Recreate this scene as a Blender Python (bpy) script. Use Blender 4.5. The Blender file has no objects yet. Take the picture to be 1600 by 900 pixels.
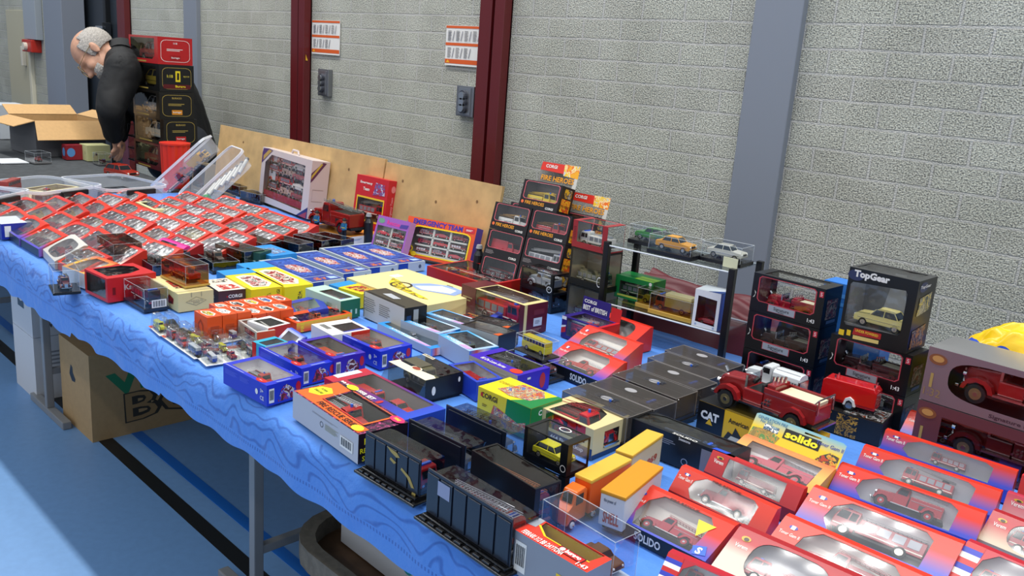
import bpy, bmesh, math, random
from mathutils import Vector, Matrix, noise
from mathutils.geometry import tessellate_polygon
rnd = random.Random(7)
SC = bpy.context.scene
COL = SC.collection
PI = math.pi

# ------------------------------------------------------------------ camera, world, lights, exposure
CAMZ = 1.47
TZ = 0.75
FPX = 1357.0
R = Matrix(((0.70180724, 0.22635509, -0.67544798), (0.70868404, -0.12555669, 0.69426396), (0.07234317, -0.96591868, -0.24853084)))
cam = bpy.data.objects.new('camera', bpy.data.cameras.new('camera'))
COL.objects.link(cam)
cam.data.sensor_width = 36.0
cam.data.lens = FPX / 1600 * 36
cam.data.clip_start = 0.02
cr, cd, cf = R.col[0], R.col[1], R.col[2]
cam.matrix_world = Matrix(((cr[0], -cd[0], -cf[0], 0), (cr[1], -cd[1], -cf[1], 0), (cr[2], -cd[2], -cf[2], CAMZ), (0, 0, 0, 1)))
SC.camera = cam
w = bpy.data.worlds.new('hall'); SC.world = w; w.use_nodes = True
w.node_tree.nodes['Background'].inputs[0].default_value = (0.80, 0.88, 1.0, 1)
w.node_tree.nodes['Background'].inputs[1].default_value = 0.62

def area(name, loc, sx, sy, power, col=(1, 1, 1), rot=(0, 0, 0)):
    l = bpy.data.lights.new(name, 'AREA'); l.shape = 'RECTANGLE'; l.size = sx; l.size_y = sy; l.energy = power; l.color = col
    o = bpy.data.objects.new(name, l); COL.objects.link(o); o.location = loc; o.rotation_euler = rot
    return o
area('ceiling_strip_light', (-2.6, 1.42, 5.6), 13, 0.16, 400, (1, 0.985, 0.95))
area('ceiling_strip_light', (-2.6, -2.2, 5.6), 13, 0.16, 90, (1, 0.985, 0.95))  # extra unseen row, added as fill and for reflections in the films
area('ceiling_strip_light', (-2.6, -5.8, 5.6), 13, 0.16, 90, (1, 0.985, 0.95))  # second added row behind the camera, also only fill and reflections
SC.view_settings.view_transform = 'Standard'
SC.view_settings.look = 'None'
SC.view_settings.gamma = 1
SC.view_settings.exposure = 0.28
SC.view_settings.use_curve_mapping = False
SC.cycles.transparent_max_bounces = 24
SC.cycles.max_bounces = 8
SC.cycles.use_denoising = True

# ------------------------------------------------------------------ measuring helpers
def ray(px, py): return R @ Vector((px - 800, py - 450, FPX))
def P(px, py, z=TZ):
    r = ray(px, py); t = (z - CAMZ) / r.z
    return Vector((r.x * t, r.y * t, z))
def PY(px, py, y):
    r = ray(px, py) * (y / ray(px, py).y)
    return Vector((r.x, y, r.z + CAMZ))
def PD(px, py, d):
    r = ray(px, py) * (d / FPX)
    return Vector((r.x, r.y, r.z + CAMZ))
CROPS = {'T1': (0, 200, 4.5), 'T2': (250, 200, 4.5), 'T3': (0, 300, 4.5), 'T4': (250, 300, 4.5), 'T5': (450, 250, 4.5), 'S1': (230, 420, 4.5),
         'S2': (430, 380, 4.5), 'S3': (640, 380, 4.5), 'S4': (740, 230, 4.5), 'S5': (900, 320, 4.5), 'S6': (1140, 380, 3.75), 'S7': (440, 540, 4.5),
         'S8': (700, 500, 4.5), 'S9': (940, 500, 4.5), 'S10': (1200, 500, 4), 'S11': (560, 640, 3.4615), 'S12': (790, 640, 3.4615),
         'S13': (1000, 640, 3.4615), 'S14': (1260, 620, 3.2147), 'I': (0, 0, 1)}
def g(c, x, y):
    o = CROPS[c]; return (o[0] + x / o[2], o[1] + y / o[2])

class Fr:
    """footprint: centre x, y, base z, length L along u, depth W along v, height h, heading, backward lean"""
    def __init__(s, x, y, z, L, W, h, a=0.0, tilt=0.0):
        s.x, s.y, s.z, s.L, s.W, s.h, s.a, s.tilt = x, y, z, L, W, h, a, tilt
    def up(s, dz=0.0, **k):
        q_ = (s.h + dz) * math.sin(s.tilt)
        f = Fr(s.x - math.sin(s.a) * q_, s.y + math.cos(s.a) * q_, s.z + (s.h + dz) * math.cos(s.tilt), s.L, s.W, s.h, s.a, s.tilt)
        for q, v in k.items(): setattr(f, q, v)
        return f
    def down(s, h):
        return Fr(s.x, s.y, s.z - h, s.L, s.W, h, s.a, s.tilt)
def fr(c, A, B, Cc, D=None, h=None, zb=TZ, W=None, L=None, snap=True, gap=0.002):
    """box from the corners of its top (A left, B near, C right) and the foot D of its near corner"""
    A, B, Cc = g(c, *A), g(c, *B), g(c, *Cc)
    if h is None:
        gnd = P(*g(c, *D), zb); best = 9
        for k in range(5, 400):
            q = P(*B, zb + k * .001); e = (q.xy - gnd.xy).length
            if e < best: best = e; h = k * .001
    a, b, cc = P(*A, zb + h), P(*B, zb + h), P(*Cc, zb + h)
    u = (b - a).xy; l = u.length; ang = math.atan2(u.y, u.x); u.normalize(); v = Vector((-u.y, u.x))
    wd = abs((cc - b).xy.dot(v))
    if L: l = L
    if W: wd = W
    ctr = b.xy - u * l / 2 + v * wd / 2
    return Fr(ctr.x, ctr.y, zb, l - gap, wd - gap, h, ang)
def fb(c, BL, BR, TL, W, zb=TZ, L=None, tilt=0.0):
    """upright box from its front face: BL, BR on the ground, TL over BL; W its depth"""
    zf = zb + W * math.sin(tilt)
    a, b = P(*g(c, *BL), zf), P(*g(c, *BR), zf)
    u = (b - a).xy; l = L or u.length; ang = math.atan2(u.y, u.x); u.normalize(); v = Vector((-u.y, u.x))
    best = 9; h = .1; t = g(c, *TL)
    for k in range(10, 500):
        q = P(*t, zf + k * .001); lim = a.xy + v * (k * .001 * math.tan(tilt)); e = (q.xy - lim).length
        if e < best: best = e; h = k * .001
    ctr = a.xy + u * l / 2 + v * W / 2 * math.cos(tilt)
    return Fr(ctr.x, ctr.y, zb, l, W, h / math.cos(tilt), ang, tilt)

# ------------------------------------------------------------------ materials
MATS = {}
def srgb(c):
    if isinstance(c, str): c = [int(c[i:i + 2], 16) / 255 for i in (0, 2, 4)]
    return tuple((x / 12.92 if x <= .04045 else ((x + .055) / 1.055) ** 2.4) for x in c) + (1,)
def mat(col, rough=.45, metal=0.0, coat=0.0, bump=0.0, bscale=300, var=0.0):
    k = ('m', str(col), rough, metal, coat, bump, bscale, var)
    if k in MATS: return MATS[k]
    m = bpy.data.materials.new('paint_' + str(len(MATS))); m.use_nodes = True
    nt = m.node_tree; b = nt.nodes['Principled BSDF']
    b.inputs['Base Color'].default_value = srgb(col); b.inputs['Roughness'].default_value = rough; b.inputs['Metallic'].default_value = metal
    b.inputs['Coat Weight'].default_value = coat
    if bump or var:
        tc = nt.nodes.new('ShaderNodeTexCoord'); n = nt.nodes.new('ShaderNodeTexNoise'); n.inputs['Scale'].default_value = bscale
        n.inputs['Detail'].default_value = 4
        nt.links.new(tc.outputs['Object'], n.inputs['Vector'])
        if bump:
            bp = nt.nodes.new('ShaderNodeBump'); bp.inputs['Strength'].default_value = bump; bp.inputs['Distance'].default_value = .002
            nt.links.new(n.outputs['Fac'], bp.inputs['Height']); nt.links.new(bp.outputs['Normal'], b.inputs['Normal'])
        if var:
            c = srgb(col); r = nt.nodes.new('ShaderNodeValToRGB')
            r.color_ramp.elements[0].position = .3; r.color_ramp.elements[1].position = .7
            r.color_ramp.elements[0].color = tuple(x * (1 - var) for x in c[:3]) + (1,)
            r.color_ramp.elements[1].color = tuple(min(1, x * (1 + var)) for x in c[:3]) + (1,)
            nt.links.new(n.outputs['Fac'], r.inputs['Fac']); nt.links.new(r.outputs['Color'], b.inputs['Base Color'])
    MATS[k] = m
    return m
def art(cols, scale=45, rough=.35):
    """printed picture: patches of several inks"""
    k = ('art', tuple(cols), scale, rough)
    if k in MATS: return MATS[k]
    m = bpy.data.materials.new('print_' + str(len(MATS))); m.use_nodes = True
    nt = m.node_tree; b = nt.nodes['Principled BSDF']; b.inputs['Roughness'].default_value = rough
    tc = nt.nodes.new('ShaderNodeTexCoord'); mp = nt.nodes.new('ShaderNodeMapping'); nn = nt.nodes.new('ShaderNodeTexNoise'); nn.inputs['Scale'].default_value = scale
    nn.inputs['Detail'].default_value = 6; nn.inputs['Roughness'].default_value = .6; nn.inputs['Distortion'].default_value = .6
    r = nt.nodes.new('ShaderNodeValToRGB'); r.color_ramp.interpolation = 'CONSTANT'
    nt.links.new(tc.outputs['Object'], mp.inputs['Vector']); nt.links.new(mp.outputs['Vector'], nn.inputs['Vector'])
    nt.links.new(nn.outputs['Fac'], r.inputs['Fac']); nt.links.new(r.outputs['Color'], b.inputs['Base Color'])
    e = r.color_ramp.elements; n = len(cols)
    e[0].position = 0; e[0].color = srgb(cols[0]); e[1].position = .36 + .28 / n; e[1].color = srgb(cols[1 % n])
    for i in range(2, n):
        x = e.new(.36 + .28 * i / n); x.color = srgb(cols[i])
    MATS[k] = m
    return m
def grad(cols, axis=1, size=.1, off=0.0, rough=.3):
    """ink printed as a blend along one side of the carton"""
    k = ('grad', tuple(cols), axis, round(size, 3), round(off, 3), rough)
    if k in MATS: return MATS[k]
    m = bpy.data.materials.new('blend_print_' + str(len(MATS))); m.use_nodes = True
    nt = m.node_tree; b = nt.nodes['Principled BSDF']; b.inputs['Roughness'].default_value = rough
    tc = nt.nodes.new('ShaderNodeTexCoord'); sp = nt.nodes.new('ShaderNodeSeparateXYZ'); ma = nt.nodes.new('ShaderNodeMapRange')
    ma.inputs['From Min'].default_value = off - size / 2; ma.inputs['From Max'].default_value = off + size / 2
    r = nt.nodes.new('ShaderNodeValToRGB'); e = r.color_ramp.elements
    nt.links.new(tc.outputs['Object'], sp.inputs[0]); nt.links.new(sp.outputs[axis], ma.inputs['Value']); nt.links.new(ma.outputs[0], r.inputs['Fac']); nt.links.new(r.outputs['Color'], b.inputs['Base Color'])
    n = len(cols); e[0].color = srgb(cols[0]); e[0].position = 0; e[1].color = srgb(cols[-1]); e[1].position = 1
    for i in range(1, n - 1):
        x = e.new(i / (n - 1)); x.color = srgb(cols[i])
    MATS[k] = m
    return m
def film(tint='ffffff', base=.05, edge=.55, rough=.08, bump=.35, bscale=22):
    k = ('film', tint, base, edge, rough, bump, bscale)
    if k in MATS: return MATS[k]
    m = bpy.data.materials.new('clear_plastic_' + str(len(MATS))); m.use_nodes = True
    nt = m.node_tree; nt.nodes.clear()
    out = nt.nodes.new('ShaderNodeOutputMaterial'); mx = nt.nodes.new('ShaderNodeMixShader'); tr = nt.nodes.new('ShaderNodeBsdfTransparent'); gl = nt.nodes.new('ShaderNodeBsdfGlossy')
    tr.inputs['Color'].default_value = srgb(tint); gl.inputs['Roughness'].default_value = rough
    lw = nt.nodes.new('ShaderNodeLayerWeight'); lw.inputs['Blend'].default_value = .5
    pw = nt.nodes.new('ShaderNodeMath'); pw.operation = 'POWER'; pw.inputs[1].default_value = 3.2
    mr = nt.nodes.new('ShaderNodeMapRange'); mr.inputs['To Min'].default_value = base; mr.inputs['To Max'].default_value = edge
    tc = nt.nodes.new('ShaderNodeTexCoord'); n = nt.nodes.new('ShaderNodeTexNoise'); n.inputs['Scale'].default_value = bscale; bp = nt.nodes.new('ShaderNodeBump')
    bp.inputs['Strength'].default_value = bump; bp.inputs['Distance'].default_value = .01
    L = nt.links.new
    L(tc.outputs['Object'], n.inputs['Vector']); L(n.outputs['Fac'], bp.inputs['Height']); L(bp.outputs['Normal'], gl.inputs['Normal'])
    L(lw.outputs['Facing'], pw.inputs[0]); L(pw.outputs[0], mr.inputs['Value']); L(mr.outputs[0], mx.inputs[0]); L(tr.outputs[0], mx.inputs[1]); L(gl.outputs[0], mx.inputs[2]); L(mx.outputs[0], out.inputs['Surface'])
    MATS[k] = m
    return m
def milky(col, fac=.45, rough=.4):
    k = ('milky', col, fac, rough)
    if k in MATS: return MATS[k]
    m = bpy.data.materials.new('milky_plastic_' + str(len(MATS))); m.use_nodes = True
    nt = m.node_tree; out = nt.nodes['Material Output']; b = nt.nodes['Principled BSDF']; b.inputs['Base Color'].default_value = srgb(col); b.inputs['Roughness'].default_value = rough
    tr = nt.nodes.new('ShaderNodeBsdfTransparent'); mx = nt.nodes.new('ShaderNodeMixShader'); mx.inputs[0].default_value = fac
    nt.links.new(tr.outputs[0], mx.inputs[1]); nt.links.new(b.outputs[0], mx.inputs[2]); nt.links.new(mx.outputs[0], out.inputs['Surface'])
    MATS[k] = m
    return m
WHITE, BLACK, RED, CREAM = mat('e8e6e0', .4), mat('101012', .35), mat('c41a1c', .35), mat('e2d6a8', .5)
CLEAR = film('ffffff', .09, .6, .09, .5, 16); CASE = film('f6f8fa', .07, .5, .06, .2, 14)
CHROME = mat('d8d8d8', .18, 1.0); TYRE = mat('141414', .7); GLASSM = mat('1c2226', .1, 0, .5)

# ------------------------------------------------------------------ mesh builder
FONT = {}
def glyphs(s, bold=0.0, shear=0.0):
    k = (s, bold, shear)
    if k in FONT: return FONT[k]
    c = bpy.data.curves.new('t', 'FONT'); c.body = s; c.size = 1; c.align_x = 'CENTER'; c.align_y = 'CENTER'; c.offset = bold; c.shear = shear; c.resolution_u = 2
    o = bpy.data.objects.new('t', c); COL.objects.link(o)
    me = bpy.data.meshes.new_from_object(o.evaluated_get(bpy.context.evaluated_depsgraph_get()))
    bpy.data.objects.remove(o); bpy.data.curves.remove(c)
    vs = [v.co.copy() for v in me.vertices]; ps = [tuple(p.vertices) for p in me.polygons]
    bpy.data.meshes.remove(me)
    if vs:
        x0, x1 = min(v.x for v in vs), max(v.x for v in vs); y0, y1 = min(v.y for v in vs), max(v.y for v in vs)
        for v in vs: v.x -= (x0 + x1) / 2; v.y -= (y0 + y1) / 2
        wd, ht = x1 - x0, y1 - y0
    else: wd = ht = 1
    FONT[k] = (vs, ps, wd, ht)
    return FONT[k]
class MB:
    def __init__(s): s.v = []; s.f = []; s.m = []; s.mats = []
    def mi(s, m):
        if m not in s.mats: s.mats.append(m)
        return s.mats.index(m)
    def face(s, pts, m):
        n = len(s.v); s.v += [tuple(p) for p in pts]; s.f.append(tuple(range(n, n + len(pts)))); s.m.append(s.mi(m)); return s
    def mesh(s, vs, fs, m, M=None):
        n = len(s.v); s.v += [tuple(M @ Vector(p)) if M else tuple(p) for p in vs]; i = s.mi(m)
        for f in fs: s.f.append(tuple(n + k for k in f)); s.m.append(i)
        return s
    def box(s, x0, x1, y0, y1, z0, z1, m, M=None, bev=0.0, tx=0, ty=0):
        vs = [(x0, y0, z0), (x1, y0, z0), (x1, y1, z0), (x0, y1, z0), (x0 + tx, y0 + ty, z1), (x1 - tx, y0 + ty, z1), (x1 - tx, y1 - ty, z1), (x0 + tx, y1 - ty, z1)]
        fs = [(3, 2, 1, 0), (4, 5, 6, 7), (0, 1, 5, 4), (1, 2, 6, 5), (2, 3, 7, 6), (3, 0, 4, 7)]
        if bev: vs, fs = bevelled(vs, fs, bev)
        return s.mesh(vs, fs, m, M)
    def ext(s, prof, y0, y1, m, bev=0.0, M=None, taper=0.0, tz=0.0):
        """profile in x, z drawn out from y0 to y1; above tz the sides lean in by taper"""
        n = len(prof)
        def t(p): return taper * max(0, p[1] - tz)
        vs = [(p[0], y0 + t(p), p[1]) for p in prof] + [(p[0], y1 - t(p), p[1]) for p in prof]
        fs = [tuple(range(n - 1, -1, -1)), tuple(range(n, 2 * n))] + [(i, (i + 1) % n, n + (i + 1) % n, n + i) for i in range(n)]
        fs = [tuple(reversed(f)) for f in fs] if area2(prof) < 0 else fs
        if bev: vs, fs = bevelled(vs, fs, bev)
        return s.mesh(vs, fs, m, M)
    def cyl(s, a, b, r, m, n=12, r2=None, cap=True):
        a, b = Vector(a), Vector(b); d = (b - a).normalized(); t = Vector((0, 0, 1)) if abs(d.z) < .9 else Vector((1, 0, 0))
        u = d.cross(t).normalized(); w_ = d.cross(u); r2 = r if r2 is None else r2
        vs = [a + (u * math.cos(2 * PI * i / n) + w_ * math.sin(2 * PI * i / n)) * r for i in range(n)] + [b + (u * math.cos(2 * PI * i / n) + w_ * math.sin(2 * PI * i / n)) * r2 for i in range(n)]
        fs = [(i, (i + 1) % n, n + (i + 1) % n, n + i) for i in range(n)]
        if cap: fs += [tuple(range(n - 1, -1, -1)), tuple(range(n, 2 * n))]
        return s.mesh(vs, fs, m)
    def tube(s, pts, r, m, n=8):
        for a, b in zip(pts, pts[1:]): s.cyl(a, b, r, m, n)
        return s
    def panel(s, O, U, V, outer, holes, m, off=0.0):
        """flat sheet with holes; outline in units of U and V"""
        O, U, V = Vector(O), Vector(U), Vector(V); N = U.cross(V).normalized() * off
        loops = [[Vector((p[0], p[1], 0)) for p in outer]] + [[Vector((p[0], p[1], 0)) for p in h] for h in holes]
        flat = [p for l in loops for p in l]
        Us, Vs = U.length, V.length
        tri = tessellate_polygon([[Vector((p.x * Us, p.y * Vs, 0)) for p in l] for l in loops])
        vs = [O + U * p.x + V * p.y + N for p in flat]
        return s.mesh(vs, [tuple(t) for t in tri], m)
    def text(s, st, O, U, V, x, y, size, m, off=.0006, ang=0.0, fit=None, bold=.01, shear=0.0):
        """lettering centred at x, y (metres along U and V)"""
        vs, ps, wd, ht = glyphs(st, bold, shear); k = size / max(ht, .3)
        kx = k if not fit else min(k * 1.6, fit / wd)
        U, V = Vector(U).normalized(), Vector(V).normalized(); N = U.cross(V)
        c, sn = math.cos(ang), math.sin(ang)
        out = [Vector(O) + U * (x + v.x * kx * c - v.y * k * sn) + V * (y + v.x * kx * sn + v.y * k * c) + N * off for v in vs]
        return s.mesh(out, ps, m)
    def build(s, name, parent=None, smooth=False, loc=None):
        me = bpy.data.meshes.new(name); me.from_pydata(s.v, [], s.f)
        for m in s.mats: me.materials.append(m)
        me.polygons.foreach_set('material_index', s.m)
        if smooth: me.polygons.foreach_set('use_smooth', [True] * len(me.polygons))
        me.update()
        return obj(name, me, parent, loc)
def area2(p): return sum(p[i][0] * p[(i + 1) % len(p)][1] - p[(i + 1) % len(p)][0] * p[i][1] for i in range(len(p)))
BEV = {}
def bevelled(vs, fs, b):
    k = (tuple(tuple(round(c, 5) for c in v) for v in vs), b)
    if k in BEV: return BEV[k]
    bm = bmesh.new(); vv = [bm.verts.new(v) for v in vs]
    for f in fs: bm.faces.new([vv[i] for i in f])
    bmesh.ops.bevel(bm, geom=list(bm.edges), offset=b, segments=2, affect='EDGES', profile=.6, clamp_overlap=True)
    bm.verts.index_update()
    r = ([tuple(v.co) for v in bm.verts], [tuple(v.index for v in f.verts) for f in bm.faces]); bm.free(); BEV[k] = r
    return r
def obj(name, me, parent=None, loc=None):
    o = bpy.data.objects.new(name, me); COL.objects.link(o)
    if parent: o.parent = parent
    if loc is not None: o.location = loc
    return o
def tag(o, label, cat, group=None, kind=None):
    if label: o['label'] = label
    if cat: o['category'] = cat
    if group: o['group'] = group
    if kind: o['kind'] = kind
    return o
def thing(name, label, cat, loc, rz=0.0, group=None, tilt=0.0, scale=1.0):
    o = bpy.data.objects.new(name, None); COL.objects.link(o); o.location = loc
    o.rotation_euler = (-tilt, 0, rz); o.scale = (scale,) * 3
    o.empty_display_size = .05
    return tag(o, label, cat, group)
def struct(mb, name): return tag(mb.build(name), None, None, kind='structure')
def root(name, label, cat, f, group=None):
    """Empty under the box centre; a leaning box turns about its front foot"""
    if not f.tilt: return thing(name, label, cat, (f.x, f.y, f.z), f.a, group)
    return thing(name, label, cat, (f.x, f.y, f.z + f.W / 2 * math.sin(f.tilt)), f.a, group, f.tilt)
RECT = [(0, 0), (1, 0), (1, 1), (0, 1)]
def rr(x0, y0, x1, y1, c=0.12, n=3):
    """rounded rectangle outline; c corner size as share of the shorter side"""
    c = c * min(x1 - x0, y1 - y0); out = []
    for cx, cy, a in ((x1 - c, y0 + c, -90), (x1 - c, y1 - c, 0), (x0 + c, y1 - c, 90), (x0 + c, y0 + c, 180)):
        for i in range(n + 1):
            t = math.radians(a + 90 * i / n); out.append((cx + c * math.cos(t), cy + c * math.sin(t)))
    return out
def ell(cx, cy, rx, ry, n=20): return [(cx + rx * math.cos(2 * PI * i / n), cy + ry * math.sin(2 * PI * i / n)) for i in range(n)]
def faces(L, W, h):
    return {'top': ((-L / 2, -W / 2, h), (L, 0, 0), (0, W, 0)), 'front': ((-L / 2, -W / 2, 0), (L, 0, 0), (0, 0, h)), 'right': ((L / 2, -W / 2, 0), (0, W, 0), (0, 0, h)),
            'left': ((-L / 2, W / 2, 0), (0, -W, 0), (0, 0, h)), 'back': ((L / 2, W / 2, 0), (-L, 0, 0), (0, 0, h)), 'bottom': ((-L / 2, W / 2, 0), (L, 0, 0), (0, -W, 0))}
def deco(mb, F, items):
    O, U, V = F; U_, V_ = Vector(U), Vector(V); ul, vl = U_.length, V_.length; k = 0
    for it in items:
        k += 1; off = .0003 + .00018 * k
        if it[0] == 'r': mb.panel(O, U, V, [(it[1], it[2]), (it[3], it[2]), (it[3], it[4]), (it[1], it[4])], [], it[5], off)
        elif it[0] == 'p': mb.panel(O, U, V, it[1], [], it[2], off)
        elif it[0] == 'f': mb.panel(O, U, V, it[1], [it[2]], it[3], off)
        elif it[0] == 'e': mb.panel(O, U, V, ell(it[1], it[2], it[3], it[4]), [], it[5], off)
        elif it[0] == 'ring': mb.panel(O, U, V, ell(it[1], it[2], it[3], it[4]), [ell(it[1], it[2], it[3] * .8, it[4] * .8)], it[5], off)
        elif it[0] == 't':   # text, x, y, height in metres, material, fitted width share, angle
            mb.text(it[1], O, U, V, it[2] * ul, it[3] * vl, it[4], it[5], off, it[7] if len(it) > 7 else 0, it[6] * ul if len(it) > 6 and it[6] else None, it[8] if len(it) > 8 else .02)
        elif it[0] == 'bar':  # barcode sticker
            _, x0, y0, x1, y1 = it[:5]
            mb.panel(O, U, V, [(x0, y0), (x1, y0), (x1, y1), (x0, y1)], [], WHITE, off)
            n = 13
            for i in range(n):
                a = x0 + (x1 - x0) * (.1 + .8 * i / n); b_ = a + (x1 - x0) * (.025 if i % 3 else .045)
                mb.panel(O, U, V, [(a, y0 + (y1 - y0) * .2), (b_, y0 + (y1 - y0) * .2), (b_, y1 - (y1 - y0) * .12), (a, y1 - (y1 - y0) * .12)], [], BLACK, off + .0003)
        elif it[0] == 'lines':  # small print
            _, x0, y0, x1, y1, n, m = it
            for i in range(n):
                yy = y0 + (y1 - y0) * i / n; xx = x0 + (x1 - x0) * (.75 + .25 * ((i * 37) % 10) / 10)
                mb.panel(O, U, V, [(x0, yy), (xx, yy), (xx, yy + (y1 - y0) * .45 / n), (x0, yy + (y1 - y0) * .45 / n)], [], m, off)

# ------------------------------------------------------------------ toy vehicles, one unit long, nose towards +x
VEH = {}
def wheel_mesh(r, wd, hub):
    mb = MB(); mb.cyl((0, -wd / 2, 0), (0, wd / 2, 0), r, TYRE, 16)
    mb.cyl((0, -wd / 2 - .002, 0), (0, wd / 2 + .002, 0), r * .62, hub, 12); mb.cyl((0, -wd / 2 - .006, 0), (0, wd / 2 + .006, 0), r * .25, CHROME, 8)
    return mb
def ladder(mb, x0, x1, y, z0, z1, wd, m, n=12, r=.006):
    for s_ in (-1, 1):
        mb.cyl((x0, y + s_ * wd / 2, z0), (x1, y + s_ * wd / 2, z1), r, m, 4)
        mb.cyl((x0, y + s_ * wd / 2, z0 + .022), (x1, y + s_ * wd / 2, z1 + .022), r * .7, m, 4)
    for i in range(n):
        t = (i + .5) / n; mb.cyl((x0 + (x1 - x0) * t, y - wd / 2, z0 + (z1 - z0) * t), (x0 + (x1 - x0) * t, y + wd / 2, z0 + (z1 - z0) * t), r * .8, m, 4)
def vparts(kind, c1, c2):
    """list of (part name, MB, location)"""
    k = (kind, c1, c2)
    if k in VEH: return VEH[k]
    out = []; A = mat(c1, .25, 0, .5); B = mat(c2, .35, 0, .3); DK = mat('1a1a1a', .5); GL = GLASSM; HUB = mat('b8b0a0', .3, .6)
    hubm = A if kind == 'classic' else (mat('b8a878', .25, .8) if kind == 'pumper' else HUB)
    def wheels(xs, r, half, wd=.05):
        wm = wheel_mesh(r, wd, hubm)
        for x in xs:
            for s_ in (-1, 1): out.append(('wheel', wm, (x, s_ * half, r)))
    body = MB(); glz = MB(); trm = MB()
    if kind in ('classic', 'pumper', 'tanker', 'delivery'):
        h = .0
        body.box(-.5, .44, -.13, .13, .075, .11, DK)
        # hood, narrowing to the nose, fenders as half drums
        body.ext([(.18, .11), (.45, .11), (.465, .20), (.43, .265), (.18, .285)], -.09, .09, A, .015)
        trm.box(.462, .475, -.05, .05, .12, .235, CHROME); trm.box(.47, .50, -.15, .15, .09, .115, CHROME, None, .005)
        for s_ in (-1, 1):
            body.ext([(.20, .10), (.225, .165), (.27, .20), (.34, .21), (.40, .19), (.44, .14), (.45, .10), (.42, .10), (.40, .145), (.34, .175), (.28, .165), (.25, .13), (.24, .10)], s_ * .15 - .03, s_ * .15 + .03, A)
            body.ext([(-.43, .10), (-.41, .16), (-.36, .205), (-.29, .215), (-.23, .18), (-.20, .10), (-.23, .10), (-.26, .15), (-.30, .178), (-.36, .17), (-.385, .14), (-.40, .10)], s_ * .155 - .03, s_ * .155 + .03, A)
            body.box(-.19, .21, s_ * .14 - .035, s_ * .14 + .035, .095, .11, CHROME)
            trm.cyl((.43, s_ * .12, .21), (.455, s_ * .12, .21), .024, CHROME, 10)
        # cab
        if kind == 'pumper':   # open cab
            body.box(.0, .19, -.135, .135, .11, .225, A, None, .012); body.box(.02, .15, -.11, .11, .20, .228, DK); body.box(.0, .03, -.12, .12, .2, .30, DK, None, .01)
            glz.box(.175, .185, -.11, .11, .23, .33, film('dfe8ee', .2, .7)); trm.box(.17, .19, -.12, -.112, .22, .335, CHROME); trm.box(.17, .19, .112, .12, .22, .335, CHROME)
            trm.cyl((.11, .06, .29), (.13, .06, .30), .035, DK, 12)
        else:
            body.ext([(.0, .11), (.19, .11), (.19, .28), (.155, .385), (.13, .40), (.02, .40), (.0, .38)], -.13, .13, A, .014)
            for s_ in (-1, 1): glz.ext([(.03, .275), (.165, .275), (.14, .365), (.03, .365)], s_ * .1315 - .002, s_ * .1315 + .002, GL)
            glz.face([(.192, -.10, .285), (.192, .10, .285), (.163, .10, .375), (.163, -.10, .375)], GL)
        if kind == 'classic':
            body.box(-.47, -.02, -.14, .14, .11, .30, A, None, .012); body.box(-.44, -.05, -.11, .11, .285, .302, DK)
            for s_ in (-1, 1):
                trm.box(-.45, -.04, s_ * .144 - .004, s_ * .144 + .004, .235, .24, CHROME)
                trm.box(-.30, -.16, s_ * .144 - .004, s_ * .144 + .004, .14, .21, DK)
            ld = MB(); ladder(ld, -.5, .16, .07, .36, .42, .09, B); ladder(ld, -.5, .05, -.06, .33, .33, .07, B); out.append(('ladder', ld, (0, 0, 0)))
            trm.cyl((.08, 0, .40), (.08, 0, .44), .02, mat('3366cc', .2), 8)
        if kind == 'pumper':
            body.box(-.49, -.01, -.14, .14, .11, .245, A, None, .012)
            for s_ in (-1, 1): body.box(-.49, -.01, s_ * .135 - .012, s_ * .135 + .012, .24, .29, A, None, .006)
            body.box(-.46, -.12, -.115, .115, .24, .272, mat('d8cfae', .7)); body.box(-.1, -.02, -.12, .12, .24, .32, A, None, .01)
            vl_ = MB(); rl_ = MB(); out.append(('valves', vl_, (0, 0, 0))); out.append(('hand_rail', rl_, (0, 0, 0)))
            for i in range(5):
                for s_ in (-1, 1): vl_.cyl((-.075 + (i % 3) * .03, s_ * .14, .15 + .035 * (i // 3)), (-.075 + (i % 3) * .03, s_ * .158, .15 + .035 * (i // 3)), .011, CHROME, 8)
            for i in range(4): vl_.cyl((-.09 + .02 * i, -.05 + .03 * i, .32), (-.09 + .02 * i, -.05 + .03 * i, .37), .013, CHROME, 8)
            for s_ in (-1, 1): rl_.tube([(-.47, s_ * .13, .29), (-.5, s_ * .13, .33), (-.5, s_ * .13, .2)], .007, CHROME, 6)
            trm.box(-.54, -.48, -.15, .15, .085, .10, CHROME); rl_.tube([(-.5, -.13, .33), (-.5, .13, .33)], .007, CHROME, 6)
            trm.cyl((.44, 0, .27), (.47, 0, .31), .018, CHROME, 10)
        if kind == 'tanker':
            n = 16; vs = []; body.box(-.48, -.03, -.13, .13, .11, .19, A, None, .01)
            body.mesh(*tankmesh(-.49, -.03, .14, .27, .115), A)
            for i in range(9): trm.box(-.44 + .044 * i, -.415 + .044 * i, -.146, .146, .24, .255, DK)
            trm.box(-.51, -.47, -.14, .14, .09, .3, CHROME, None, .01)
            trm.tube([(-.47, -.08, .38), (-.05, -.08, .38)], .007, CHROME, 6); trm.tube([(-.47, .08, .38), (-.05, .08, .38)], .007, CHROME, 6)
        if kind == 'delivery':
            body.box(-.5, .02, -.145, .145, .11, .42, B, None, .016)
        wheels((.33, -.31), .078, .15)
        wd = .3
    elif kind in ('cabover', 'ladder', 'platform', 'rescue', 'boxtruck'):
        body.box(-.5, .46, -.12, .12, .07, .10, DK)
        body.ext([(.24, .08), (.495, .08), (.5, .22), (.475, .36), (.455, .375), (.24, .375)], -.14, .14, A, .014)
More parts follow.
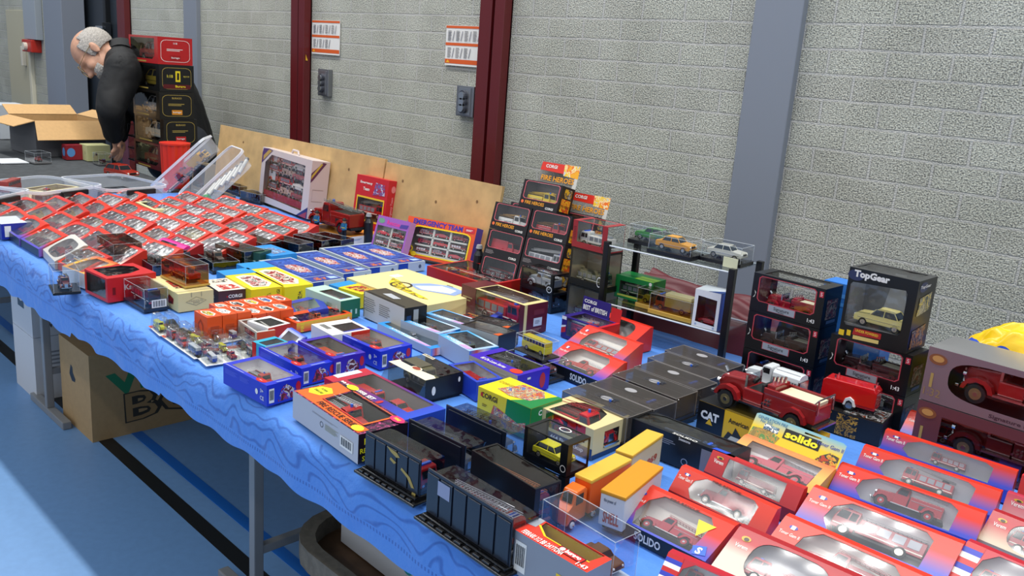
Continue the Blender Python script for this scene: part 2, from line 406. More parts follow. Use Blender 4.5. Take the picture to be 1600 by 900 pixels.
        for s_ in (-1, 1):
            glz.ext([(.35, .225), (.475, .225), (.455, .335), (.35, .335)], s_ * .1415 - .002, s_ * .1415 + .002, GL)
            glz.ext([(.26, .225), (.335, .225), (.335, .335), (.26, .335)], s_ * .1415 - .002, s_ * .1415 + .002, GL)
            trm.cyl((.49, s_ * .10, .135), (.505, s_ * .10, .135), .022, CHROME, 10)
        glz.face([(.502, -.115, .23), (.502, .115, .23), (.482, .115, .335), (.482, -.115, .335)], GL)
        trm.box(.49, .52, -.14, .14, .075, .105, B, None, .005); trm.box(.497, .507, -.07, .07, .12, .17, DK)
        trm.box(.36, .41, -.11, .11, .372, .40, mat('2a62d8', .2), None, .006)
        if kind == 'boxtruck':
            body.box(-.5, .225, -.15, .15, .11, .46, B, None, .006)
        else:
            body.box(-.49, .22, -.145, .145, .10, .30 if kind != 'platform' else .22, A, None, .01)
            for i in range(4):
                for s_ in (-1, 1):
                    x = -.44 + .16 * i
                    trm.box(x, x + .125, s_ * .147 - .003, s_ * .147 + .003, .175, .28 if kind != 'platform' else .21, mat('8e9196', .4, .4) if kind != 'rescue' else B)
            for s_ in (-1, 1): trm.box(-.49, .48, s_ * .148 - .003, s_ * .148 + .003, .125, .14, mat('f0ead8', .4))
        if kind == 'ladder':
            ld = MB(); ladder(ld, -.5, .5, 0, .35, .43, .13, B, 22, .007); ladder(ld, -.45, .4, 0, .385, .455, .09, B, 18, .006); out.append(('ladder', ld, (0, 0, 0)))
            trm.cyl((-.3, 0, .29), (-.3, 0, .36), .07, DK, 12)
        if kind == 'platform':
            ld = MB(); ld.box(-.45, .3, -.03, .03, .32, .37, B, None, .01); ld.box(.3, .46, -.08, .08, .38, .44, B, None, .01); ladder(ld, -.4, .4, -.06, .34, .38, .06, CHROME, 14); out.append(('boom', ld, (0, 0, 0)))
            trm.cyl((-.3, 0, .2), (-.3, 0, .33), .07, DK, 12)
        if kind == 'cabover':
            ld = MB(); ladder(ld, -.48, .2, .06, .335, .335, .09, B, 14); out.append(('ladder', ld, (0, 0, 0))); trm.box(-.4, 0, -.12, -.03, .30, .34, B)
        wheels((.34, -.27), .072, .13)
        wd = .3
    elif kind == 'trailer':
        body.box(-.5, .5, -.16, .16, .10, .44, B, None, .006); body.box(-.505, .505, -.165, .165, .425, .455, A, None, .008); trm.box(-.4, .5, -.1, .1, .06, .10, DK)
        wheels((-.35, -.22), .06, .13)
    elif kind == 'car' or kind == 'estate' or kind == 'racer':
        if kind == 'racer':
            body.ext([(-.5, .07), (.5, .06), (.49, .13), (.3, .20), (.12, .24), (.0, .27), (-.2, .26), (-.46, .22)], -.2, .2, A, .02, None, .4, .15)
            glz.ext([(-.05, .23), (.18, .21), (.05, .30), (-.1, .31)], -.11, .11, GL)
        else:
            body.ext([(-.49, .085), (.49, .085), (.5, .17), (.47, .225), (.22, .245), (-.3, .245), (-.485, .23), (-.5, .17)], -.2, .2, A, .018)
            back = -.44 if kind == 'estate' else -.33
            glz.ext([(.2, .24), (.10, .355), (back + .09, .355), (back, .24)], -.175, .175, GL, .01, None, .28, .24)
            body.ext([(.105, .352), (.07, .372), (back + .12, .372), (back + .085, .352)], -.15, .15, A, .008)
            for x0, x1 in ((.2, .105), (-.06, -.06), (back, back + .09)):
                for s_ in (-1, 1): body.cyl((x0, s_ * .178, .24), (x1, s_ * .148, .357), .009, A, 6)
        for s_ in (-1, 1):
            trm.cyl((.485, s_ * .14, .18), (.505, s_ * .14, .18), .025, mat('f2f2ea', .1), 10); trm.box(-.507, -.49, s_ * .14 - .03, s_ * .14 + .03, .15, .2, mat('b01010', .2))
            trm.box(-.4, .42, s_ * .203 - .003, s_ * .203 + .003, .155, .162, CHROME)
        trm.box(.48, .515, -.19, .19, .10, .125, CHROME, None, .005); trm.box(-.515, -.48, -.19, .19, .10, .125, CHROME, None, .005)
        trm.box(.495, .506, -.09, .09, .15, .2, DK)
        wheels((.31, -.30), .078, .175)
        wd = .4
    elif kind == 'bus':
        body.box(-.5, .5, -.14, .14, .06, .26, A, None, .02); body.box(-.49, .49, -.135, .135, .25, .42, B, None, .02)
        for s_ in (-1, 1):
            for i in range(7):
                x = -.43 + .125 * i
                glz.box(x, x + .1, s_ * .136 - .002, s_ * .136 + .002, .27, .37, GL)
        wheels((.3, -.28), .07, .12)
    if kind == 'trailer': pass
    out.insert(0, ('body', body, (0, 0, 0)))
    if glz.v: out.append(('windows', glz, (0, 0, 0)))
    if trm.v: out.append(('fittings', trm, (0, 0, 0)))
    res = []; made = {}
    for nm, mb, loc in out:
        if id(mb) not in made:
            me = bpy.data.meshes.new(nm); me.from_pydata(mb.v, [], mb.f)
            for m in mb.mats: me.materials.append(m)
            me.polygons.foreach_set('material_index', mb.m); me.update(); made[id(mb)] = (me, mb)
        res.append((nm, made[id(mb)][0], loc))
    VEH[k] = res
    return res
def tankmesh(x0, x1, ry, zc, rz, n=16):
    vs = []; fs = []
    for x in (x0, x1):
        for i in range(n):
            t = 2 * PI * i / n; vs.append((x, ry * math.copysign(abs(math.cos(t)) ** .7, math.cos(t)), zc + rz * math.copysign(abs(math.sin(t)) ** .7, math.sin(t))))
    fs = [(i, (i + 1) % n, n + (i + 1) % n, n + i) for i in range(n)] + [tuple(range(n - 1, -1, -1)), tuple(range(n, 2 * n))]
    return vs, fs
VN = {'classic': 'toy_fire_engine', 'pumper': 'toy_fire_engine', 'tanker': 'toy_tank_truck', 'delivery': 'toy_van', 'cabover': 'toy_fire_engine', 'ladder': 'toy_ladder_truck',
      'platform': 'toy_fire_engine', 'rescue': 'toy_fire_engine', 'boxtruck': 'toy_truck', 'trailer': 'toy_trailer', 'car': 'toy_car', 'estate': 'toy_car', 'racer': 'toy_racing_car', 'bus': 'toy_bus'}
def vehicle(kind, c1, c2, label, loc, L, a=0.0, group=None, lay=0.0, tilt=0.0, simple=False):
    o = thing(VN[kind], label, 'toy vehicle', loc, a, group, tilt, L)
    if lay: o.rotation_euler = (lay, 0, a)
    for nm, me, l in vparts(kind, c1, c2):
        if simple and nm == 'fittings': continue
        q = obj(nm, me, o); q.location = l
    return o

# ------------------------------------------------------------------ packaging
def local(f, x, y, z):
    """point in a box frame -> world"""
    c, s = math.cos(f.a), math.sin(f.a); ct, st = math.cos(f.tilt), math.sin(f.tilt)
    yy = y * ct + z * st; zz = -y * st + z * ct + f.W / 2 * st
    return Vector((f.x + x * c - yy * s, f.y + x * s + yy * c, f.z + zz))
def carton(label, f, col, win={}, dec={}, inner=None, flm=None, veh=None, name='toy_carton', cat='toy box', group=None, filmh=0.0, extra=None):
    """col: a material or {face: material}; win: {face: outline}; dec: {face: prints}"""
    o = root(name, label, cat, f, group); F = faces(f.L, f.W, f.h)
    cm = (lambda k: col.get(k, col['*'])) if isinstance(col, dict) else (lambda k: col)
    mb = MB()
    for k in F:
        hs = win.get(k); hs = [] if not hs else (hs if isinstance(hs[0], list) else [hs])
        mb.panel(*F[k], RECT, hs, cm(k)); deco(mb, F[k], dec.get(k, []))
    if extra: extra(mb, f)
    mb.build('carton', o)
    if win:
        ins = .0022; L, W, h = f.L - ins * 2, f.W - ins * 2, f.h - ins * 2
        if inner is None: inner = mat('d9d4c4', .6)
        G = faces(L, W, h); t = MB()
        for k in G:
            if k in win: continue
            O, U, V = G[k]; O = Vector(O) + Vector((0, 0, ins)); t.panel(O, U, V, RECT, [], inner)
        t.build('inner_card', o)
        w_ = MB()
        for k, hs in win.items():
            hs = hs if isinstance(hs[0], list) else [hs]
            for hh in hs: w_.panel(*F[k], hh, [], flm or CLEAR, -.0008)
        w_.build('window_film', o)
    for v in ([] if not veh else (veh if isinstance(veh, list) else [veh])): inside(v, f, label)
    return o
def inside(v, f, label):
    """toy in a box: (kind, colour, colour, label, {options})"""
    kind, c1, c2, lb = v[:4]; op = v[4] if len(v) > 4 else {}
    ax = op.get('along', 'L'); ext_ = f.L if ax == 'L' else f.W
    wd = {'car': .4, 'estate': .4, 'racer': .4}.get(kind, .31); sz = op.get('size')
    if not sz: sz = min(ext_ * .86, (f.W if ax == 'L' else f.L) * .9 / wd, f.h * .93 / {'car': .39, 'estate': .39, 'racer': .33}.get(kind, .47) if not op.get('lay') else 9)
    a = f.a + (0 if ax == 'L' else PI / 2) + (PI if op.get('flip') else 0)
    x, y, z = op.get('at', (0, 0, .004))
    if op.get('lay'):
        # on its side on the tray, wheels towards the near long side
        p = local(f, x, y, max(.006, wd / 2 * sz * .5 + z)); p = local(f, x, y - .2 * sz, .006 + wd / 2 * sz)
        o = vehicle(kind, c1, c2, lb, p, sz, f.a, op.get('group'), 0)
        o.rotation_euler = (-PI / 2, 0, f.a) if not op.get('flip') else (-PI / 2, 0, f.a)
        return o
    o = vehicle(kind, c1, c2, lb, local(f, x, y, z), sz, a, op.get('group'), 0, 0, op.get('simple', False))
    if f.tilt: o.rotation_euler = (-f.tilt, 0, f.a) if not op.get('flip') else (f.tilt, 0, f.a + PI)
    return o
LOGO = {}
FIELDFILM = film('ffffff', .42, .7, .25, .9, 20)
def wedge(label, f, hf, cols, veh=None, header='t', lip=None, wx=(.2, .82), group=None, inner=None, shape='oct', endcol=None, simple=False, note=None, dark=False):
    """window carton with a sloping face: low lip of height hf at the near side, ridge of height h at the far side"""
    o = root('sloping_window_carton', label, 'toy box', f, group)
    L, W, h = f.L, f.W, f.h; yr = W / 2 - .012; y0 = -W / 2
    mb = MB(); sl = Vector((0, yr - y0, h - hf)); main = grad(cols, 1, W * .85, 0.0)
    if shape == 'oct': hole = [(wx[0] - .03, .34), (wx[0] + .03, .05), (wx[1], .05), (wx[1] + .01, .80), (wx[1] - .05, .95), (wx[0] + .09, .95), (wx[0] - .01, .70)]
    elif shape == 'oval': hole = [(wx[0] + (wx[1] - wx[0]) * (.5 + .5 * math.copysign(abs(math.cos(t)) ** .5, math.cos(t))), .5 + .44 * math.copysign(abs(math.sin(t)) ** .8, math.sin(t))) for t in [2 * PI * i / 24 for i in range(24)]]
    else: hole = [(wx[0], .08), (wx[1], .08), (wx[1], .92), (wx[0], .92)]
    S = ((-L / 2, y0, hf), (L, 0, 0), tuple(sl))
    mb.panel(*S, RECT, [hole], main)
    mb.panel((-L / 2, y0, 0), (L, 0, 0), (0, 0, hf), RECT, [], mat(lip[0], .35) if lip else main)
    mb.panel((-L / 2, yr, h), (L, 0, 0), (0, W / 2 - yr, 0), RECT, [], main)
    mb.panel((L / 2, W / 2, 0), (-L, 0, 0), (0, 0, h), RECT, [], main)
    em = endcol or main
    for x, s_ in ((L / 2, 1), (-L / 2, -1)):
        pts = [(x, y0, 0), (x, W / 2, 0), (x, W / 2, h), (x, yr, h), (x, y0, hf)]
        mb.face(pts if s_ > 0 else pts[::-1], em)
    mb.panel((-L / 2, W / 2, 0), (L, 0, 0), (0, -W, 0), RECT, [], main)
    dl = sl.length
    if header == 't':
        mb.panel(*S, ell(.10, .80, .032, .05), [], mat('2b3aa0', .3), .0005); mb.panel(*S, [(.085, .74), (.115, .74), (.115, .84), (.085, .84)], [], WHITE, .0009)
        mb.text('Toner Gam II', *S, .10 * L, .62 * dl, .0065, WHITE, .0006, 0, .15 * L)
    elif header == 'v':
        mb.panel(*S, ell(.11, .80, .04, .06), [], mat('c8a02c', .3), .0005); mb.panel(*S, ell(.115, .79, .022, .04), [], mat('3a2a20', .3), .0009)
        mb.text('Verem', *S, .11 * L, .62 * dl, .0075, WHITE, .0006, 0, .11 * L)
    if lip and lip[1]: mb.text(lip[1], (-L / 2, y0, 0), (L, 0, 0), (0, 0, 1), L * lip[2], hf / 2, hf * .55, WHITE, .0007, 0, L * .28, .03)
    if note: mb.text(note, *S, L * .5, dl * .955, .0045, mat('2a1216'), .0007, 0, L * .5)
    mb.build('carton', o)
    t = MB(); im = inner or mat('ece8dc', .55); e = .003
    t.face([(-L / 2 + e, y0 + e, .002), (L / 2 - e, y0 + e, .002), (L / 2 - e, W / 2 - e, .002), (-L / 2 + e, W / 2 - e, .002)], im)
    t.face([(-L / 2 + e, W / 2 - e, .002), (L / 2 - e, W / 2 - e, .002), (L / 2 - e, W / 2 - e, h - e), (-L / 2 + e, W / 2 - e, h - e)], im)
    be = math.atan2(h - hf, yr - y0); dp = .037; t0 = max(0, (.003 - hf + dp * math.cos(be)) / math.sin(be)); t1 = sl.length
    t.face([(x_, min(W / 2 - e, y0 + e + t_ * math.cos(be) + d_ * math.sin(be)), hf + t_ * math.sin(be) - d_ * math.cos(be)) for x_, t_, d_ in ((-L / 2 + e, t0, dp), (L / 2 - e, t0, dp), (L / 2 - e, t1, .012), (-L / 2 + e, t1, .012))], im)
    for x in (-L / 2 + e, L / 2 - e): t.face([(x, y0 + e, .002), (x, W / 2 - e, .002), (x, W / 2 - e, h - e), (x, yr, h - e), (x, y0 + e, hf - .001)], im)
    t.build('inner_card', o)
    MB().panel(*S, hole, [], FIELDFILM if simple else film('fdfdff', .20, .68, .13, 1.0, 7), -.0008).build('window_film', o)
    if veh:
        kind, c1, c2, lb = veh[:4]; op = veh[4] if len(veh) > 4 else {}
        beta = math.atan2(h - hf, yr - y0); sz = op.get('size', min((wx[1] - wx[0]) * L * .97, W * 1.05 / {'ladder': .5, 'car': .4}.get(kind, .46))); cx = (wx[0] + wx[1] - 1) / 2 * L
        nd = Vector((0, -math.sin(beta), math.cos(beta))); q0 = Vector((0, y0, hf)) + Vector((0, math.cos(beta), math.sin(beta))) * W * .14 - nd * (.014 + sz * .05); p = local(f, cx, q0.y, q0.z)
        v = vehicle(kind, c1, c2, lb, p, 1.0, 0, op.get('group'), simple=simple)
        v.matrix_world = Matrix.Translation(p) @ Matrix.Rotation(f.a, 4, 'Z') @ Matrix.Rotation(beta - PI / 2, 4, 'X') @ Matrix.Rotation(0 if op.get('nose') == 'r' else PI, 4, 'Z') @ Matrix.Diagonal((sz, sz * .62, sz, 1))
    return o
def cover(mb, L, W, h, z0, m, edge, r=.0008, top=None):
    F = faces(L, W, h)
    for k in F:
        if k == 'bottom': continue
        O, U, V = F[k]; mb.panel(Vector(O) + Vector((0, 0, z0)), U, V, RECT, [], top if (top and k == 'top') else m)
    X, Y = L / 2, W / 2; c = [(-X, -Y), (X, -Y), (X, Y), (-X, Y)]
    for i in range(4):
        a, b = c[i], c[(i + 1) % 4]
        mb.cyl((*a, z0 + h), (*b, z0 + h), r, edge, 4); mb.cyl((*a, z0), (*a, z0 + h), r, edge, 4)
EDGE = milky('dfe6ea', .28, .15)  # pale plastic for thin strips that stand in for highlights along cover edges
def acrylic(label, f, base='141418', veh=None, name='display_case', dec={}, basecol=None, sticker=None, bh=.008, flm=None, group=None, back=None, plinth=None, edge=None):
    """clear cover on a stepped base"""
    o = root(name, label, 'display case', f, group); b = MB()
    bm = plinth or mat(base, .25)
    b.box(-f.L / 2 - .002, f.L / 2 + .002, -f.W / 2 - .002, f.W / 2 + .002, 0, bh, bm, None, .0015)
    b.build('base', o)
    c = MB(); cover(c, f.L - .002, f.W - .002, f.h - bh, bh, flm or CASE, edge or EDGE)
    for k, it in dec.items():
        F = faces(f.L, f.W, f.h); deco(c, F[k], it)
    c.build('clear_cover', o)
    if back:
        q = MB(); q.box(-f.L / 2 + .003, f.L / 2 - .003, f.W / 2 - .004, f.W / 2 - .003, bh, f.h - .004, back); q.build('backing_card', o)
    if veh:
        k_, c1, c2, lb = veh[:4]; op = dict(veh[4]) if len(veh) > 4 else {}; op.setdefault('at', (0, 0, bh + .001)); inside((k_, c1, c2, lb, op), f, label)
    return o
def clamshell(label, f, veh=None, group=None, gold=False, sticker=False, ribs=5):
    """black moulded tray, a ribbed standing back panel at the near side and a clear dome behind it"""
    o = root('clamshell_case', label, 'display case', f, group); navy = mat('121826', .3, 0, .3); bl = mat('0c0c0e', .25, 0, .4)
    b = MB(); b.box(-f.L / 2 - .008, f.L / 2 + .008, -f.W / 2 - .022, f.W / 2 + .004, 0, .005, bl, None, .002)
    b.box(-f.L / 2, f.L / 2, -f.W / 2 - .012, f.W / 2, .005, .011, bl, None, .002)
    n = 9
    for i in range(n): b.box(-f.L / 2 + f.L * (i + .1) / n, -f.L / 2 + f.L * (i + .8) / n, -f.W / 2 - .019, -f.W / 2 - .014, .005, .009, bl, None, .001)
    b.build('tray', o)
    p = MB(); y = -f.W / 2; p.box(-f.L / 2, f.L / 2, y - .003, y, .011, f.h, navy, None, .0012)
    for i in range(ribs):
        x0 = -f.L / 2 + f.L * (i + .06) / ribs; x1 = -f.L / 2 + f.L * (i + .94) / ribs
        p.box(x0, x1, y - .0052, y - .003, .014, f.h - .006, navy, None, .001)
    Fp = ((-f.L / 2, y - .0054, 0), (f.L, 0, 0), (0, 0, f.h))
    if gold:
        gm = mat('a8924a', .5)
        for pl in ([(.42, .93), (.6, .9), (.66, .82), (.6, .78), (.5, .84)], [(.5, .72), (.6, .66), (.56, .6), (.48, .66)], [(.7, .62), (.85, .5), (.93, .3), (.88, .28), (.8, .46), (.68, .56)], [(.9, .2), (.96, .2), (.95, .08), (.88, .1)]):
            p.panel(*Fp, pl, [], gm, .0004)
    if sticker: p.panel(*Fp, [(.15, .62), (.3, .62), (.3, .9), (.15, .9)], [], mat('8f97b4', .5), .0004)
    p.build('back_panel', o)
    c = MB(); F = faces(f.L - .004, f.W - .004, f.h - .02)
    smoke = film('c9ccd2', .08, .55, .08, .5, 20)
    for k in ('top', 'right', 'left', 'back'):
        O, U, V = F[k]; c.panel(Vector(O) + Vector((0, 0, .011)), U, V, rr(0, 0, 1, 1, .12) if k == 'top' else RECT, [], smoke)
    c.build('clear_dome', o)
    if veh: inside(veh, f, label)
    return o
def upright(label, f, col, win, dec={}, veh=None, inner=None, group=None, trim=None, name='window_carton', sidewin=None, topwin=None):
    W_ = {'front': win}
    if sidewin: W_['right'] = sidewin
    if topwin: W_['top'] = topwin
    d = dict(dec)
    if trim:
        def ex(mb, f_):
            F = faces(f_.L, f_.W, f_.h)['front']
            big = [(x + (x - .5) * .045, y + (y - (max(q[1] for q in win) + min(q[1] for q in win)) / 2) * .06) for x, y in win]
            mb.panel(*F, big, [win], trim, .0004)
    else: ex = None
    return carton(label, f, col, W_, d, inner, None, veh, name, group=group, extra=ex)

# ------------------------------------------------------------------ the hall: wall, floor, posts
WY = 2.75
def wallx(px, py): return PY(px, py, WY).x
def block_wall():
    m = bpy.data.materials.new('concrete_blockwork'); m.use_nodes = True
    nt = m.node_tree; b = nt.nodes['Principled BSDF']; b.inputs['Roughness'].default_value = .9; N = nt.nodes.new; L = nt.links.new
    tc = N('ShaderNodeTexCoord'); mp = N('ShaderNodeMapping'); L(tc.outputs['Object'], mp.inputs['Vector'])
    wob = N('ShaderNodeTexNoise'); wob.inputs['Scale'].default_value = 7; L(mp.outputs['Vector'], wob.inputs['Vector'])
    ad = N('ShaderNodeVectorMath'); ad.operation = 'MULTIPLY_ADD'; ad.inputs[1].default_value = (.008, .008, .008); L(wob.outputs['Color'], ad.inputs[0]); L(mp.outputs['Vector'], ad.inputs[2])
    br = N('ShaderNodeTexBrick'); L(ad.outputs[0], br.inputs['Vector'])
    for k, v in (('Scale', 1), ('Mortar Size', .0052), ('Mortar Smooth', .25), ('Bias', 0), ('Brick Width', .1905), ('Row Height', .0784)): br.inputs[k].default_value = v
    br.inputs['Color1'].default_value = srgb('aeb0a7'); br.inputs['Color2'].default_value = srgb('a7a8a0'); br.inputs['Mortar'].default_value = srgb('bab9b0')
    n1 = N('ShaderNodeTexNoise'); n1.inputs['Scale'].default_value = 210; n1.inputs['Detail'].default_value = 3; L(tc.outputs['Object'], n1.inputs['Vector'])
    n2 = N('ShaderNodeTexNoise'); n2.inputs['Scale'].default_value = 5; L(tc.outputs['Object'], n2.inputs['Vector'])
    cr_ = N('ShaderNodeValToRGB'); cr_.color_ramp.elements[0].position = .34; cr_.color_ramp.elements[1].position = .64
    cr_.color_ramp.elements[0].color = srgb('4a4840'); cr_.color_ramp.elements[1].color = srgb('f4f2e6'); L(n1.outputs['Fac'], cr_.inputs['Fac'])
    inv = N('ShaderNodeMath'); inv.operation = 'MULTIPLY_ADD'; inv.inputs[1].default_value = -.72; inv.inputs[2].default_value = .72; L(br.outputs['Fac'], inv.inputs[0])
    mx = N('ShaderNodeMix'); mx.data_type = 'RGBA'; mx.blend_type = 'OVERLAY'; L(inv.outputs[0], mx.inputs[0]); L(br.outputs['Color'], mx.inputs[6]); L(cr_.outputs['Color'], mx.inputs[7])
    mx2 = N('ShaderNodeMix'); mx2.data_type = 'RGBA'; mx2.blend_type = 'SOFT_LIGHT'; mx2.inputs[0].default_value = .4; L(mx.outputs[2], mx2.inputs[6]); L(n2.outputs['Fac'], mx2.inputs[7])
    hs = N('ShaderNodeHueSaturation'); hs.inputs['Saturation'].default_value = .85; L(mx2.outputs[2], hs.inputs['Color']); L(hs.outputs[0], b.inputs['Base Color'])
    h1 = N('ShaderNodeMath'); h1.operation = 'MULTIPLY'; h1.inputs[1].default_value = -3.0; L(br.outputs['Fac'], h1.inputs[0])
    h2 = N('ShaderNodeMath'); h2.operation = 'MULTIPLY_ADD'; h2.inputs[1].default_value = .9; L(n1.outputs['Fac'], h2.inputs[0]); L(h1.outputs[0], h2.inputs[2])
    bp = N('ShaderNodeBump'); bp.inputs['Strength'].default_value = .9; bp.inputs['Distance'].default_value = .006; L(h2.outputs[0], bp.inputs['Height']); L(bp.outputs[0], b.inputs['Normal'])
    return m
BW = block_wall()
def wallseg(name, x0, x1, z0, z1):
    """wall sheet with its own local x, y axes so the courses line up"""
    mb = MB(); mb.face([(x0, 0, 0), (x1, 0, 0), (x1, z1, 0), (x0, z1, 0)], BW); mb.face([(x0, 0, -.2), (x0, z1, -.2), (x1, z1, -.2), (x1, 0, -.2)], BW)
    o = mb.build(name); o.location = (0, WY, 0.026); o.rotation_euler = (PI / 2, 0, 0); tag(o, None, None, kind='structure')
    return o
XD0, XD1 = wallx(104, 100), wallx(196, 30)
wallseg('wall_back', XD1, 2.6, 0, 4.2); wallseg('wall_back', -12.5, XD0 - .02, 0, 4.2)
mb = MB(); mb.box(XD0, XD1, WY, WY + .2, 2.6, 4.2, mat('3a3f45', .6)); struct(mb, 'wall_lintel')
fl = MB(); fm = mat('6a93c2', .38, 0, 0, .05, 40, .04)
fl.face([(-13, -9, 0), (5, -9, 0), (5, WY + .3, 0), (-13, WY + .3, 0)], fm); struct(fl, 'floor')
ln = MB(); ln.box(-13, 4, 1.085, 1.135, 0, .0012, mat('141619', .45)); struct(ln, 'trim_1')
ln = MB(); ln.box(-13, 4, 1.205, 1.245, 0, .0012, mat('1767c0', .4)); struct(ln, 'trim_2')
# the hall behind and beside the camera, pale walls that close the room
hw = mat('8d9299', .85)
mb = MB(); mb.box(-12.7, -12.5, -9, WY, 0, 6.5, hw); struct(mb, 'wall_left')
mb = MB(); mb.box(4.8, 5.0, -9, WY, 0, 6.5, hw); struct(mb, 'wall_right')
GP = mat('7f858f', .45, 0, .1, .02, 60)
def post(name, pa, pb, d, m, z1=4.2):
    xa, xb = PY(*pa, WY - d).x, PY(*pb, WY - d).x
    mb = MB(); mb.box(xa, xb, WY - d, WY + .02, 0, z1, m, None, .004); return struct(mb, name)
post('trim_3', (1133, 351), (1197.8, 397.8), .03, GP)
post('trim_4', (287, 60), (307, 60), .03, GP)
post('trim_5', (67, 20), (98, 60), .16, GP)
DR = mat('5c1014', .4, 0, .2)
def redpost(name, xa, xb):
    mb = MB(); t = (xb - xa)
    mb.box(xa, xa + t * .45, WY - .035, WY, 0, 4.2, DR, None, .003); mb.box(xb - t * .36, xb, WY - .05, WY, 0, 4.2, DR, None, .003); mb.box(xa, xb, WY - .008, WY + .01, 0, 4.2, mat('2c0608', .5))
    struct(mb, name)
redpost('trim_6', wallx(745, 240), wallx(786, 240)); redpost('trim_7', wallx(462, 100), wallx(487, 60)); redpost('trim_8', wallx(190, 30), wallx(205, 30))
# dark glazed door between the grey and the red posts
mb = MB(); z = 2.6; dk = mat('2b3138', .35); x0, x1 = XD0 - .02, XD1
mb.box(x0, x1, WY + .06, WY + .1, 0, z, dk)
for xx in (x0, x0 + (x1 - x0) * .13, x0 + (x1 - x0) * .63, x1 - .06): mb.box(xx, xx + .05, WY + .02, WY + .1, 0, z, mat('15181b', .4), None, .004)
d = mb.build('door_1'); tag(d, None, None, kind='structure')
mb = MB(); p = PY(160, 43, WY); mb.box(p.x - .07, p.x + .07, WY - .03, WY, p.z - .012, p.z + .012, CHROME, None, .004); mb.box(p.x + .02, p.x + .05, WY - .02, WY + .05, p.z - .09, p.z + .04, mat('22262b', .4), None, .004); mb.build('door_handle', d)
# cream door far left
a, b_ = PY(15, 60, WY), PY(50, 60, WY); zt = PY(30, 16, WY).z
mb = MB(); mb.box(a.x, b_.x, WY - .02, WY, 0, zt, mat('b9b39a', .5), None, .004); mb.box(b_.x - .03, b_.x + .03, WY - .035, WY, 0, zt, mat('d8d2bc', .5), None, .004)
d = mb.build('door_2'); tag(d, None, None, kind='structure')
p = PY(44, 88, WY); MB().box(p.x - .02, p.x + .02, WY - .06, WY - .02, p.z - .09, p.z + .09, mat('cfcabc', .3), None, .006).build('door_handle', d)
# grey duct and red call box
a, b_ = PY(47, 20, WY), PY(66, 20, WY); z0 = PY(57, 62, WY).z
tag(MB().box(a.x, b_.x, WY - .062, WY - .002, z0, 4.1, mat('9aa1a8', .5), None, .004).build('cable_duct'), 'pale grey vertical cable duct beside the cream door', 'duct')
a, b_ = PY(50, 62, WY), PY(66, 83, WY)
o = thing('fire_call_point', 'small red call box on the wall below the grey duct', 'alarm', ((a.x + b_.x) / 2, WY, b_.z))
hw_ = (b_.x - a.x) / 2; MB().box(-hw_, hw_, -.09, 0, .0, a.z - b_.z, mat('b5281c', .4), None, .008).build('body', o); MB().cyl((0, -.09, .05), (0, -.12, .05), .035, mat('d8d0c0', .4), 12).build('push_button', o)
# warning sheets and switch boxes
OR = mat('d65a1e', .5)
def sheet(label, TL, BR):
    a, b = PY(*TL, WY - .012), PY(*BR, WY - .012); o = thing('instruction_sheet', label, 'sign', (a.x, WY - .004, b.z), 0, None); Wd, H = b.x - a.x, a.z - b.z
    mb = MB(); mb.box(0, Wd, -.004, 0, 0, H, mat('e4e2dc', .5)); F = ((0, -.004, 0), (Wd, 0, 0), (0, 0, H))
    it = [('r', 0, .0, 1, .04, WHITE), ('r', 0, .05, 1, .16, OR), ('r', 0, .5, 1, .57, OR), ('r', 0, .93, 1, .99, OR), ('p', [(.03, .07), (.13, .07), (.08, .145)], mat('f0b020', .5))]
    for r_ in (0, 1):
        for i in range(4 if r_ else 3):
            x = .06 + .22 * i; it.append(('lines', x, .2 + .42 * r_, x + .1, .46 + .42 * r_, 9, mat('56555a', .6))); it.append(('p', [(x + .12, .2 + .42 * r_), (x + .14, .2 + .42 * r_), (x + .18, .44 + .42 * r_), (x + .16, .44 + .42 * r_)], mat('8a8a90', .6)))
    deco(mb, F, it); mb.build('sheet', o)
sheet('white and orange instruction sheet, nearer the thick red post, on the block wall', (697, 39), (753, 106))
sheet('white and orange instruction sheet touching the thin dark red post', (487, 31), (529, 87))
def switchbox(label, TL, BR):
    a, b = PY(*TL, WY - .03), PY(*BR, WY - .03); o = thing('switch_box', label, 'switch', ((a.x + b.x) / 2, WY, b.z)); W2, H = (b.x - a.x) / 2, a.z - b.z
    st = mat('8c8e92', .35, .8); MB().box(-W2, W2, -.03, 0, 0, H, st, None, .003).box(-W2 * .7, W2 * .7, -.034, -.03, .06 * H, .94 * H, mat('a0a2a6', .3, .8), None, .001).build('plate', o)
    for i in range(3):
        z = H * (.28 + .2 * i); MB().cyl((0, -.034, z), (0, -.048, z), W2 * .42, mat('50525a', .3, .5), 14).cyl((0, -.048, z), (0, -.055, z), W2 * .3, mat('c8ccd0', .2, .9), 12).build('button', o)
switchbox('metal three button switch plate under the sheet beside the thick red post', (714, 133), (738, 184))
switchbox('metal three button switch plate under the sheet beside the thin red post', (497, 107), (512, 151))
tag(MB().face([(PY(473, 94, WY - .04).x, WY - .0365, PY(473, 94, WY - .04).z), (PY(480, 94, WY - .04).x, WY - .0365, PY(473, 94, WY - .04).z), (PY(476.5, 84, WY - .04).x, WY - .0365, PY(476.5, 83, WY - .04).z)], mat('e0b030', .5)).build('warning_sticker'), 'tiny yellow triangle sticker on the thin dark red post', 'sticker')

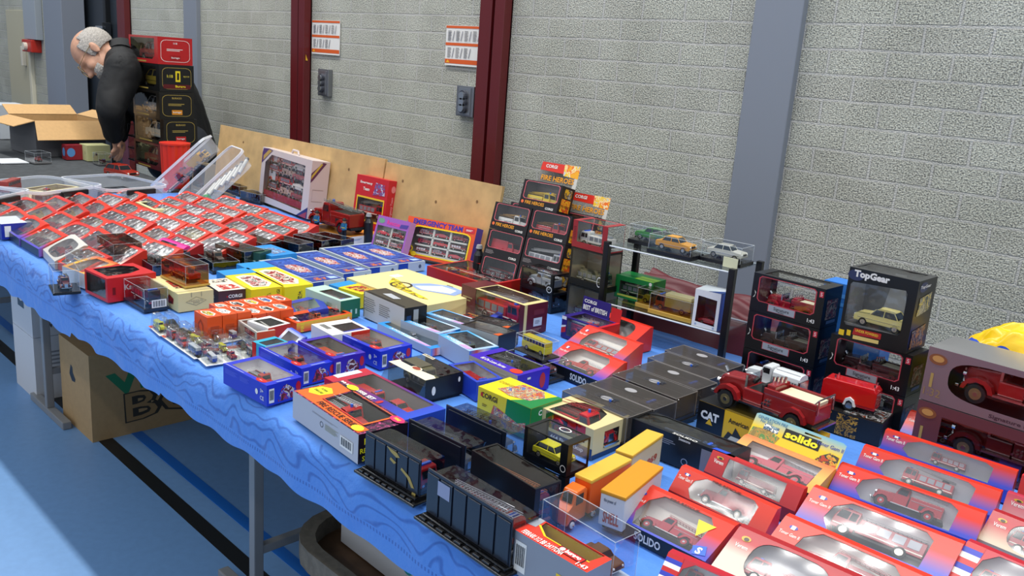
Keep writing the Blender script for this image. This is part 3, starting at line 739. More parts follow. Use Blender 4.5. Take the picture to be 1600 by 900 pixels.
# ------------------------------------------------------------------ tables and cloths
TX0, TX1 = -4.12, 0.75; FY, BY = 0.862, 2.06
STEEL = mat('8c8e90', .5, .3)
def table(label, x0, x1, y0, y1, legs, top='8a8478'):
    o = thing('folding_table', label, 'table', ((x0 + x1) / 2, (y0 + y1) / 2, 0)); cx, cy = (x0 + x1) / 2, (y0 + y1) / 2
    MB().box(x0 - cx, x1 - cx, y0 - cy + .014, y1 - cy - .004, TZ - .04, TZ - .014, mat(top, .6), None, .003).build('table_top', o)
    for lx in legs:
        for ly in (y0 + .17, y1 - .15):
            MB().box(lx - cx - .014, lx - cx + .014, ly - cy - .014, ly - cy + .014, .03, TZ - .035, STEEL, None, .003).build('leg', o)
            MB().box(lx - cx - .19, lx - cx + .19, ly - cy - .016, ly - cy + .016, 0, .03, STEEL, None, .004).build('foot', o)
        MB().box(lx - cx - .012, lx - cx + .012, y0 + .17 - cy, y1 - .15 - cy, .165, .19, STEEL, None, .003).build('cross_bar', o)
    return o
table('long table under the left part of the blue cloth, steel legs with floor bars', TX0 + .05, -1.82, FY, BY, (-3.5, -1.875))
table('long table under the near right part of the blue cloth', -1.81, TX1 - .03, FY, BY, (-.95, .3))
table('far table under the dark grey cloth behind the plastic bins', -7.2, TX0 + .03, .9, 1.93, (-6.9, -4.6))
def cloth_mat(pattern=True):
    m = bpy.data.materials.new('damask_cloth'); m.use_nodes = True; nt = m.node_tree; b = nt.nodes['Principled BSDF']; N = nt.nodes.new; L = nt.links.new
    b.inputs['Roughness'].default_value = .62; b.inputs['Sheen Weight'].default_value = .15
    uv = N('ShaderNodeUVMap'); sp = N('ShaderNodeSeparateXYZ'); L(uv.outputs[0], sp.inputs[0])
    wv = N('ShaderNodeTexWave'); wv.inputs['Scale'].default_value = 11; wv.inputs['Distortion'].default_value = 16; wv.inputs['Detail'].default_value = 1.0; wv.inputs['Detail Scale'].default_value = .9; wv.bands_direction = 'Y'
    L(uv.outputs[0], wv.inputs['Vector'])
    r = N('ShaderNodeValToRGB'); e = r.color_ramp.elements; e[0].position = .0; e[0].color = (1, 1, 1, 1); e[1].position = .24; e[1].color = (0, 0, 0, 1); L(wv.outputs['Fac'], r.inputs[0])
    def band(a0, a1):
        g1 = N('ShaderNodeMath'); g1.operation = 'GREATER_THAN'; g1.inputs[1].default_value = a0; L(sp.outputs[1], g1.inputs[0])
        g2 = N('ShaderNodeMath'); g2.operation = 'LESS_THAN'; g2.inputs[1].default_value = a1; L(sp.outputs[1], g2.inputs[0])
        q = N('ShaderNodeMath'); q.operation = 'MULTIPLY'; L(g1.outputs[0], q.inputs[0]); L(g2.outputs[0], q.inputs[1]); return q
    k1 = N('ShaderNodeMath'); k1.operation = 'MULTIPLY'; L(r.outputs[0], k1.inputs[0]); L(band(.004, .088).outputs[0], k1.inputs[1])
    ti = N('ShaderNodeMath'); ti.operation = 'PINGPONG'; ti.inputs[1].default_value = .0045; L(sp.outputs[0], ti.inputs[0])
    tg = N('ShaderNodeMath'); tg.operation = 'GREATER_THAN'; tg.inputs[1].default_value = .0024; L(ti.outputs[0], tg.inputs[0])
    k2 = N('ShaderNodeMath'); k2.operation = 'MULTIPLY'; L(tg.outputs[0], k2.inputs[0]); L(band(.092, .099).outputs[0], k2.inputs[1])
    mx_ = N('ShaderNodeMath'); mx_.operation = 'MAXIMUM'; L(k1.outputs[0], mx_.inputs[0]); L(k2.outputs[0], mx_.inputs[1])
    mc = N('ShaderNodeMix'); mc.data_type = 'RGBA'; mc.inputs[6].default_value = srgb('4b88dc'); mc.inputs[7].default_value = srgb('2c5eb0')
    sc = N('ShaderNodeMath'); sc.operation = 'MULTIPLY'; sc.inputs[1].default_value = .8; L(mx_.outputs[0], sc.inputs[0]); L(sc.outputs[0], mc.inputs[0]); L(mc.outputs[2], b.inputs['Base Color'])
    nz = N('ShaderNodeTexNoise'); nz.inputs['Scale'].default_value = 26; nz.inputs['Detail'].default_value = 6; bp = N('ShaderNodeBump'); bp.inputs['Strength'].default_value = .5; bp.inputs['Distance'].default_value = .012
    L(uv.outputs[0], nz.inputs['Vector']); L(nz.outputs[0], bp.inputs['Height']); L(bp.outputs[0], b.inputs['Normal'])
    return m
def cloth(name, label, x0, x1, y0, y1, drop, m, nx=420, seed=0, hem=None, backdrop=.1):
    ys = [('b', 1.0), ('b', .5)] + [('t', i / 16) for i in range(16, -1, -1)] + [('f', i / 9) for i in range(1, 10)]
    bm = bmesh.new(); uvl = bm.loops.layers.uv.new('UVMap'); rows = []; UVs = {}
    for j, (k, t) in enumerate(ys):
        row = []
        for i in range(nx + 1):
            x = x0 + (x1 - x0) * i / nx; wv_ = noise.noise(Vector((x * 3.1, seed, 0)))
            if k == 't':
                y = y0 + (y1 - y0) * t; z = TZ - .0035 + .0026 * noise.noise(Vector((x * 14, y * 14, seed)))
                z = min(z, TZ - .001); v = -(y - y0)
                if t == 0: z -= .004
            elif k == 'f':
                D = drop + (hem(x) if hem else 0) + .012 * wv_ + .004 * math.sin(x * 41); y = y0 - .010 - .010 * min(1, t * 3) - .010 * noise.noise(Vector((x * 9, t * 2, 3 + seed))) * (.3 + t) - .012 * t * max(0, noise.noise(Vector((x * 3.3, 1, seed)))); z = TZ - .008 - D * t; v = D * t + .006
            else: y = y1 + .012 + .006 * t; z = TZ - .006 - backdrop * t; v = -(y1 - y0) - t * .1
            vv = bm.verts.new((x, y, z)); UVs[vv] = (x, v); row.append(vv)
        rows.append(row)
    for a_, b2 in zip(rows, rows[1:]):
        for i in range(nx):
            f_ = bm.faces.new((a_[i], b2[i], b2[i + 1], a_[i + 1])); f_.smooth = True
            for lp in f_.loops: lp[uvl].uv = UVs[lp.vert]
    me = bpy.data.meshes.new(name); bm.to_mesh(me); bm.free(); me.materials.append(m)
    return tag(obj(name, me), label, 'tablecloth')
cloth('tablecloth', 'bright blue damask tablecloth over the long row of tables, scalloped hem hanging in front', TX0, TX1, FY, BY, .118, cloth_mat(), hem=lambda x: .03 if x < -2.62 else (.012 if x < -2 else 0))
cloth('tablecloth', 'dark grey wrinkled cloth on the far table behind the bins', -7.3, TX0 - .01, .88, 1.95, .2, mat('3c4043', .85, 0, 0, .8, 30, .25), 120, 5)

# ------------------------------------------------------------------ under the tables
def pbox(c, A, B, D, h, W, zb=0.0):
    """floor box from bottom corners A, B of its near face"""
    a, b = P(*g(c, *A), zb), P(*g(c, *B), zb); u = (b - a).xy; l = u.length; ang = math.atan2(u.y, u.x); u.normalize(); v = Vector((-u.y, u.x)); ctr = a.xy + u * l / 2 + v * W / 2
    return Fr(ctr.x, ctr.y, zb, l, W, h, ang)
CARD = mat('b08d5e', .8, 0, 0, .15, 60, .05)
f = pbox('I', (89, 652), (145, 692), None, .34, .50); f.W = .62; c_ = P(145, 692, 0); f.x, f.y = c_.x - f.L / 2, c_.y + f.W / 2; f.a = 0
GRN = mat('1f7a52', .6)
carton('brown cardboard box with a green V and outlined BOX lettering under the table', f, mat('a88a60', .8, 0, 0, .15, 60, .05), {}, {'right': [('t', 'VERHUIS', .62, .74, .095, GRN, 1.05, .14, .05), ('t', 'BOX', .62, .34, .125, mat('2e2a22', .7), .86, .03, .06), ('t', 'BOX', .62, .34, .115, mat('96784f', .8), .84, .03, .0)],
       'front': [('p', [(.32, .62), (.38, .74), (.44, .72), (.44, .66), (.52, .60), (.50, .56), (.40, .55)], BLACK)]}, name='cardboard_box', cat='box')
WB = mat('c9cacc', .55)
x_, y_ = -3.78, 1.20
for i, (h_, lb) in enumerate(((.27, 'lowest white archive box of the two columns under the table'), (.2, 'middle white archive box with printed word, in the left column'), (.2, 'upper white archive box with small print, in the left column'))):
    z_ = (0, .272, .474)[i]
    carton(lb, Fr(x_, y_, z_, .26, .34, h_, 0), WB, {}, {'right': [('lines', .1, .55, .5, .8, 4, mat('8a8c90', .6))] if i != 1 else [('t', 'Verhuis', .35, .25, .03, mat('55585c', .6))], 'front': [('p', [(.35, .5), (.65, .5), (.65, .68), (.5, .62), (.35, .68)], BLACK)] if i == 1 else []}, name='archive_box', cat='box', group='white boxes under the table')
for i, h_ in enumerate((.3, .24, .1)):
    carton(('lower white box right of the steel leg with a dark lid seam', 'white box above it right of the steel leg', 'flat white carton with a small blue mark beneath the hem')[i], Fr(-3.73, 1.56, (0, .302, .544)[i], .22, .3, h_, 0), WB, {}, {'front': [('e', .6, .5, .14, .22, mat('3aa0a8', .5)), ('e', .6, .5, .09, .14, WB)] if i == 2 else [('lines', .2, .7, .6, .8, 2, mat('8a8c90', .6))]}, name='archive_box', cat='box', group='white boxes under the table')
# tray with white carton near the camera
o = thing('wooden_tray', 'shallow brown tray with a rounded grey rim on the floor at the table front', 'tray', (-1.40, 1.31, 0), 0)
mb = MB(); out = rr(-.42, -.25, .42, .25, .3, 5); inn = rr(-.385, -.215, .385, .215, .3, 5)
tm = mat('6e675a', .6, 0, 0, .3, 50, .2)
for i in range(len(out)):
    j = (i + 1) % len(out)
    mb.face([(*out[i], .20), (*out[j], .20), (*out[j], .26), (*out[i], .26)], tm).face([(*out[i], .26), (*out[j], .26), (*inn[j], .26), (*inn[i], .26)], tm).face([(*inn[i], .26), (*inn[j], .26), (*inn[j], .21), (*inn[i], .21)], tm)
mb.build('rim', o); MB().face([(*p, .212) for p in inn], mat('5b4028', .6, 0, 0, .2, 20, .3)).build('bottom_board', o)
mb = MB()
for sx in (-1, 1):
    for sy in (-1, 1): mb.box(sx * .33 - .02, sx * .33 + .02, sy * .17 - .02, sy * .17 + .02, 0, .205, tm)
mb.build('stand', o)
carton('white carton with recycling marks standing on the brown tray', Fr(-1.55, 1.31, .216, .34, .24, .22, -.02), WB, {}, {'front': [('t', 'R', .12, .75, .03, mat('6a6c70', .6)), ('lines', .1, .35, .3, .62, 6, mat('8a8c90', .6)), ('e', .85, .35, .07, .13, mat('2a9aa0', .5)), ('e', .85, .35, .055, .1, WHITE), ('t', 'A', .85, .35, .018, mat('2a9aa0', .5))]}, name='white_carton', cat='box')

# ------------------------------------------------------------------ boards against the wall
PLY = mat('c4a26c', .6, 0, 0, .1, 14, .16)
def board(label, pa, pb, yb, yt, zt):
    xa, xb = PY(*pa, yt).x, PY(*pb, yt).x; zb = .45
    mb = MB(); n = Vector((0, zt - zb, -(yt - yb))).normalized() * .012
    vs = [Vector((xa, yb, zb)), Vector((xb, yb, zb)), Vector((xb, yt, zt)), Vector((xa, yt, zt))]; vs = vs + [v + n for v in vs]
    mb.mesh(vs, [(0, 1, 2, 3), (7, 6, 5, 4), (0, 4, 5, 1), (1, 5, 6, 2), (2, 6, 7, 3), (3, 7, 4, 0)], PLY)
    for kx, kz in ((.18, .9), (.5, .82), (.83, .88), (.7, .55)):
        c0 = vs[0].lerp(vs[1], kx).lerp(vs[3].lerp(vs[2], kx), kz); mb.cyl(c0 - n * .06, c0 - n * .02, .006, mat('7a5c38', .7), 10)
    return tag(mb.build('plywood_board'), label, 'board')
board('pale plywood board leaning behind the table, the nearer one ending beside the black boxed trucks', (604, 258), (785, 297), 2.06, 2.15, 1.052)
board('pale plywood board leaning behind the white toy set and the tilted bins', (345, 203), (602, 258), 2.06, 2.15, 1.062)

# ------------------------------------------------------------------ front row, from the far left end to the near right
REDW = 'c8281f'
K_ = lambda *a: a
acrylic('tiny clear case with a dark red model at the table front corner', fr('T3', (300, 440), (365, 560), (455, 470), h=.07, W=.07, L=.10), veh=('classic', '5a1618', '2a2a2a', 'dark red and black toy fire engine in the small case at the table corner'))
wedge('white fronted carton with an orange yellow face beside the red carton', fr('T3', (430, 482), (590, 540), (690, 500), (590, 685), W=.11), .045, ('e8a030', 'f0b838', 'e86a30'), lip=('e0e2e8', '', 0), shape='oct', wx=(.15, .85))
acrylic('clear case with a yellow jeep behind the orange faced carton', fr('T3', (480, 425), (560, 470), (670, 430), h=.065, W=.075, L=.13), base='2a2a2a', veh=('pumper', 'e0a820', '222222', 'yellow toy jeep in the clear case at the far table front'))
f = fr('T3', (590, 540), (750, 612), (1125, 575), (770, 780))
carton('red carton with a large black window wrapping its top and side', f, mat('c81e22', .35), {'top': [(.10, .12), (.80, .10), (.80, .55), (.62, .85), (.3, .88), (.10, .7)], 'front': [(.08, .14), (.92, .14), (.92, .92), (.08, .92)]}, {'right': [('t', 'Ka', .42, .55, .016, WHITE, None, 0, .03), ('p', [(.1, .3), (.16, .3), (.16, .6), (.1, .6)], mat('7a1012', .4))]}, inner=mat('33373c', .5), veh=('cabover', 'a81c1c', 'd0d0d0', 'dark toy fire engine inside the red carton with a wrapped window'))
f = fr('T3', (865, 610), (1010, 690), (1150, 650), (1010, 850))
acrylic('clear case with a barcode sticker and a black model, in front of the cream carton', f, '1b2636', ('rescue', '22252a', 'b02030', 'black toy truck with red trim under the barcoded clear case'), dec={'right': [('bar', .3, .12, .92, .5)], 'top': []}, bh=.01)
f = fr('S1', (0, 60), (215, 180), (455, 140), (215, 310))
GREY = mat('a39a78', .6)
carton('large cream carton with a diamond emblem and a red engine picture', f, mat('d8c98e', .55), {}, {'top': [('p', [(.30, .25), (.72, .18), (.74, .55), (.5, .75), (.3, .6)], art(['8a1518', 'c02822', '3a2020', 'd8c98e'], 60)), ('e', .72, .75, .06, .1, mat('d9dde0', .5)), ('r', .86, .0, .93, 1, mat('c8bd8e', .6))],
       'right': [('p', [(.2, .5), (.5, .75), (.8, .5), (.5, .25)], mat('a39a70', .6)), ('p', [(.24, .5), (.5, .71), (.76, .5), (.5, .29)], mat('d8c98e', .55)), ('t', 'FIREHOUSE', .5, .53, .006, GREY), ('t', 'SERIES', .5, .43, .005, GREY), ('r', .36, .75, .38, 1, GREY), ('r', .64, .75, .66, 1, GREY)], 'front': [('p', [(.62, .35), (.72, .75), (.86, .6), (.84, .3), (.7, .25)], art(['5a1010', '9a2020', '302020'], 80))]})
AMB = film('d8b070', .12, .5, .12, .4, 14)
acrylic('amber plastic blister with a red toy truck on top of the cream carton', Fr(f.x - .012, f.y + .02, f.z + f.h + .002, .15, .07, .062, f.a + .05), 'c0a050', ('platform', 'b02a1c', 'd8a030', 'red toy truck with a yellow boom inside the amber blister', {'flip': True}), bh=.006, flm=AMB)
f = fr('T4', (290, 620), (410, 700), (630, 680), h=.045)
carton('brown carton with white lettering and a red truck picture on its top', f, {'*': mat('4a2c2c', .45), 'top': mat('e6e0cc', .45)}, {}, {'top': [('p', [(.5, .2), (.92, .2), (.88, .8), (.55, .7)], art(['b01c1c', 'd03028', 'e6e0cc'], 60)), ('p', [(.06, .3), (.3, .2), (.32, .7), (.1, .8)], art(['303030', 'e6e0cc', '905050'], 70))], 'right': [('t', 'CORGI', .55, .6, .010, WHITE, None, 0, .03), ('e', .28, .6, .02, .06, RED), ('lines', .35, .25, .75, .35, 1, WHITE)], 'front': [('lines', .5, .3, .8, .6, 3, WHITE)]})
YEL = mat('eed61a', .35); SKYB = mat('1590d8', .35)
for (A, B, Cc, h_, lb, xs) in (((395, 555), (640, 690), (870, 660), .05, 'yellow carton with a blue end and grey truck picture beside the brown carton', .5), ((535, 505), (875, 672), (1075, 645), .05, 'yellow carton with a blue end and a row of red engines pictured', .72)):
    carton(lb, fr('T4', A, B, Cc, h=h_), YEL, {}, {'top': [('r', 0, 0, .26, 1, SKYB), ('p', [(.36, .2), (.9, .15), (.94, .6), (.8, .85), (.4, .8), (.32, .5)], mat('f2ecc8', .4)), ('p', [(.4, .28), (.86, .22), (.9, .55), (.76, .76), (.42, .7)], art(['7a1a1a', 'b03030', 'e8e0c8', '403030'] if xs > .6 else ['50504a', 'b03030', 'e8e0d8', '707870'], 55))],
           'right': [('t', 'CORGI', .82, .5, .010, BLACK, .35, PI / 2, .02), ('p', [(.45, .2), (.62, .25), (.6, .7), (.48, .65)], art(['30302a', 'eed61a', '7a3020'], 90))], 'front': [('r', 0, 0, .26, 1, SKYB), ('t', 'CORGI', .6, .5, .016, BLACK)]})
# blue painted boxes with pale frames
for (A, B, Cc, h_, lb) in (((-350 + 0, 0), (0, 0), (0, 0), 0, None),):
    pass
PB = [('T4', (685, 478), (1070, 640), (1280, 600), 'pale framed blue picture carton nearest the yellow cartons'), ('S2', (100, 72), (480, 217), (665, 185), 'pale framed blue picture carton, second of the four in the row'),
      ('S2', (310, 35), (665, 175), (850, 145), 'pale framed blue picture carton, third of the four in the row'), ('S2', (495, 15), (868, 148), (1030, 115), 'pale framed blue picture carton next to the standing emergency set')]
for i, (c, A, B, Cc, lb) in enumerate(PB):
    f = fr(c, A, B, Cc, h=.034, L=.335)
    carton(lb, f, mat('b8c2c6', .4), {}, {'top': [('r', .05, .06, .80, .94, mat('1f3f96', .3)), ('p', [(.10, .12), (.76, .12), (.76, .88), (.10, .88)], art(['1c3888', '2a4ca8', '3a62bc', '1c3888'], 22)), ('p', [(.28, .35), (.4, .22), (.62, .28), (.66, .6), (.5, .72), (.32, .62)], art(['8a2420', 'c0392e', 'c8c8d0', 'd8b090', '502830'], 60)),
          ('r', .82, .04, .98, .96, mat('1b3f9c', .3)), ('p', [(.85, .25), (.95, .2), (.96, .5), (.88, .6)], art(['d07030', 'b05838', '1b3f9c'], 90)), ('p', [(.86, .65), (.95, .65), (.95, .9), (.88, .88)], mat('a8c4e8', .4))], 'right': [('r', 0, 0, .35, 1, mat('1b3f9c', .3)), ('e', .8, .5, .05, .2, mat('50586a', .5))]}, group='four blue picture cartons')
# big cream carton with the yellow car picture
f = fr('S2', (530, 240), (1115, 435), (1310, 322), h=.05); f.L = .37; f.W = .235; f.a = .02
carton('big flat cream carton with a yellow vehicle drawing and a blue oval', f, mat('e2d294', .5), {}, {'top': [('r', .12, .55, .2, .7, mat('e8eaf0', .5)), ('p', [(.42, .5), (.6, .42), (.9, .62), (.86, .86), (.66, .9), (.5, .75)], mat('8fa6d8', .5)), ('p', [(.5, .5), (.62, .46), (.84, .64), (.8, .8), (.62, .8)], mat('dfe4ee', .5)),
       ('p', [(.20, .52), (.3, .50), (.42, .42), (.62, .30), (.82, .25), (.88, .22), (.8, .18), (.55, .22), (.42, .24), (.32, .30), (.26, .40)], art(['e8cc20', 'f0d830', 'e8cc20', '403818', 'c8a820'], 40)), ('ring', .42, .38, .10, .14, mat('3a3420', .5)), ('lines', .62, .88, .72, .92, 1, mat('807850', .5))]})
f2 = fr('S2', (375, 290), (605, 360), (735, 325), (610, 460))
carton('yellow carton with a blue end and a red engine print beside the mint green carton', f2, YEL, {}, {'top': [('r', 0, 0, .3, 1, SKYB), ('p', [(.36, .2), (.9, .2), (.95, .75), (.5, .85)], art(['7a1a1a', 'b03030', 'e8c030', '403030'], 60))], 'front': [('r', 0, 0, .3, 1, SKYB)]})
MINT = mat('b6d6c4', .4); DG = mat('1f6a50', .4)
carton('mint green window carton with a dark green end', fr('S2', (210, 315), (460, 410), (590, 380), h=.055), {'*': MINT, 'right': DG}, {'top': [(.28, .18), (.9, .18), (.9, .82), (.28, .82)]}, {'front': [('t', 'R', .9, .6, .012, WHITE), ('lines', .62, .3, .78, .75, 6, mat('7a9a8a', .5))], 'right': [('lines', .5, .2, .62, .8, 1, MINT), ('lines', .75, .2, .87, .8, 1, MINT)]}, inner=mat('6a7a70', .5), veh=('cabover', '9a2020', 'c0c0c0', 'toy fire engine inside the mint green window carton'))
wedge('small blue window carton with an orange model beside the row of tiny orange boxes', fr('S1', (985, 195), (1045, 290), (1275, 255), h=.035, W=.09), .02, ('24309a', '2a3cb0', '2438a0'), ('classic', 'b0401c', '4a2010', 'orange red toy truck inside the small blue window carton'), None, ('1c2470', '', 0), shape='rect')
# tiny orange boxes
ORG = mat('e0531a', .35)
cars = ['c8c8c0', '303438', 'e8d020', '3a5cb8', 'b04030', 'd8d8d8', '20242a', '9aa0a8', 'c8b020', 'e0e0e0', '803028']
ocap = ['with a white car, at the far left of the block', 'second along the far edge of the block', 'third along the far edge with a black and white car', 'fourth along the far edge with a silver car', 'with a yellow car at the far right of the block', 'in the middle row with a grey car', 'in the middle row with a white and black car', 'in the middle row at its right end', 'in the near row with a green yellow car', 'in the near row with a blue car', 'in the near row beside the clear blisters']
for r_, n in enumerate((6, 5)):
    for i in range(n):
        L_, W_, h_ = .072, .0385, .062 if (r_ == 0 and i < 3) else .050
        x, y = (-1.995, -2.072)[r_] + .003 * rnd.random(), ((.965, 1.005, 1.045, 1.088, 1.128, 1.168), (1.042, 1.084, 1.125, 1.166, 1.207))[r_][i]
        idx = i + 8 if (r_ == 0 and i < 3) else (i + 2 if r_ == 0 else i)
        cc = cars[idx]
        carton('tiny orange carton ' + ocap[idx], Fr(x, y, TZ, L_, W_, h_, -.01 + .02 * rnd.random()), ORG, {}, {'top': [('p', [(.12, .3), (.3, .75), (.7, .85), (.9, .55), (.75, .2), (.35, .15)], mat('f2e8da', .4)), ('p', [(.18, .35), (.35, .68), (.68, .75), (.84, .5), (.7, .27), (.38, .22)], art([cc, cc, '202020', 'e8e8e8'], 120)), ('lines', .1, .05, .3, .1, 1, WHITE)],
               'front': [('p', [(.3, .2), (.3, .6), (.5, .8), (.7, .6), (.7, .2)], mat('a03818', .4)), ('p', [(.38, .25), (.38, .55), (.5, .68), (.62, .55), (.62, .25)], ORG)], 'right': [('r', .2, .2, .8, .6, mat('b84418', .4))]}, name='small_toy_box', group='tiny orange car boxes')
# clear blisters on white cards
def blister(label, c, quad, cars_, seed):
    pts = [P(*g(c, *q), TZ) for q in quad]; ctr = sum((p.xy for p in pts), Vector((0, 0))) / 4; u = (pts[1] - pts[0]).xy; L_ = u.length; a = math.atan2(u.y, u.x); v = Vector((-math.sin(a), math.cos(a))); W_ = abs((pts[2] - pts[1]).xy.dot(v))
    o = thing('blister_pack', label, 'blister pack', (ctr.x, ctr.y, TZ), a)
    MB().box(-L_ / 2, L_ / 2, -W_ / 2, W_ / 2, 0, .0015, mat('e4e2dc', .4)).box(-L_ / 2, -L_ / 2 + .02, -W_ / 2, W_ / 2, .0015, .0018, mat('d8502a', .4)).build('backing_card', o)
    nx, ny = cars_; mb = MB(); bm_ = film('f4f6f6', .12, .6, .08, .6, 60)
    r2 = random.Random(seed)
    for i in range(nx):
        for j in range(ny):
            w_, d_ = L_ / nx * .86, W_ / ny * .86; x, y = -L_ / 2 + L_ * (i + .5) / nx, -W_ / 2 + W_ * (j + .5) / ny; h_ = .03 + .014 * r2.random()
            mb.box(x - w_ / 2, x + w_ / 2, y - d_ / 2, y + d_ / 2, .002, h_, bm_, None, .003, .006, .004)
    mb.build('bubbles', o)
    cols = [('c8c838', 'tanker'), ('304a9a', 'van'), ('26282c', 'car'), ('a02820', 'classic'), ('d0782a', 'cabover'), ('2a2a2e', 'cabover'), ('b03428', 'car'), ('8a1c1c', 'classic')]
    for i in range(nx):
        for j in range(ny):
            cc, kd = cols[(i * 3 + j * 2 + seed) % len(cols)]; kd = 'bus' if kd == 'van' else kd
            x, y = -L_ / 2 + L_ * (i + .5) / nx, -W_ / 2 + W_ * (j + .5) / ny
            p = Vector((ctr.x + x * math.cos(a) - y * math.sin(a), ctr.y + x * math.sin(a) + y * math.cos(a), TZ + .003))
            vehicle(kd, cc, 'd0d0d0', '%s miniature in the %s bubble of the %s' % ({'c8c838': 'yellow', '304a9a': 'blue', '26282c': 'black', 'a02820': 'red', 'd0782a': 'orange', '2a2a2e': 'dark', 'b03428': 'bright red', '8a1c1c': 'dark red'}[cc], ['first', 'second', 'third', 'fourth'][i] + (' near', ' middle', ' far')[j], label.split(' pack')[0][-26:].split(' ', 1)[1]), p, min(L_ / nx * .72, .055), a, 'miniatures in blister packs', simple=True)
blister('white card blister pack with yellow miniature, farthest along the table front', 'S1', ((40, 420), (120, 490), (245, 430), (120, 380)), (1, 2), 0)
blister('long white card blister pack of trucks, at the table front edge', 'S1', ((125, 490), (360, 655), (480, 580), (250, 440)), (3, 2), 3)
blister('white card blister pack with red miniatures, touching the near blue carton', 'S1', ((385, 640), (500, 745), (760, 560), (600, 500)), (2, 3), 6)
blister('clear plastic blister pack in front of the tiny orange boxes', 'S1', ((330, 470), (500, 560), (640, 470), (480, 400)), (2, 2), 4)
# mixed small window boxes behind the blisters
TOYC = lambda lb, f, col, vc, vl, inner=None, shape=None, **kw: carton(lb, f, col, {'top': shape or [(.12, .14), (.88, .14), (.88, .86), (.12, .86)]}, kw.get('dec', {}), inner, None, vc + (vl,) if vc else None)
carton('orange and yellow window carton full of small vehicles', fr('S2', (15, 505), (150, 565), (540, 490), (160, 635)), {'*': mat('e04a14', .35), 'right': grad(('e04a14', 'f0b020', 'f0d028', 'e85818'), 2, .05, .03)}, {'top': [(.25, .06), (.9, .06), (.9, .94), (.25, .94)]}, {'right': [('t', 'FIRE', .10, .5, .010, mat('f0d020', .4), None, PI / 2), ('e', .93, .55, .025, .14, mat('e8c8b0', .4))]}, inner=mat('b8603a', .5),
       veh=[('car', 'e0e0e8', 'ffffff', 'white miniature car in the orange and yellow window carton', {'at': (.0, -.07, .01), 'size': .05}), ('classic', 'b05020', '402010', 'brown orange miniature truck in the orange and yellow window carton', {'at': (.005, .0, .01), 'size': .055}), ('car', '8a1820', '201010', 'dark red miniature car in the orange and yellow window carton', {'at': (.0, .07, .01), 'size': .055})])
carton('small clear topped carton with an orange flap, next to the tiny orange boxes', fr('S1', (635, 360), (770, 450), (880, 415), h=.045), {'*': mat('b9b5ac', .4), 'right': mat('d8502a', .4)}, {'top': [(.08, .1), (.92, .1), (.92, .9), (.08, .9)], 'front': [(.1, .15), (.9, .15), (.9, .9), (.1, .9)]}, {}, inner=mat('c8beb0', .5), veh=('rescue', '3a3c40', 'b02020', 'dark toy truck inside the small clear topped carton'))
carton('small white and red striped window carton behind the clear blisters', fr('S1', (700, 365), (850, 420), (1005, 380), h=.05), {'*': WHITE, 'right': mat('c8301c', .35)}, {'top': [(.1, .15), (.9, .12), (.9, .86), (.2, .86)]}, {'front': [('r', 0, .0, 1, .25, RED)]}, inner=mat('3c3838', .5), veh=('cabover', '9a1c1c', 'c0c0c0', 'dark red toy engine inside the white and red striped carton'))
carton('small window carton with a teal blue end, beside the near blue window cartons', fr('S1', (735, 510), (830, 550), (965, 500), h=.045), {'*': mat('2aa6c4', .35), 'right': mat('c8c8c4', .4)}, {'top': [(.3, .1), (.92, .1), (.92, .9), (.3, .9)]}, {'front': [('r', 0, 0, .3, 1, RED)]}, inner=mat('8a8a82', .5), veh=('delivery', '707468', '606058', 'grey toy van inside the teal ended carton'))
wedge('small blue and white window carton with a red race car', fr('S1', (890, 430), (1000, 500), (1130, 480), h=.05), .02, ('2a48b8', 'e4e8f4', '3a5ac8'), ('racer', 'c02420', '202020', 'red toy racing car inside the small blue and white carton'), None, ('2a48b8', '', 0), shape='rect', wx=(.15, .85))
carton('white window carton with a barcode flap behind the purple window carton', fr('S2', (250, 570), (400, 650), (640, 590), h=.05), WHITE, {'top': [(.3, .35), (.92, .35), (.92, .92), (.3, .92)]}, {'top': [('bar', .1, .08, .6, .28)], 'right': [('r', .5, 0, 1, 1, mat('c8281c', .35))]}, inner=mat('8a2820', .5), veh=('cabover', 'a82020', 'd0d0d0', 'red toy truck inside the white carton with the barcode flap'))
# blue deep window cartons
BLU, PUR = mat('1c2ec0', .3), mat('3a22a8', .3)
def deep(lb, f, m, inner, veh, side, num, badge=True):
    it = [('bar', .06, .12, .2, .8), ('p', [(.3, .1), (.42, .75), (.55, .85), (.78, .55), (.8, .15)], art(['401818', 'a82820', '2038b8', 'd8d0c8', '602020'], 60)), ('e', .88, .62, .07, .24, mat('c02030', .35))]
    carton(lb, f, m, {'top': [[(.10, .12), (.90, .12), (.90, .90), (.10, .90)]]}, {'top': [('e', .80, .10, .10, .09, RED), ('lines', .76, .09, .84, .12, 1, WHITE), ('lines', .04, .02, .6, .06, 1, mat('b8c0f0', .4)), ('r', .95, .3, .99, .7, mat('6a78e0', .4))], 'right': it,
          'front': [('lines', .05, .6, .35, .85, 5, mat('5a6ae0', .4)), ('lines', .4, .6, .62, .85, 5, mat('5a6ae0', .4)), ('e', .78, .5, .03, .14, WHITE), ('t', 'CE', .9, .3, .009, WHITE, None, 0, .01), ('t', '3+', .9, .65, .008, WHITE)]}, inner, veh=veh)
deep('blue deep window carton at the table front edge, nearest the clear blisters', fr('S1', (530, 665), (840, 825), (1085, 755), h=.046), BLU, mat('f2f3f4', .5), ('classic', 'b0281e', 'c8c8c8', 'red toy fire engine inside the blue carton at the table edge'), '', 1)
deep('blue deep window carton with a white inside, second from the table edge', fr('S1', (780, 550), (1085, 705), (1315, 640), (1090, 830)), BLU, mat('f2f3f4', .5), ('classic', '9a2a20', '6a4030', 'red brown toy engine inside the blue carton second from the edge'), '', 2)
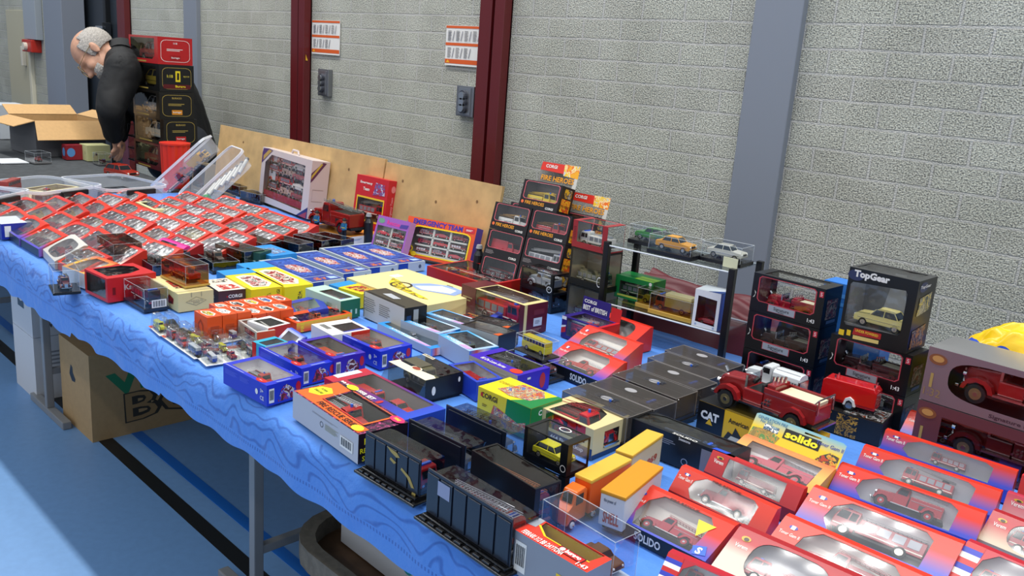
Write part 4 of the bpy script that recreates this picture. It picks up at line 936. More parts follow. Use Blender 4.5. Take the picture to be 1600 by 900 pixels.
deep('purple blue window carton with a brown orange inside, behind the blue ones', fr('S2', (155, 685), (415, 815), (625, 760), h=.05), PUR, mat('8a8074', .5), ('rescue', 'c04818', 'e07020', 'orange toy truck inside the purple blue window carton'), '', 3)
deep('blue deep window carton with a picture end, beside the light blue open cartons', fr('S2', (430, 630), (740, 765), (950, 705), (740, 895)), BLU, mat('d8d4ca', .5), ('classic', 'a02a20', '702820', 'red toy engine inside the blue carton with the picture end'), '', 4)
# light blue window cartons
LB = grad(('2a8fe0', '58b4f0', 'd8e8f8', '2a8fe0'), 0, .2); 
def jbox(lb, f, vl, c1='a8a8a8', txt='JUNIOR'):
    carton(lb, f, {'*': LB, 'front': mat('aab4c0', .35), 'right': grad(('2a8fe0', 'd86050', 'f0f0f8', '2a8fe0', '2a8fe0'), 1, f.W)}, {'top': [(.05, .22), (.92, .22), (.92, .92), (.05, .92)]}, {'top': [('t', txt, .35, .11, .011, WHITE, .4), ('p', [(.62, .03), (.9, .03), (.95, .17), (.7, .2)], mat('c8a0d0', .4))]}, mat('b8bcbe', .5), film('d0d8dc', .12, .5, .1, .4, 20), ('classic', c1, 'b0b0b0', vl))
jbox('light blue window carton touching the blue deep carton, nearest of the light blue ones', fr('S2', (715, 560), (1095, 745), (1225, 710), (1100, 800)), 'grey toy truck inside the nearest light blue carton')
jbox('light blue window carton in the middle of the light blue ones', fr('S2', (880, 540), (1150, 640), (1290, 592), h=.04), 'dull red toy truck in the middle light blue carton', 'a05048')
jbox('light blue window carton farthest back beside the blue orange striped one', fr('S2', (1050, 490), (1330, 580), (1400, 545), h=.045, W=.07), 'grey toy truck in the farthest light blue carton')
jbox('light blue window carton with a greenish inside, behind the dark purple series carton', fr('S3', (200, 640), (420, 760), (610, 715), h=.05), 'pale toy truck in the greenish light blue carton', '90a8a0', 'JUNIOR')
# long black and beige carton
f = fr('S2', (620, 335), (910, 460), (1085, 440), h=.075)
carton('long black topped carton with a white text side, in front of the big cream carton', f, {'*': mat('16181c', .3), 'front': mat('d0c8b8', .5), 'top': mat('3c382c', .3)}, {}, {'top': [('p', [(.05, .05), (.95, .05), (.95, .14), (.05, .14)], BLACK), ('p', [(.25, .4), (.55, .35), (.6, .6), (.3, .7)], mat('b8bcc0', .3))], 'front': [('lines', .06, .3, .32, .85, 7, mat('8a8478', .6)), ('lines', .4, .35, .68, .8, 6, mat('8a8478', .6)), ('r', .01, .02, .02, .98, BLACK)] + [('e', .045, .35 + .15 * i, .012, .03, mat('8a8478', .6)) for i in range(4)], 'right': [('r', .4, .1, .62, .9, mat('a8b0b8', .3)), ('r', .1, .3, .3, .7, mat('20406a', .3))]})
# dark clear topped boxes behind the light blue ones
for i, (A, B, Cc, lb, vc) in enumerate((((355, 570), (625, 655), (770, 620), 'clear topped carton with a grey text side, behind the light blue ones', 'd8d0c8'), ((420, 535), (690, 600), (830, 575), 'clear topped carton with an orange corner, farther behind the light blue ones', 'b05030'))):
    carton(lb, fr('S3', A, B, Cc, h=.06), {'*': mat('23262a', .3), 'front': mat('a8aaa6', .4), 'right': mat('1c1e22', .3)}, {'top': [(.04, .08), (.96, .08), (.96, .92), (.04, .92)]}, {'top': [('p', [(.85, .02), (.99, .02), (.99, .3), (.9, .3)], mat('d85a20', .4))], 'front': [('lines', .1, .2, .9, .8, 5, mat('909490', .4))]}, inner=mat('6a6e6c', .5), veh=('cabover', vc, 'c0c0c0', ('pale', 'brown orange')[i] + ' toy truck inside the ' + ('nearer', 'farther') [i] + ' grey sided clear topped carton'))
f = fr('S3', (365, 285), (810, 440), (985, 410), h=.088)
MAR = mat('5c1a26', .35); 
carton('long maroon and cream window carton with a price sticker on its end', f, {'*': mat('d8c98c', .45), 'right': MAR, 'left': MAR, 'front': MAR}, {'top': [(.24, .12), (.93, .12), (.93, .9), (.24, .9)], 'front': [(.24, .15), (.93, .15), (.93, .98), (.24, .98)]}, {'top': [('r', 0, 0, .22, 1, MAR)], 'right': [('p', [(.12, .0), (.0, .0), (.0, 1), (.12, 1)][::-1], mat('d8c98c', .45)), ('r', .42, .25, .78, .52, mat('c8d0d8', .4)), ('lines', .48, .33, .7, .46, 3, mat('6a7078', .5)), ('r', .4, .62, .85, .8, mat('6e2a34', .4)), ('lines', .3, .1, .8, .2, 2, mat('a88070', .5))], 'front': [('lines', .03, .5, .2, .7, 2, mat('9a8a60', .5))]}, inner=mat('7c6a54', .5), veh=('ladder', 'b41c1c', '8a8a8a', 'red toy ladder truck inside the maroon and cream window carton'))
# open blue carton with an orange blister
f = fr('S3', (175, 435), (500, 530), (670, 455), h=.04)
wedge('dark blue window carton with white script, against the maroon carton', f, .016, ('1c2c8c', '2038a0', '1c2c8c'), ('classic', 'b83c20', 'e0b020', 'orange red toy engine inside the dark blue window carton'), None, ('182878', '', 0), shape='rect', wx=(.12, .88), note=None)
# red flat carton with the truck lying in it
f = fr('S3', (65, 150), (560, 285), (715, 175), h=.06); f.L = .29; f.W = .185; f.a = .02; f.x += .03; f.y -= .02
RD = mat('b51c18', .4)
o = carton('open red tray carton with a white and red truck under clear film', f, RD, {'top': [(.035, .05), (.965, .05), (.965, .95), (.035, .95)]}, {}, inner=mat('9a9c9a', .5), flm=film('e8eaea', .1, .5, .07, .3, 12))
p = local(f, 0, -.045, .030); v = vehicle('platform', 'b01c20', 'd8d8d8', 'red and white toy crane truck lying in the open red tray carton', p, 1, 0); v.matrix_world = Matrix.Translation(p) @ Matrix.Rotation(f.a, 4, 'Z') @ Matrix.Rotation(-PI / 2, 4, 'X') @ Matrix.Rotation(PI, 4, 'Z') @ Matrix.Diagonal((.24, .15, .24, 1))

# ------------------------------------------------------------------ near centre
f = fr('S7', (75, 315), (540, 630), (880, 530), (535, 840))
SPK = art(['1c1020', '2a1430', '1c1020', '7a2858', '2a1430', 'c04a80'], 130)
YG = mat('e8e020', .4); OG = mat('f0641e', .35)
carton('rescue series window carton with a pale side and orange band at the table edge', f, {'*': SPK, 'front': mat('b9bac2', .4), 'right': mat('1a1420', .35)}, {'top': [(.30, .30), (.86, .30), (.86, .90), (.26, .90)]},
       {'top': [('p', [(.02, .03), (.97, .03), (.97, .25), (.28, .25), (.24, .9), (.02, .92)], OG), ('p', [(.03, .3), (.10, .2), (.2, .3), (.22, .55), (.12, .66), (.04, .55)], YG), ('t', 'SUPER', .125, .50, .006, BLACK), ('t', 'DELUXE', .125, .38, .006, BLACK), ('t', 'FIRE RESCUE SERIES', .60, .135, .0135, mat('2a1608', .4), .56), ('e', .90, .12, .06, .10, mat('f0d428', .4)), ('r', .27, .26, .88, .285, mat('e83820', .4)), ('r', .865, .26, .885, .92, OG), ('r', .27, .905, .88, .925, OG), ('e', .2, 1.0, .07, .09, YG), ('e', .93, .88, .08, .1, mat('d82868', .4)), ('t', 'FIRE', .93, .88, .007, YG)],
        'front': [('lines', .32, .72, .74, .78, 2, mat('9496a0', .5)), ('ring', .47, .5, .025, .10, mat('2a2c34', .5)), ('lines', .52, .4, .73, .62, 5, mat('9ba08c', .5)), ('bar', .75, .22, .93, .6)],
        'right': [('t', 'FIRE', .25, .72, .012, YG), ('t', 'RESCUE', .25, .42, .010, YG), ('t', 'SERIES', .25, .15, .010, YG)]}, inner=mat('5a5c5e', .4), veh=('classic', 'a81c1c', 'c0c0c0', 'red toy engine inside the rescue series carton', {'size': .14}))
f = fr('S7', (330, 215), (890, 520), (1110, 445), h=.05); f.W = .105
BW2 = grad(('c8202c', '8a1c50', '3a2a90', '2a50c8'), 0, f.L, 0)
carton('red to blue window set carton with a white bold title strip', f, {'*': BW2, 'right': mat('2a4cc0', .3)}, {'top': [(.14, .30), (.90, .30), (.90, .93), (.14, .93)]}, {'top': [('p', [(.0, .2), (.07, .2), (.07, .8), (.0, .8)], mat('d8dce8', .4)), ('t', 'BRANDWEER SET', .36, .14, .013, WHITE, .44, 0, .04), ('e', .64, .14, .02, .1, mat('c02020', .4))], 'right': [('lines', .3, .3, .7, .7, 4, mat('8898e0', .4))]}, inner=mat('a09a9a', .5),
       veh=[('rescue', 'b82020', 'd0d0d0', 'red toy truck in the bold titled set carton, far end', {'at': (-.06, .01, .01), 'size': .08}), ('car', 'b82424', 'ffffff', 'red toy car in the bold titled set carton, near end', {'at': (.035, .015, .01), 'size': .075}), ('car', 'dcdce0', '202020', 'white toy car in the middle of the bold titled set carton', {'at': (-.005, -.015, .01), 'size': .06})])
# angled clear carton with cream band
f = fr('S7', (745, 160), (1010, 300), (1330, 262), (1090, 410)); f.h = .052
ANG = mat('17181a', .35)
def angled(label, f):
    o = root('angled_window_carton', label, 'toy box', f); L, W, h = f.L, f.W, f.h; x0, x1, y0, y1 = -L / 2, L / 2, -W / 2, W / 2
    mb = MB(); mb.face([(x1, y0, 0), (x1, y1, 0), (x1, y1, h), (x1, y0, h)], ANG); mb.face([(x0, y1, 0), (x0, y1, h), (x1, y1, h), (x1, y1, 0)], ANG); mb.box(x0, x1, y0 - .028, y1, 0, .004, ANG)
    T = ((x0, y0, h), (L, 0, 0), (0, W, 0)); cm_ = mat('e6dcc0', .5)
    mb.panel(*T, [(0, 0), (.99, 0), (1, .26), (.9, .32), (.5, .25), (.1, .25), (.02, .3)], [], cm_); mb.panel(*T, ell(.5, .26, .12, .10), [], cm_, .0004); mb.panel(*T, ell(.5, .26, .09, .07), [], mat('9a4028', .5), .0008)
    mb.panel(*T, [(.0, .9), (.3, .9), (.28, 1), (.0, 1)], [], cm_, .0005); mb.text('SUPERIOR', *T, .15 * L, .95 * W, .006, mat('3a2c18', .5), .001)
    mb.panel((x1, y0, 0), (0, W, 0), (0, 0, h), ell(.22, .45, .05, .2), [], WHITE, .0005); mb.panel((x1, y0, 0), (0, W, 0), (0, 0, h), ell(.9, .72, .03, .12), [], WHITE, .0005)
    mb.build('carton', o)
    q = MB(); fm_ = film('d0d0c8', .14, .5, .1, .4, 20); q.face([(x0, y0 - .028, .004), (x1, y0 - .028, .004), (x1, y0, h), (x0, y0, h)], fm_); q.face([(x0, y0, 0), (x0, y0, h), (x0, y1, h), (x0, y1, 0)], fm_); q.face([(x1, y0 - .028, .004), (x1, y0, .004), (x1, y0, h)], fm_)
    q.panel(*T, [(0.02, .3), (.98, .33), (.98, .98), (.3, .98), (.02, .88)], [], fm_); q.build('window_film', o)
    inside(('delivery', '8a8468', '55503e', 'olive grey toy van inside the black carton with the cream band', {'size': .12}), f, label)
angled('black window carton with a cream pointed band and slanted clear front', f)
f = fr('S8', (-30, 210), (170, 440), (290, 400), h=.05); f = Fr(f.x + .0, f.y + .01, TZ, .16, .075, .05, .05)
carton('blue tray window carton with a red model, between the black banded and purple cartons', fr('S8', (0, 310), (200, 440), (275, 415), h=.045, W=.07), mat('2844b8', .3), {'top': [(.08, .1), (.92, .1), (.92, .9), (.08, .9)]}, {}, inner=mat('c4c8cc', .5), veh=('rescue', 'a81e1e', 'c03028', 'red toy model inside the blue tray carton'))
f = fr('S8', (145, 245), (490, 395), (700, 325), h=.052)
carton('purple window carton with script lettering and a red oval, beige on its side', f, {'*': mat('3d1fb0', .3), 'front': mat('b9ad96', .5)}, {'top': [(.14, .3), (.92, .3), (.92, .96), (.14, .96)]}, {'top': [('t', '80 De Luxe Series', .42, .14, .012, WHITE, .5, 0, .02), ('e', .86, .17, .10, .13, mat('e0381e', .35))], 'front': [('lines', .02, .1, .9, .9, 6, mat('cbc2ac', .5))], 'right': [('e', .78, .5, .09, .36, mat('c0281c', .35)), ('r', .3, .7, .4, .8, WHITE)]}, inner=mat('48484a', .5), veh=('classic', '3a3a3c', '5a5a5a', 'dark toy truck inside the purple script carton', {'size': .12}))
f = Fr(*P(*g('S8', 620, 250), TZ + .05).xy, TZ + .055, .10, .05, .042, -.05)
fb_ = Fr(f.x, f.y, TZ, .12, .09, .052, 0)
acrylic('empty looking clear case under the double yellow model', fb_, '2b2b30', ('car', '7a3018', '402010', 'brown toy car in the clear case under the yellow model'))
acrylic('small clear case with a ribbed yellow model, on top of another clear case', f, '303030', ('bus', 'd8cc20', 'c8b818', 'ribbed yellow toy bus in the small clear case'), bh=.004)
# small domed paired solido cartons mid table
wedge('red to blue window carton with a white lip title behind the purple script carton', Fr(*P(*g('S8', 960, 330), TZ + .03).xy, TZ, .185, .09, .062, -.03), .03, ('3a3ab0', 'c05078', 'd8301c', 'd8301c'), ('classic', 'b0201c', 'd0d0d0', 'red toy engine inside the window carton with the white title lip'), 't', ('14161c', 'SOLIDO', .62), endcol=grad(('5a50b8', 'e08070', 'd8301c'), 1, .09), note=None)
wedge('red window carton with bright reflections, middle of the three behind the purple carton', Fr(*P(*g('S8', 1090, 210), TZ + .03).xy, TZ, .185, .09, .066, -.03), .03, ('7a50a0', 'd04838', 'd8301c', 'd8301c'), ('ladder', 'b0281c', 'd8d8d8', 'red ladder toy inside the middle of the three red cartons'), 't', ('14161c', '', 0), endcol=grad(('a070b0', 'e06048', 'd8301c'), 1, .09))
wedge('red window carton with an arched window, farthest of the three behind the purple carton', Fr(*P(*g('S8', 1180, 95), TZ + .03).xy, TZ, .18, .09, .066, -.03), .03, ('c83020', 'd8301c', 'd02818'), None, None, ('14161c', '', 0), shape='oval', inner=mat('4a4440', .5))
# yellow and green carton
f = fr('S8', (210, 465), (585, 628), (800, 550), h=.068)
YG2, GR2 = mat('e6d21e', .35), mat('12803e', .35); PIC = art(['c85a28', '8a3a6a', 'e0a040', '6a6a78', 'd8d0a0', 'b02828', '5878b0'], 60)
carton('yellow and green carton with circus truck pictures', f, YG2, {}, {'top': [('p', [(.62, 0), (1, 0), (1, 1), (.92, 1), (.84, .55)], GR2), ('p', [(.22, .25), (.34, .9), (.7, .95), (.85, .7), (.8, .3), (.5, .15)], PIC), ('t', 'CORGI', .17, .62, .010, mat('b8a020', .4), None, 0)], 'front': [('p', [(.52, 0), (1, 0), (1, 1), (.56, 1)], GR2), ('p', [(.25, .15), (.32, .62), (.55, .5), (.78, .38), (.92, .5), (.94, .18), (.7, .05), (.4, .03)], PIC), ('t', 'CORGI', .22, .8, .012, mat('40320c', .4), None, 0, .03), ('p', [(.06, .74), (.10, .74), (.10, .86), (.06, .86)], RED), ('lines', .1, .45, .2, .55, 2, mat('605010', .4))],
       'right': [('r', 0, 0, 1, 1, GR2), ('t', 'CORGI', .5, .78, .012, WHITE, None, 0, .03), ('p', [(.2, .1), (.3, .5), (.8, .6), (.85, .2), (.5, .05)], art(['d8c020', 'c8b020', '12803e', 'b06020'], 60))]})
# cream and navy window carton with number
A, B, Cc = (853, 631), (940, 668), (978, 655); f = fr('I', A, B, Cc, h=.062); f.W = .115
CR2, NV = mat('d8c690', .45), mat('1b3560', .35)
carton('cream and navy window carton with an arched window and a pickup model', f, CR2, {'top': [(.14, .06), (.86, .06), (.84, .4), (.76, .72), (.6, .82), (.3, .8), (.17, .62)], 'front': [(.14, .45), (.86, .45), (.86, .98), (.14, .98)], 'right': [(.3, .25), (.7, .25), (.7, .8), (.3, .8)]}, {'front': [('r', 0, 0, 1, .34, NV), ('t', '464 Fire Pickup', .55, .18, .011, WHITE, .6)], 'right': [('r', 0, 0, 1, .14, NV)], 'top': [('p', [(.1, .82), (.4, .86), (.42, .96), (.12, .96)], mat('b87040', .5)), ('r', .55, .86, .95, 1, NV)]}, inner=mat('4c1418', .4), veh=('classic', 'c02026', 'a02020', 'red toy pickup engine inside the cream and navy carton', {'size': .15}))
# six dark domed cases
DM = [((860, 520), 'S8', (180, 695), (340, 640)), ]
dome = [(('S8', 857, 522), ('S9', 180, 695), ('S9', 345, 640)), (('S9', 5, 485), ('S9', 358, 637), ('S9', 510, 577)), (('S9', 140, 400), ('S9', 495, 560), ('S9', 655, 512)), (('S9', 290, 347), ('S9', 650, 497), ('S9', 765, 460)), (('S9', 412, 292), ('S9', 735, 422), ('S9', 830, 400)), (('S9', 540, 242), ('S9', 850, 362), ('S9', 1000, 330))]
wh = ['first of its row, beside the cream carton', 'second of the row', 'third of the row', 'fourth of its row, nearest the red engine', 'fifth of the row', 'last of its row, nearest the burgundy jacket']
for i, q in enumerate(dome):
    f = fr('I', g(*q[0]), g(*q[1]), g(*q[2]), h=.066, W=.082, L=.178); f.a = -.02
    DK = milky('4c4744', .62, .28)
    f2 = acrylic('dark lidded case with a round sticker, ' + wh[i], f, '16181c', ('rescue' if i % 2 else 'classic', '3a2a2c', '2a3040', 'dark toy vehicle in the dark lidded case, ' + wh[i]), name='lidded_case', bh=.012, flm=DK, dec={'top': [('e', .47 - .03 * (i % 2), .6, .085, .13, mat('9c9a9c', .5)), ('e', .015, .25, .008, .02, WHITE)] + [('r', 0, .44, .99, .45, mat('55504e', .3))], 'right': [('r', .06, .1, .94, .3, mat('22242c', .4))]}, group='dark lidded clear cases', edge=milky('8a8480', .7, .15), back=mat('1a1a1e', .4))
# clamshells and black cases at the table edge
f = fr('S11', (45, 110), (345, 275), (470, 220), (335, 505)); clamshell('black clamshell case with faint gold pattern on its ribbed back, at the table edge', f, ('cabover', 'b01c1c', '2a2a2a', 'red toy engine in the clamshell with the gold pattern'), gold=True)
f = fr('S11', (395, 310), (850, 590), (935, 510), h=.088); f.L = .2; f.W = .055; clamshell('black clamshell case with a blank pale sticker on its ribbed back, at the table edge', f, ('ladder', 'a82020', 'c8c8cc', 'red toy ladder truck in the clamshell with the pale sticker'), sticker=True, ribs=6)
for c, A, B, Cc, lb, h_, vc in (('S11', (275, 45), (585, 195), (690, 170), 'clamshell case with a plain black back, behind the gold patterned one', .078, '6a6a6a'), ('S8', (-10, 590), (415, 790), (470, 770), 'clamshell case with a plain black back, nearest the yellow and green carton', .075, '5a5a5a')):
    f = fr(c, A, B, Cc, h=h_, W=.056); clamshell(lb, f, ('classic', vc, '2a2a2a', 'grey toy truck in the ' + lb.split(',')[0] + (', rear', ', middle')['behind the gold' in lb]), ribs=1)
f = fr('S11', (620, 215), (970, 430), (1095, 390), h=.085); f.W = .055
carton('black sided box with a clear lid and an orange stripe, behind the near clamshell', f, {'*': mat('121214', .3)}, {'top': [(.03, .05), (.97, .05), (.97, .95), (.03, .95)], 'right': [(.2, .1), (.95, .1), (.95, .95), (.2, .95)]}, {'top': []}, inner=mat('2a2626', .4), flm=film('d8d8dc', .1, .5, .08, .4, 18), veh=('ladder', '8a2418', 'c87838', 'dark red toy ladder truck with orange ladder under the clear lid'))
# oxford style cases with the yellow car
low = Fr(0, 0, 0, 0, 0, 0); f = fr('S12', (130, 100), (310, 182), (412, 150), h=.058, zb=TZ + .06, W=.06); f.L = .10
fl_ = Fr(f.x, f.y, TZ, f.L, f.W, .058, f.a)
OB = mat('0e0f11', .3)
for ff, lb, vc, vl in ((fl_, 'black ended clear carton under the one with the yellow car', '8a1a1a', 'red toy van in the lower black ended carton'), (f, 'black ended clear carton with a white ring logo and a yellow car inside', 'd8cc30', 'yellow toy car in the black ended clear carton')):
    carton(lb, ff, OB, {'top': [(.08, .04), (.84, .04), (.84, .96), (.08, .96)], 'front': [(.08, .2), (.84, .2), (.84, .97), (.08, .97)], 'right': [(.2, .1), (.96, .1), (.96, .94), (.2, .94)], 'back': [(.05, .1), (.95, .1), (.95, .95), (.05, .95)]}, {'top': [('ring', .55, .75, .13, .14, WHITE)] if ff is f else [], 'front': [('ring', .92, .22, .06, .11, WHITE)]}, inner=mat('2a2c30', .4), flm=CASE, veh=('estate' if ff is f else 'delivery', vc, 'c0b830', vl, {'at': (-.004, 0, .004), 'size': .075 if ff is f else .07}))
# long black carton with blue logo
f = fr('S12', (760, 68), (1140, 215), (1230, 178), h=.062); f.L = .235; f.W = .065
carton('long black window carton with small white print behind the amber roofed trucks', f, mat('12151c', .3), {'top': [(.06, .12), (.94, .2), (.94, .92), (.2, .95), (.06, .7)], }, {'front': [('lines', .22, .62, .5, .8, 3, mat('8a8e98', .5)), ('ring', .58, .25, .03, .11, mat('a0a8b8', .4)), ('r', .72, .02, 1, .9, mat('787c88', .4)), ('t', 'Seasons', .56, .94, .006, WHITE)], 'top': [('t', 'SOLIDO', .55, .07, .007, WHITE, .24), ('p', [(.8, .03), (.93, .03), (.95, .18), (.82, .18)], mat('2a50c0', .4))]}, inner=mat('5a5850', .5), veh=('cabover', '30405a', '506080', 'dark blue toy truck inside the long black window carton'))
# CAT carton, engine, trailer
f = fr('I', (1092, 625), (1270, 692), (1296, 678), h=.066, W=.075); CATF = f
YC = mat('e8b414', .4)
carton('black and yellow construction machine carton under the large red engine', f, YC, {}, {'front': [('r', 0, 0, .245, 1, BLACK), ('t', 'CAT', .115, .60, .019, WHITE, .17, 0, .05), ('p', [(.085, .32), (.15, .32), (.118, .52)], YC), ('t', 'American L', .40, .72, .011, BLACK, .22), ('p', [(.26, .05), (.3, .35), (.34, .3), (.36, .55), (.42, .3), (.46, .12), (.5, .05)], mat('2a2410', .4)), ('p', [(.3, .08), (.33, .24), (.42, .24), (.44, .08)], mat('d0c8b0', .4))], 'top': [('r', 0, 0, .245, 1, BLACK), ('r', .245, .0, .9, 1, mat('5a4a18', .4))]})
p = local(f, .0, 0, f.h + .001); vehicle('pumper', '8c1a1c', 'd8cfae', 'large red open cab toy fire engine standing on the black and yellow carton', local(f, .004, .012, f.h + .001), .235, f.a + PI - .02, None)
hid = Fr(*(P(1200, 612, TZ + .08).xy + Vector((.0, .02))), TZ, .16, .075, .08, -.02)
carton('plain dark carton hidden behind the red engine, carrying the white tank truck', hid, mat('16161a', .4), {}, {})
vehicle('tanker', 'd8dcde', '303438', 'white toy tank truck with chrome rails behind the large red engine', (hid.x, hid.y, TZ + .081), .135, hid.a + PI, None)
f = fr('S10', (335, 600), (690, 705), (765, 635), (680, 790)); f.L = .13; f.W = .085; f.h = .05; GB = f
GOLD = art(['121210', 'b08020', '121210', 'd09a30', '2a2418', '121210'], 50)
carton('black and gold patterned carton under the red toy trailer van', f, mat('141414', .35), {}, {'front': [('r', .28, .0, .62, .95, GOLD), ('e', .12, .9, .07, .08, mat('e08020', .4))], 'top': [('r', .35, .1, .98, .95, art(['141414', '3a3a34', 'a0a0a0', '141414', '703018'], 90))], 'right': [('lines', .2, .3, .8, .6, 3, mat('6a5a30', .5))]})
tr = thing('toy_trailer', 'glossy red toy van with chrome mudguards on the black and gold carton', 'toy vehicle', local(f, -.02, .004, f.h + .001), f.a + PI * 0, None, 0, .115)
mb = MB(); GR = mat('c01418', .15, 0, .8); prof = [(-.5, .14), (.5, .14), (.5, .44), (.44, .52), (-.44, .52), (-.5, .46)]; mb.ext(prof, -.21, .21, GR, .02, None, .35, .4); mb.box(-.52, .5, -.19, .19, .1, .15, GR, None, .01); mb.build('body', tr)
mb = MB()
for s_ in (-1, 1): mb.ext([(-.06, .10), (-.03, .22), (.05, .27), (.13, .22), (.17, .10), (.13, .10), (.10, .18), (.05, .21), (-.0, .18), (-.02, .10)], s_ * .215 - .03, s_ * .215 + .03, WHITE); mb.cyl((-.3 + .0, s_ * .1, .52), (-.3, s_ * .1, .58), .02, CHROME, 8); mb.cyl((.42, s_ * .1, .5), (.42, s_ * .1, .58), .015, CHROME, 8)
mb.build('mudguards', tr)
for s_ in (-1, 1): q = wheel_mesh(.1, .05, CHROME).build('wheel', tr); q.location = (.055, s_ * .215, .1)
# standing card solido box
f = Fr(*P(1214, 732, TZ + .03).xy, TZ, .185, .085, .055, -.02)
def headercard(mb_, f_): pass
o = wedge('orange sided window carton with a tall printed header card, chrome engines inside', f, .03, ('e8a050', 'e8b060', 'd87848'), ('classic', 'd06070', 'e8e8ea', 'pinkish chrome toy engine inside the header card carton'), None, ('2a2a2a', '', 0), shape='rect', wx=(.12, .9), endcol=mat('e8a84a', .4), inner=mat('f0eeea', .4))
mb = MB(); Wd = f.L; y_ = f.W / 2 - .001; HB = grad(('e8c828', 'e8c828', '58b0d0', '78c0dc'), 2, .08, .085)
sk = .028; O = Vector((-Wd / 2 + .0, y_, f.h - .004)); U = Vector((Wd, 0, 0)); V = Vector((0, sk, .044))
mb.panel(O, U, V, [(0, 0), (1, 0), (1, .94), (.96, 1), (.04, 1), (0, .94)], [[(.56, .84), (.74, .84), (.74, .9), (.56, .9)]], HB)
mb.panel(O, U, V, [(.36, .40), (.76, .40), (.76, .78), (.36, .78)], [], mat('15140e', .4), .0005); mb.text('solido', O, U, V, Wd * .56, .59 * V.length, .015, mat('f0e020', .4), .0012, 0, Wd * .36, .045)
for pl, m_ in (([(.0, .0), (.3, .0), (.34, .35), (.2, .5), (.02, .42)], art(['8a7a40', 'b08a40', '5a8a48', 'c8a860'], 50)), ([(.76, .1), (.98, .05), (.98, .45), (.88, .5), (.8, .3)], art(['b84020', '303830', 'd8a030', 'c86030'], 60)), ([(.13, .45), (.30, .45), (.30, .68), (.13, .68)], art(['e8e8e0', '305070', '90a8b0'], 120))): mb.panel(O, U, V, pl, [], m_, .0004)
mb.text('GENERATION FIRE', O, U, V, Wd * .2, .86 * V.length, .006, mat('3a78a0', .4), .0008, 0, Wd * .34); mb.text('Toner Gam II', O, U, V, Wd * .85, .72 * V.length, .007, mat('3a4aa0', .4), .0008); mb.text('No 203', O, U, V, Wd * .14, .74 * V.length, .006, mat('3a78a0', .4), .0008)
mb.build('header_card', o)
# amber roofed trucks
AMR = mat('e2b440', .35)
def artic(label, fl, fr_, rear, c1, roof, side, txt, lb2):
    pass
p0, p1 = P(*g('S12', 420, 420), TZ + .075), P(*g('S12', 800, 160), TZ + .075)
d_ = (p1 - p0).xy; an = math.atan2(d_.y, d_.x)
def lorry(label, x, y, L_, W_, h_, an, roofm, sidem, cab=None, txt=None, txt2=None, name='toy_truck'):
    o = thing(name, label, 'toy vehicle', (x, y, TZ), an)
    mb = MB(); mb.box(-L_ / 2, L_ / 2, -W_ / 2, W_ / 2, .014, h_ - .006, sidem, None, .0015)
    F = faces(L_, W_, h_)
    if txt: mb.text(txt, F['left'][0], F['left'][1], F['left'][2], W_ * .5, h_ * .40, .020, mat('b01818', .4), .0006, 0, W_ * .66, .03); mb.text('the power of', F['left'][0], F['left'][1], F['left'][2], W_ * .4, h_ * .78, .008, mat('404858', .4), .0006, 0, W_ * .5)
    if txt2: mb.text(txt2, F['front'][0], F['front'][1], F['front'][2], L_ * .68, h_ * .5, .014, mat('b84a28', .4), .0006, 0, L_ * .35, .03)
    mb.build('body', o); MB().box(-L_ / 2 - .001, L_ / 2 + .001, -W_ / 2 - .001, W_ / 2 + .001, h_ - .007, h_, roofm, None, .0022).build('roof', o)
    mb = MB(); mb.box(-L_ / 2 + .005, L_ / 2 - .005, -W_ / 2 + .01, W_ / 2 - .01, .008, .015, mat('303030', .5)); mb.build('chassis', o)
    wm = wheel_mesh(.009, .007, WHITE)
    for x2 in (-L_ * .36, L_ * .22, L_ * .36):
        for s_ in (-1, 1): q = wm.build('wheel', o); q.location = (x2, s_ * (W_ / 2 - .006), .009)
    if cab:
        m_ = mat('ee6a1c', .3, 0, .3); mb = MB(); X = -L_ / 2 - .004
        mb.ext([(X - .052, .01), (X, .01), (X, .06), (X - .006, .066), (X - .03, .063), (X - .036, .042), (X - .052, .036)], -W_ / 2 + .003, W_ / 2 - .003, m_, .003); mb.build('cab', o)
        mb = MB(); mb.face([(X - .0345, -W_ / 2 + .007, .060), (X - .0375, -W_ / 2 + .007, .044), (X - .0375, W_ / 2 - .007, .044), (X - .0345, W_ / 2 - .007, .060)], GLASSM)
        for s_ in (-1, 1): mb.box(X - .031, X - .012, s_ * (W_ / 2 - .0026) - .0004, s_ * (W_ / 2 - .0026) + .0004, .041, .058, GLASSM)
        mb.build('windows', o)
        for s_ in (-1, 1): q = wm.build('wheel', o); q.location = (X - .038, s_ * (W_ / 2 - .006), .009)
    return o
h_ = .075
def roofc(c, pts): 
    ps = [P(*g(c, *q), TZ + h_) for q in pts]; ctr = sum((p.xy for p in ps), Vector((0, 0))) / 4; return ctr, ps
ctr, ps = roofc('S12', [(375, 350), (470, 385), (685, 270), (590, 225)]); u_ = (ps[2] - ps[1]).xy; an = math.atan2(u_.y, u_.x); wd_ = abs((ps[0] - ps[1]).xy.cross(u_.normalized()))
lorry('orange toy truck with a pale amber box roof, nearest the near clear case', ctr.x, ctr.y, u_.length, wd_, h_, an, AMR, mat('e0601c', .35), True)
ctr, ps = roofc('S12', [(600, 215), (690, 250), (855, 135), (760, 100)]); u2 = (ps[2] - ps[1]).xy
lorry('orange toy trailer with a pale amber roof behind the orange truck', ctr.x, ctr.y, u2.length, wd_, h_, math.atan2(u2.y, u2.x), AMR, mat('d8c8a0', .4), txt2='869', name='toy_trailer')
ctr, ps = roofc('S12', [(515, 430), (645, 478), (848, 310), (740, 265)]); u3 = (ps[2] - ps[1]).xy
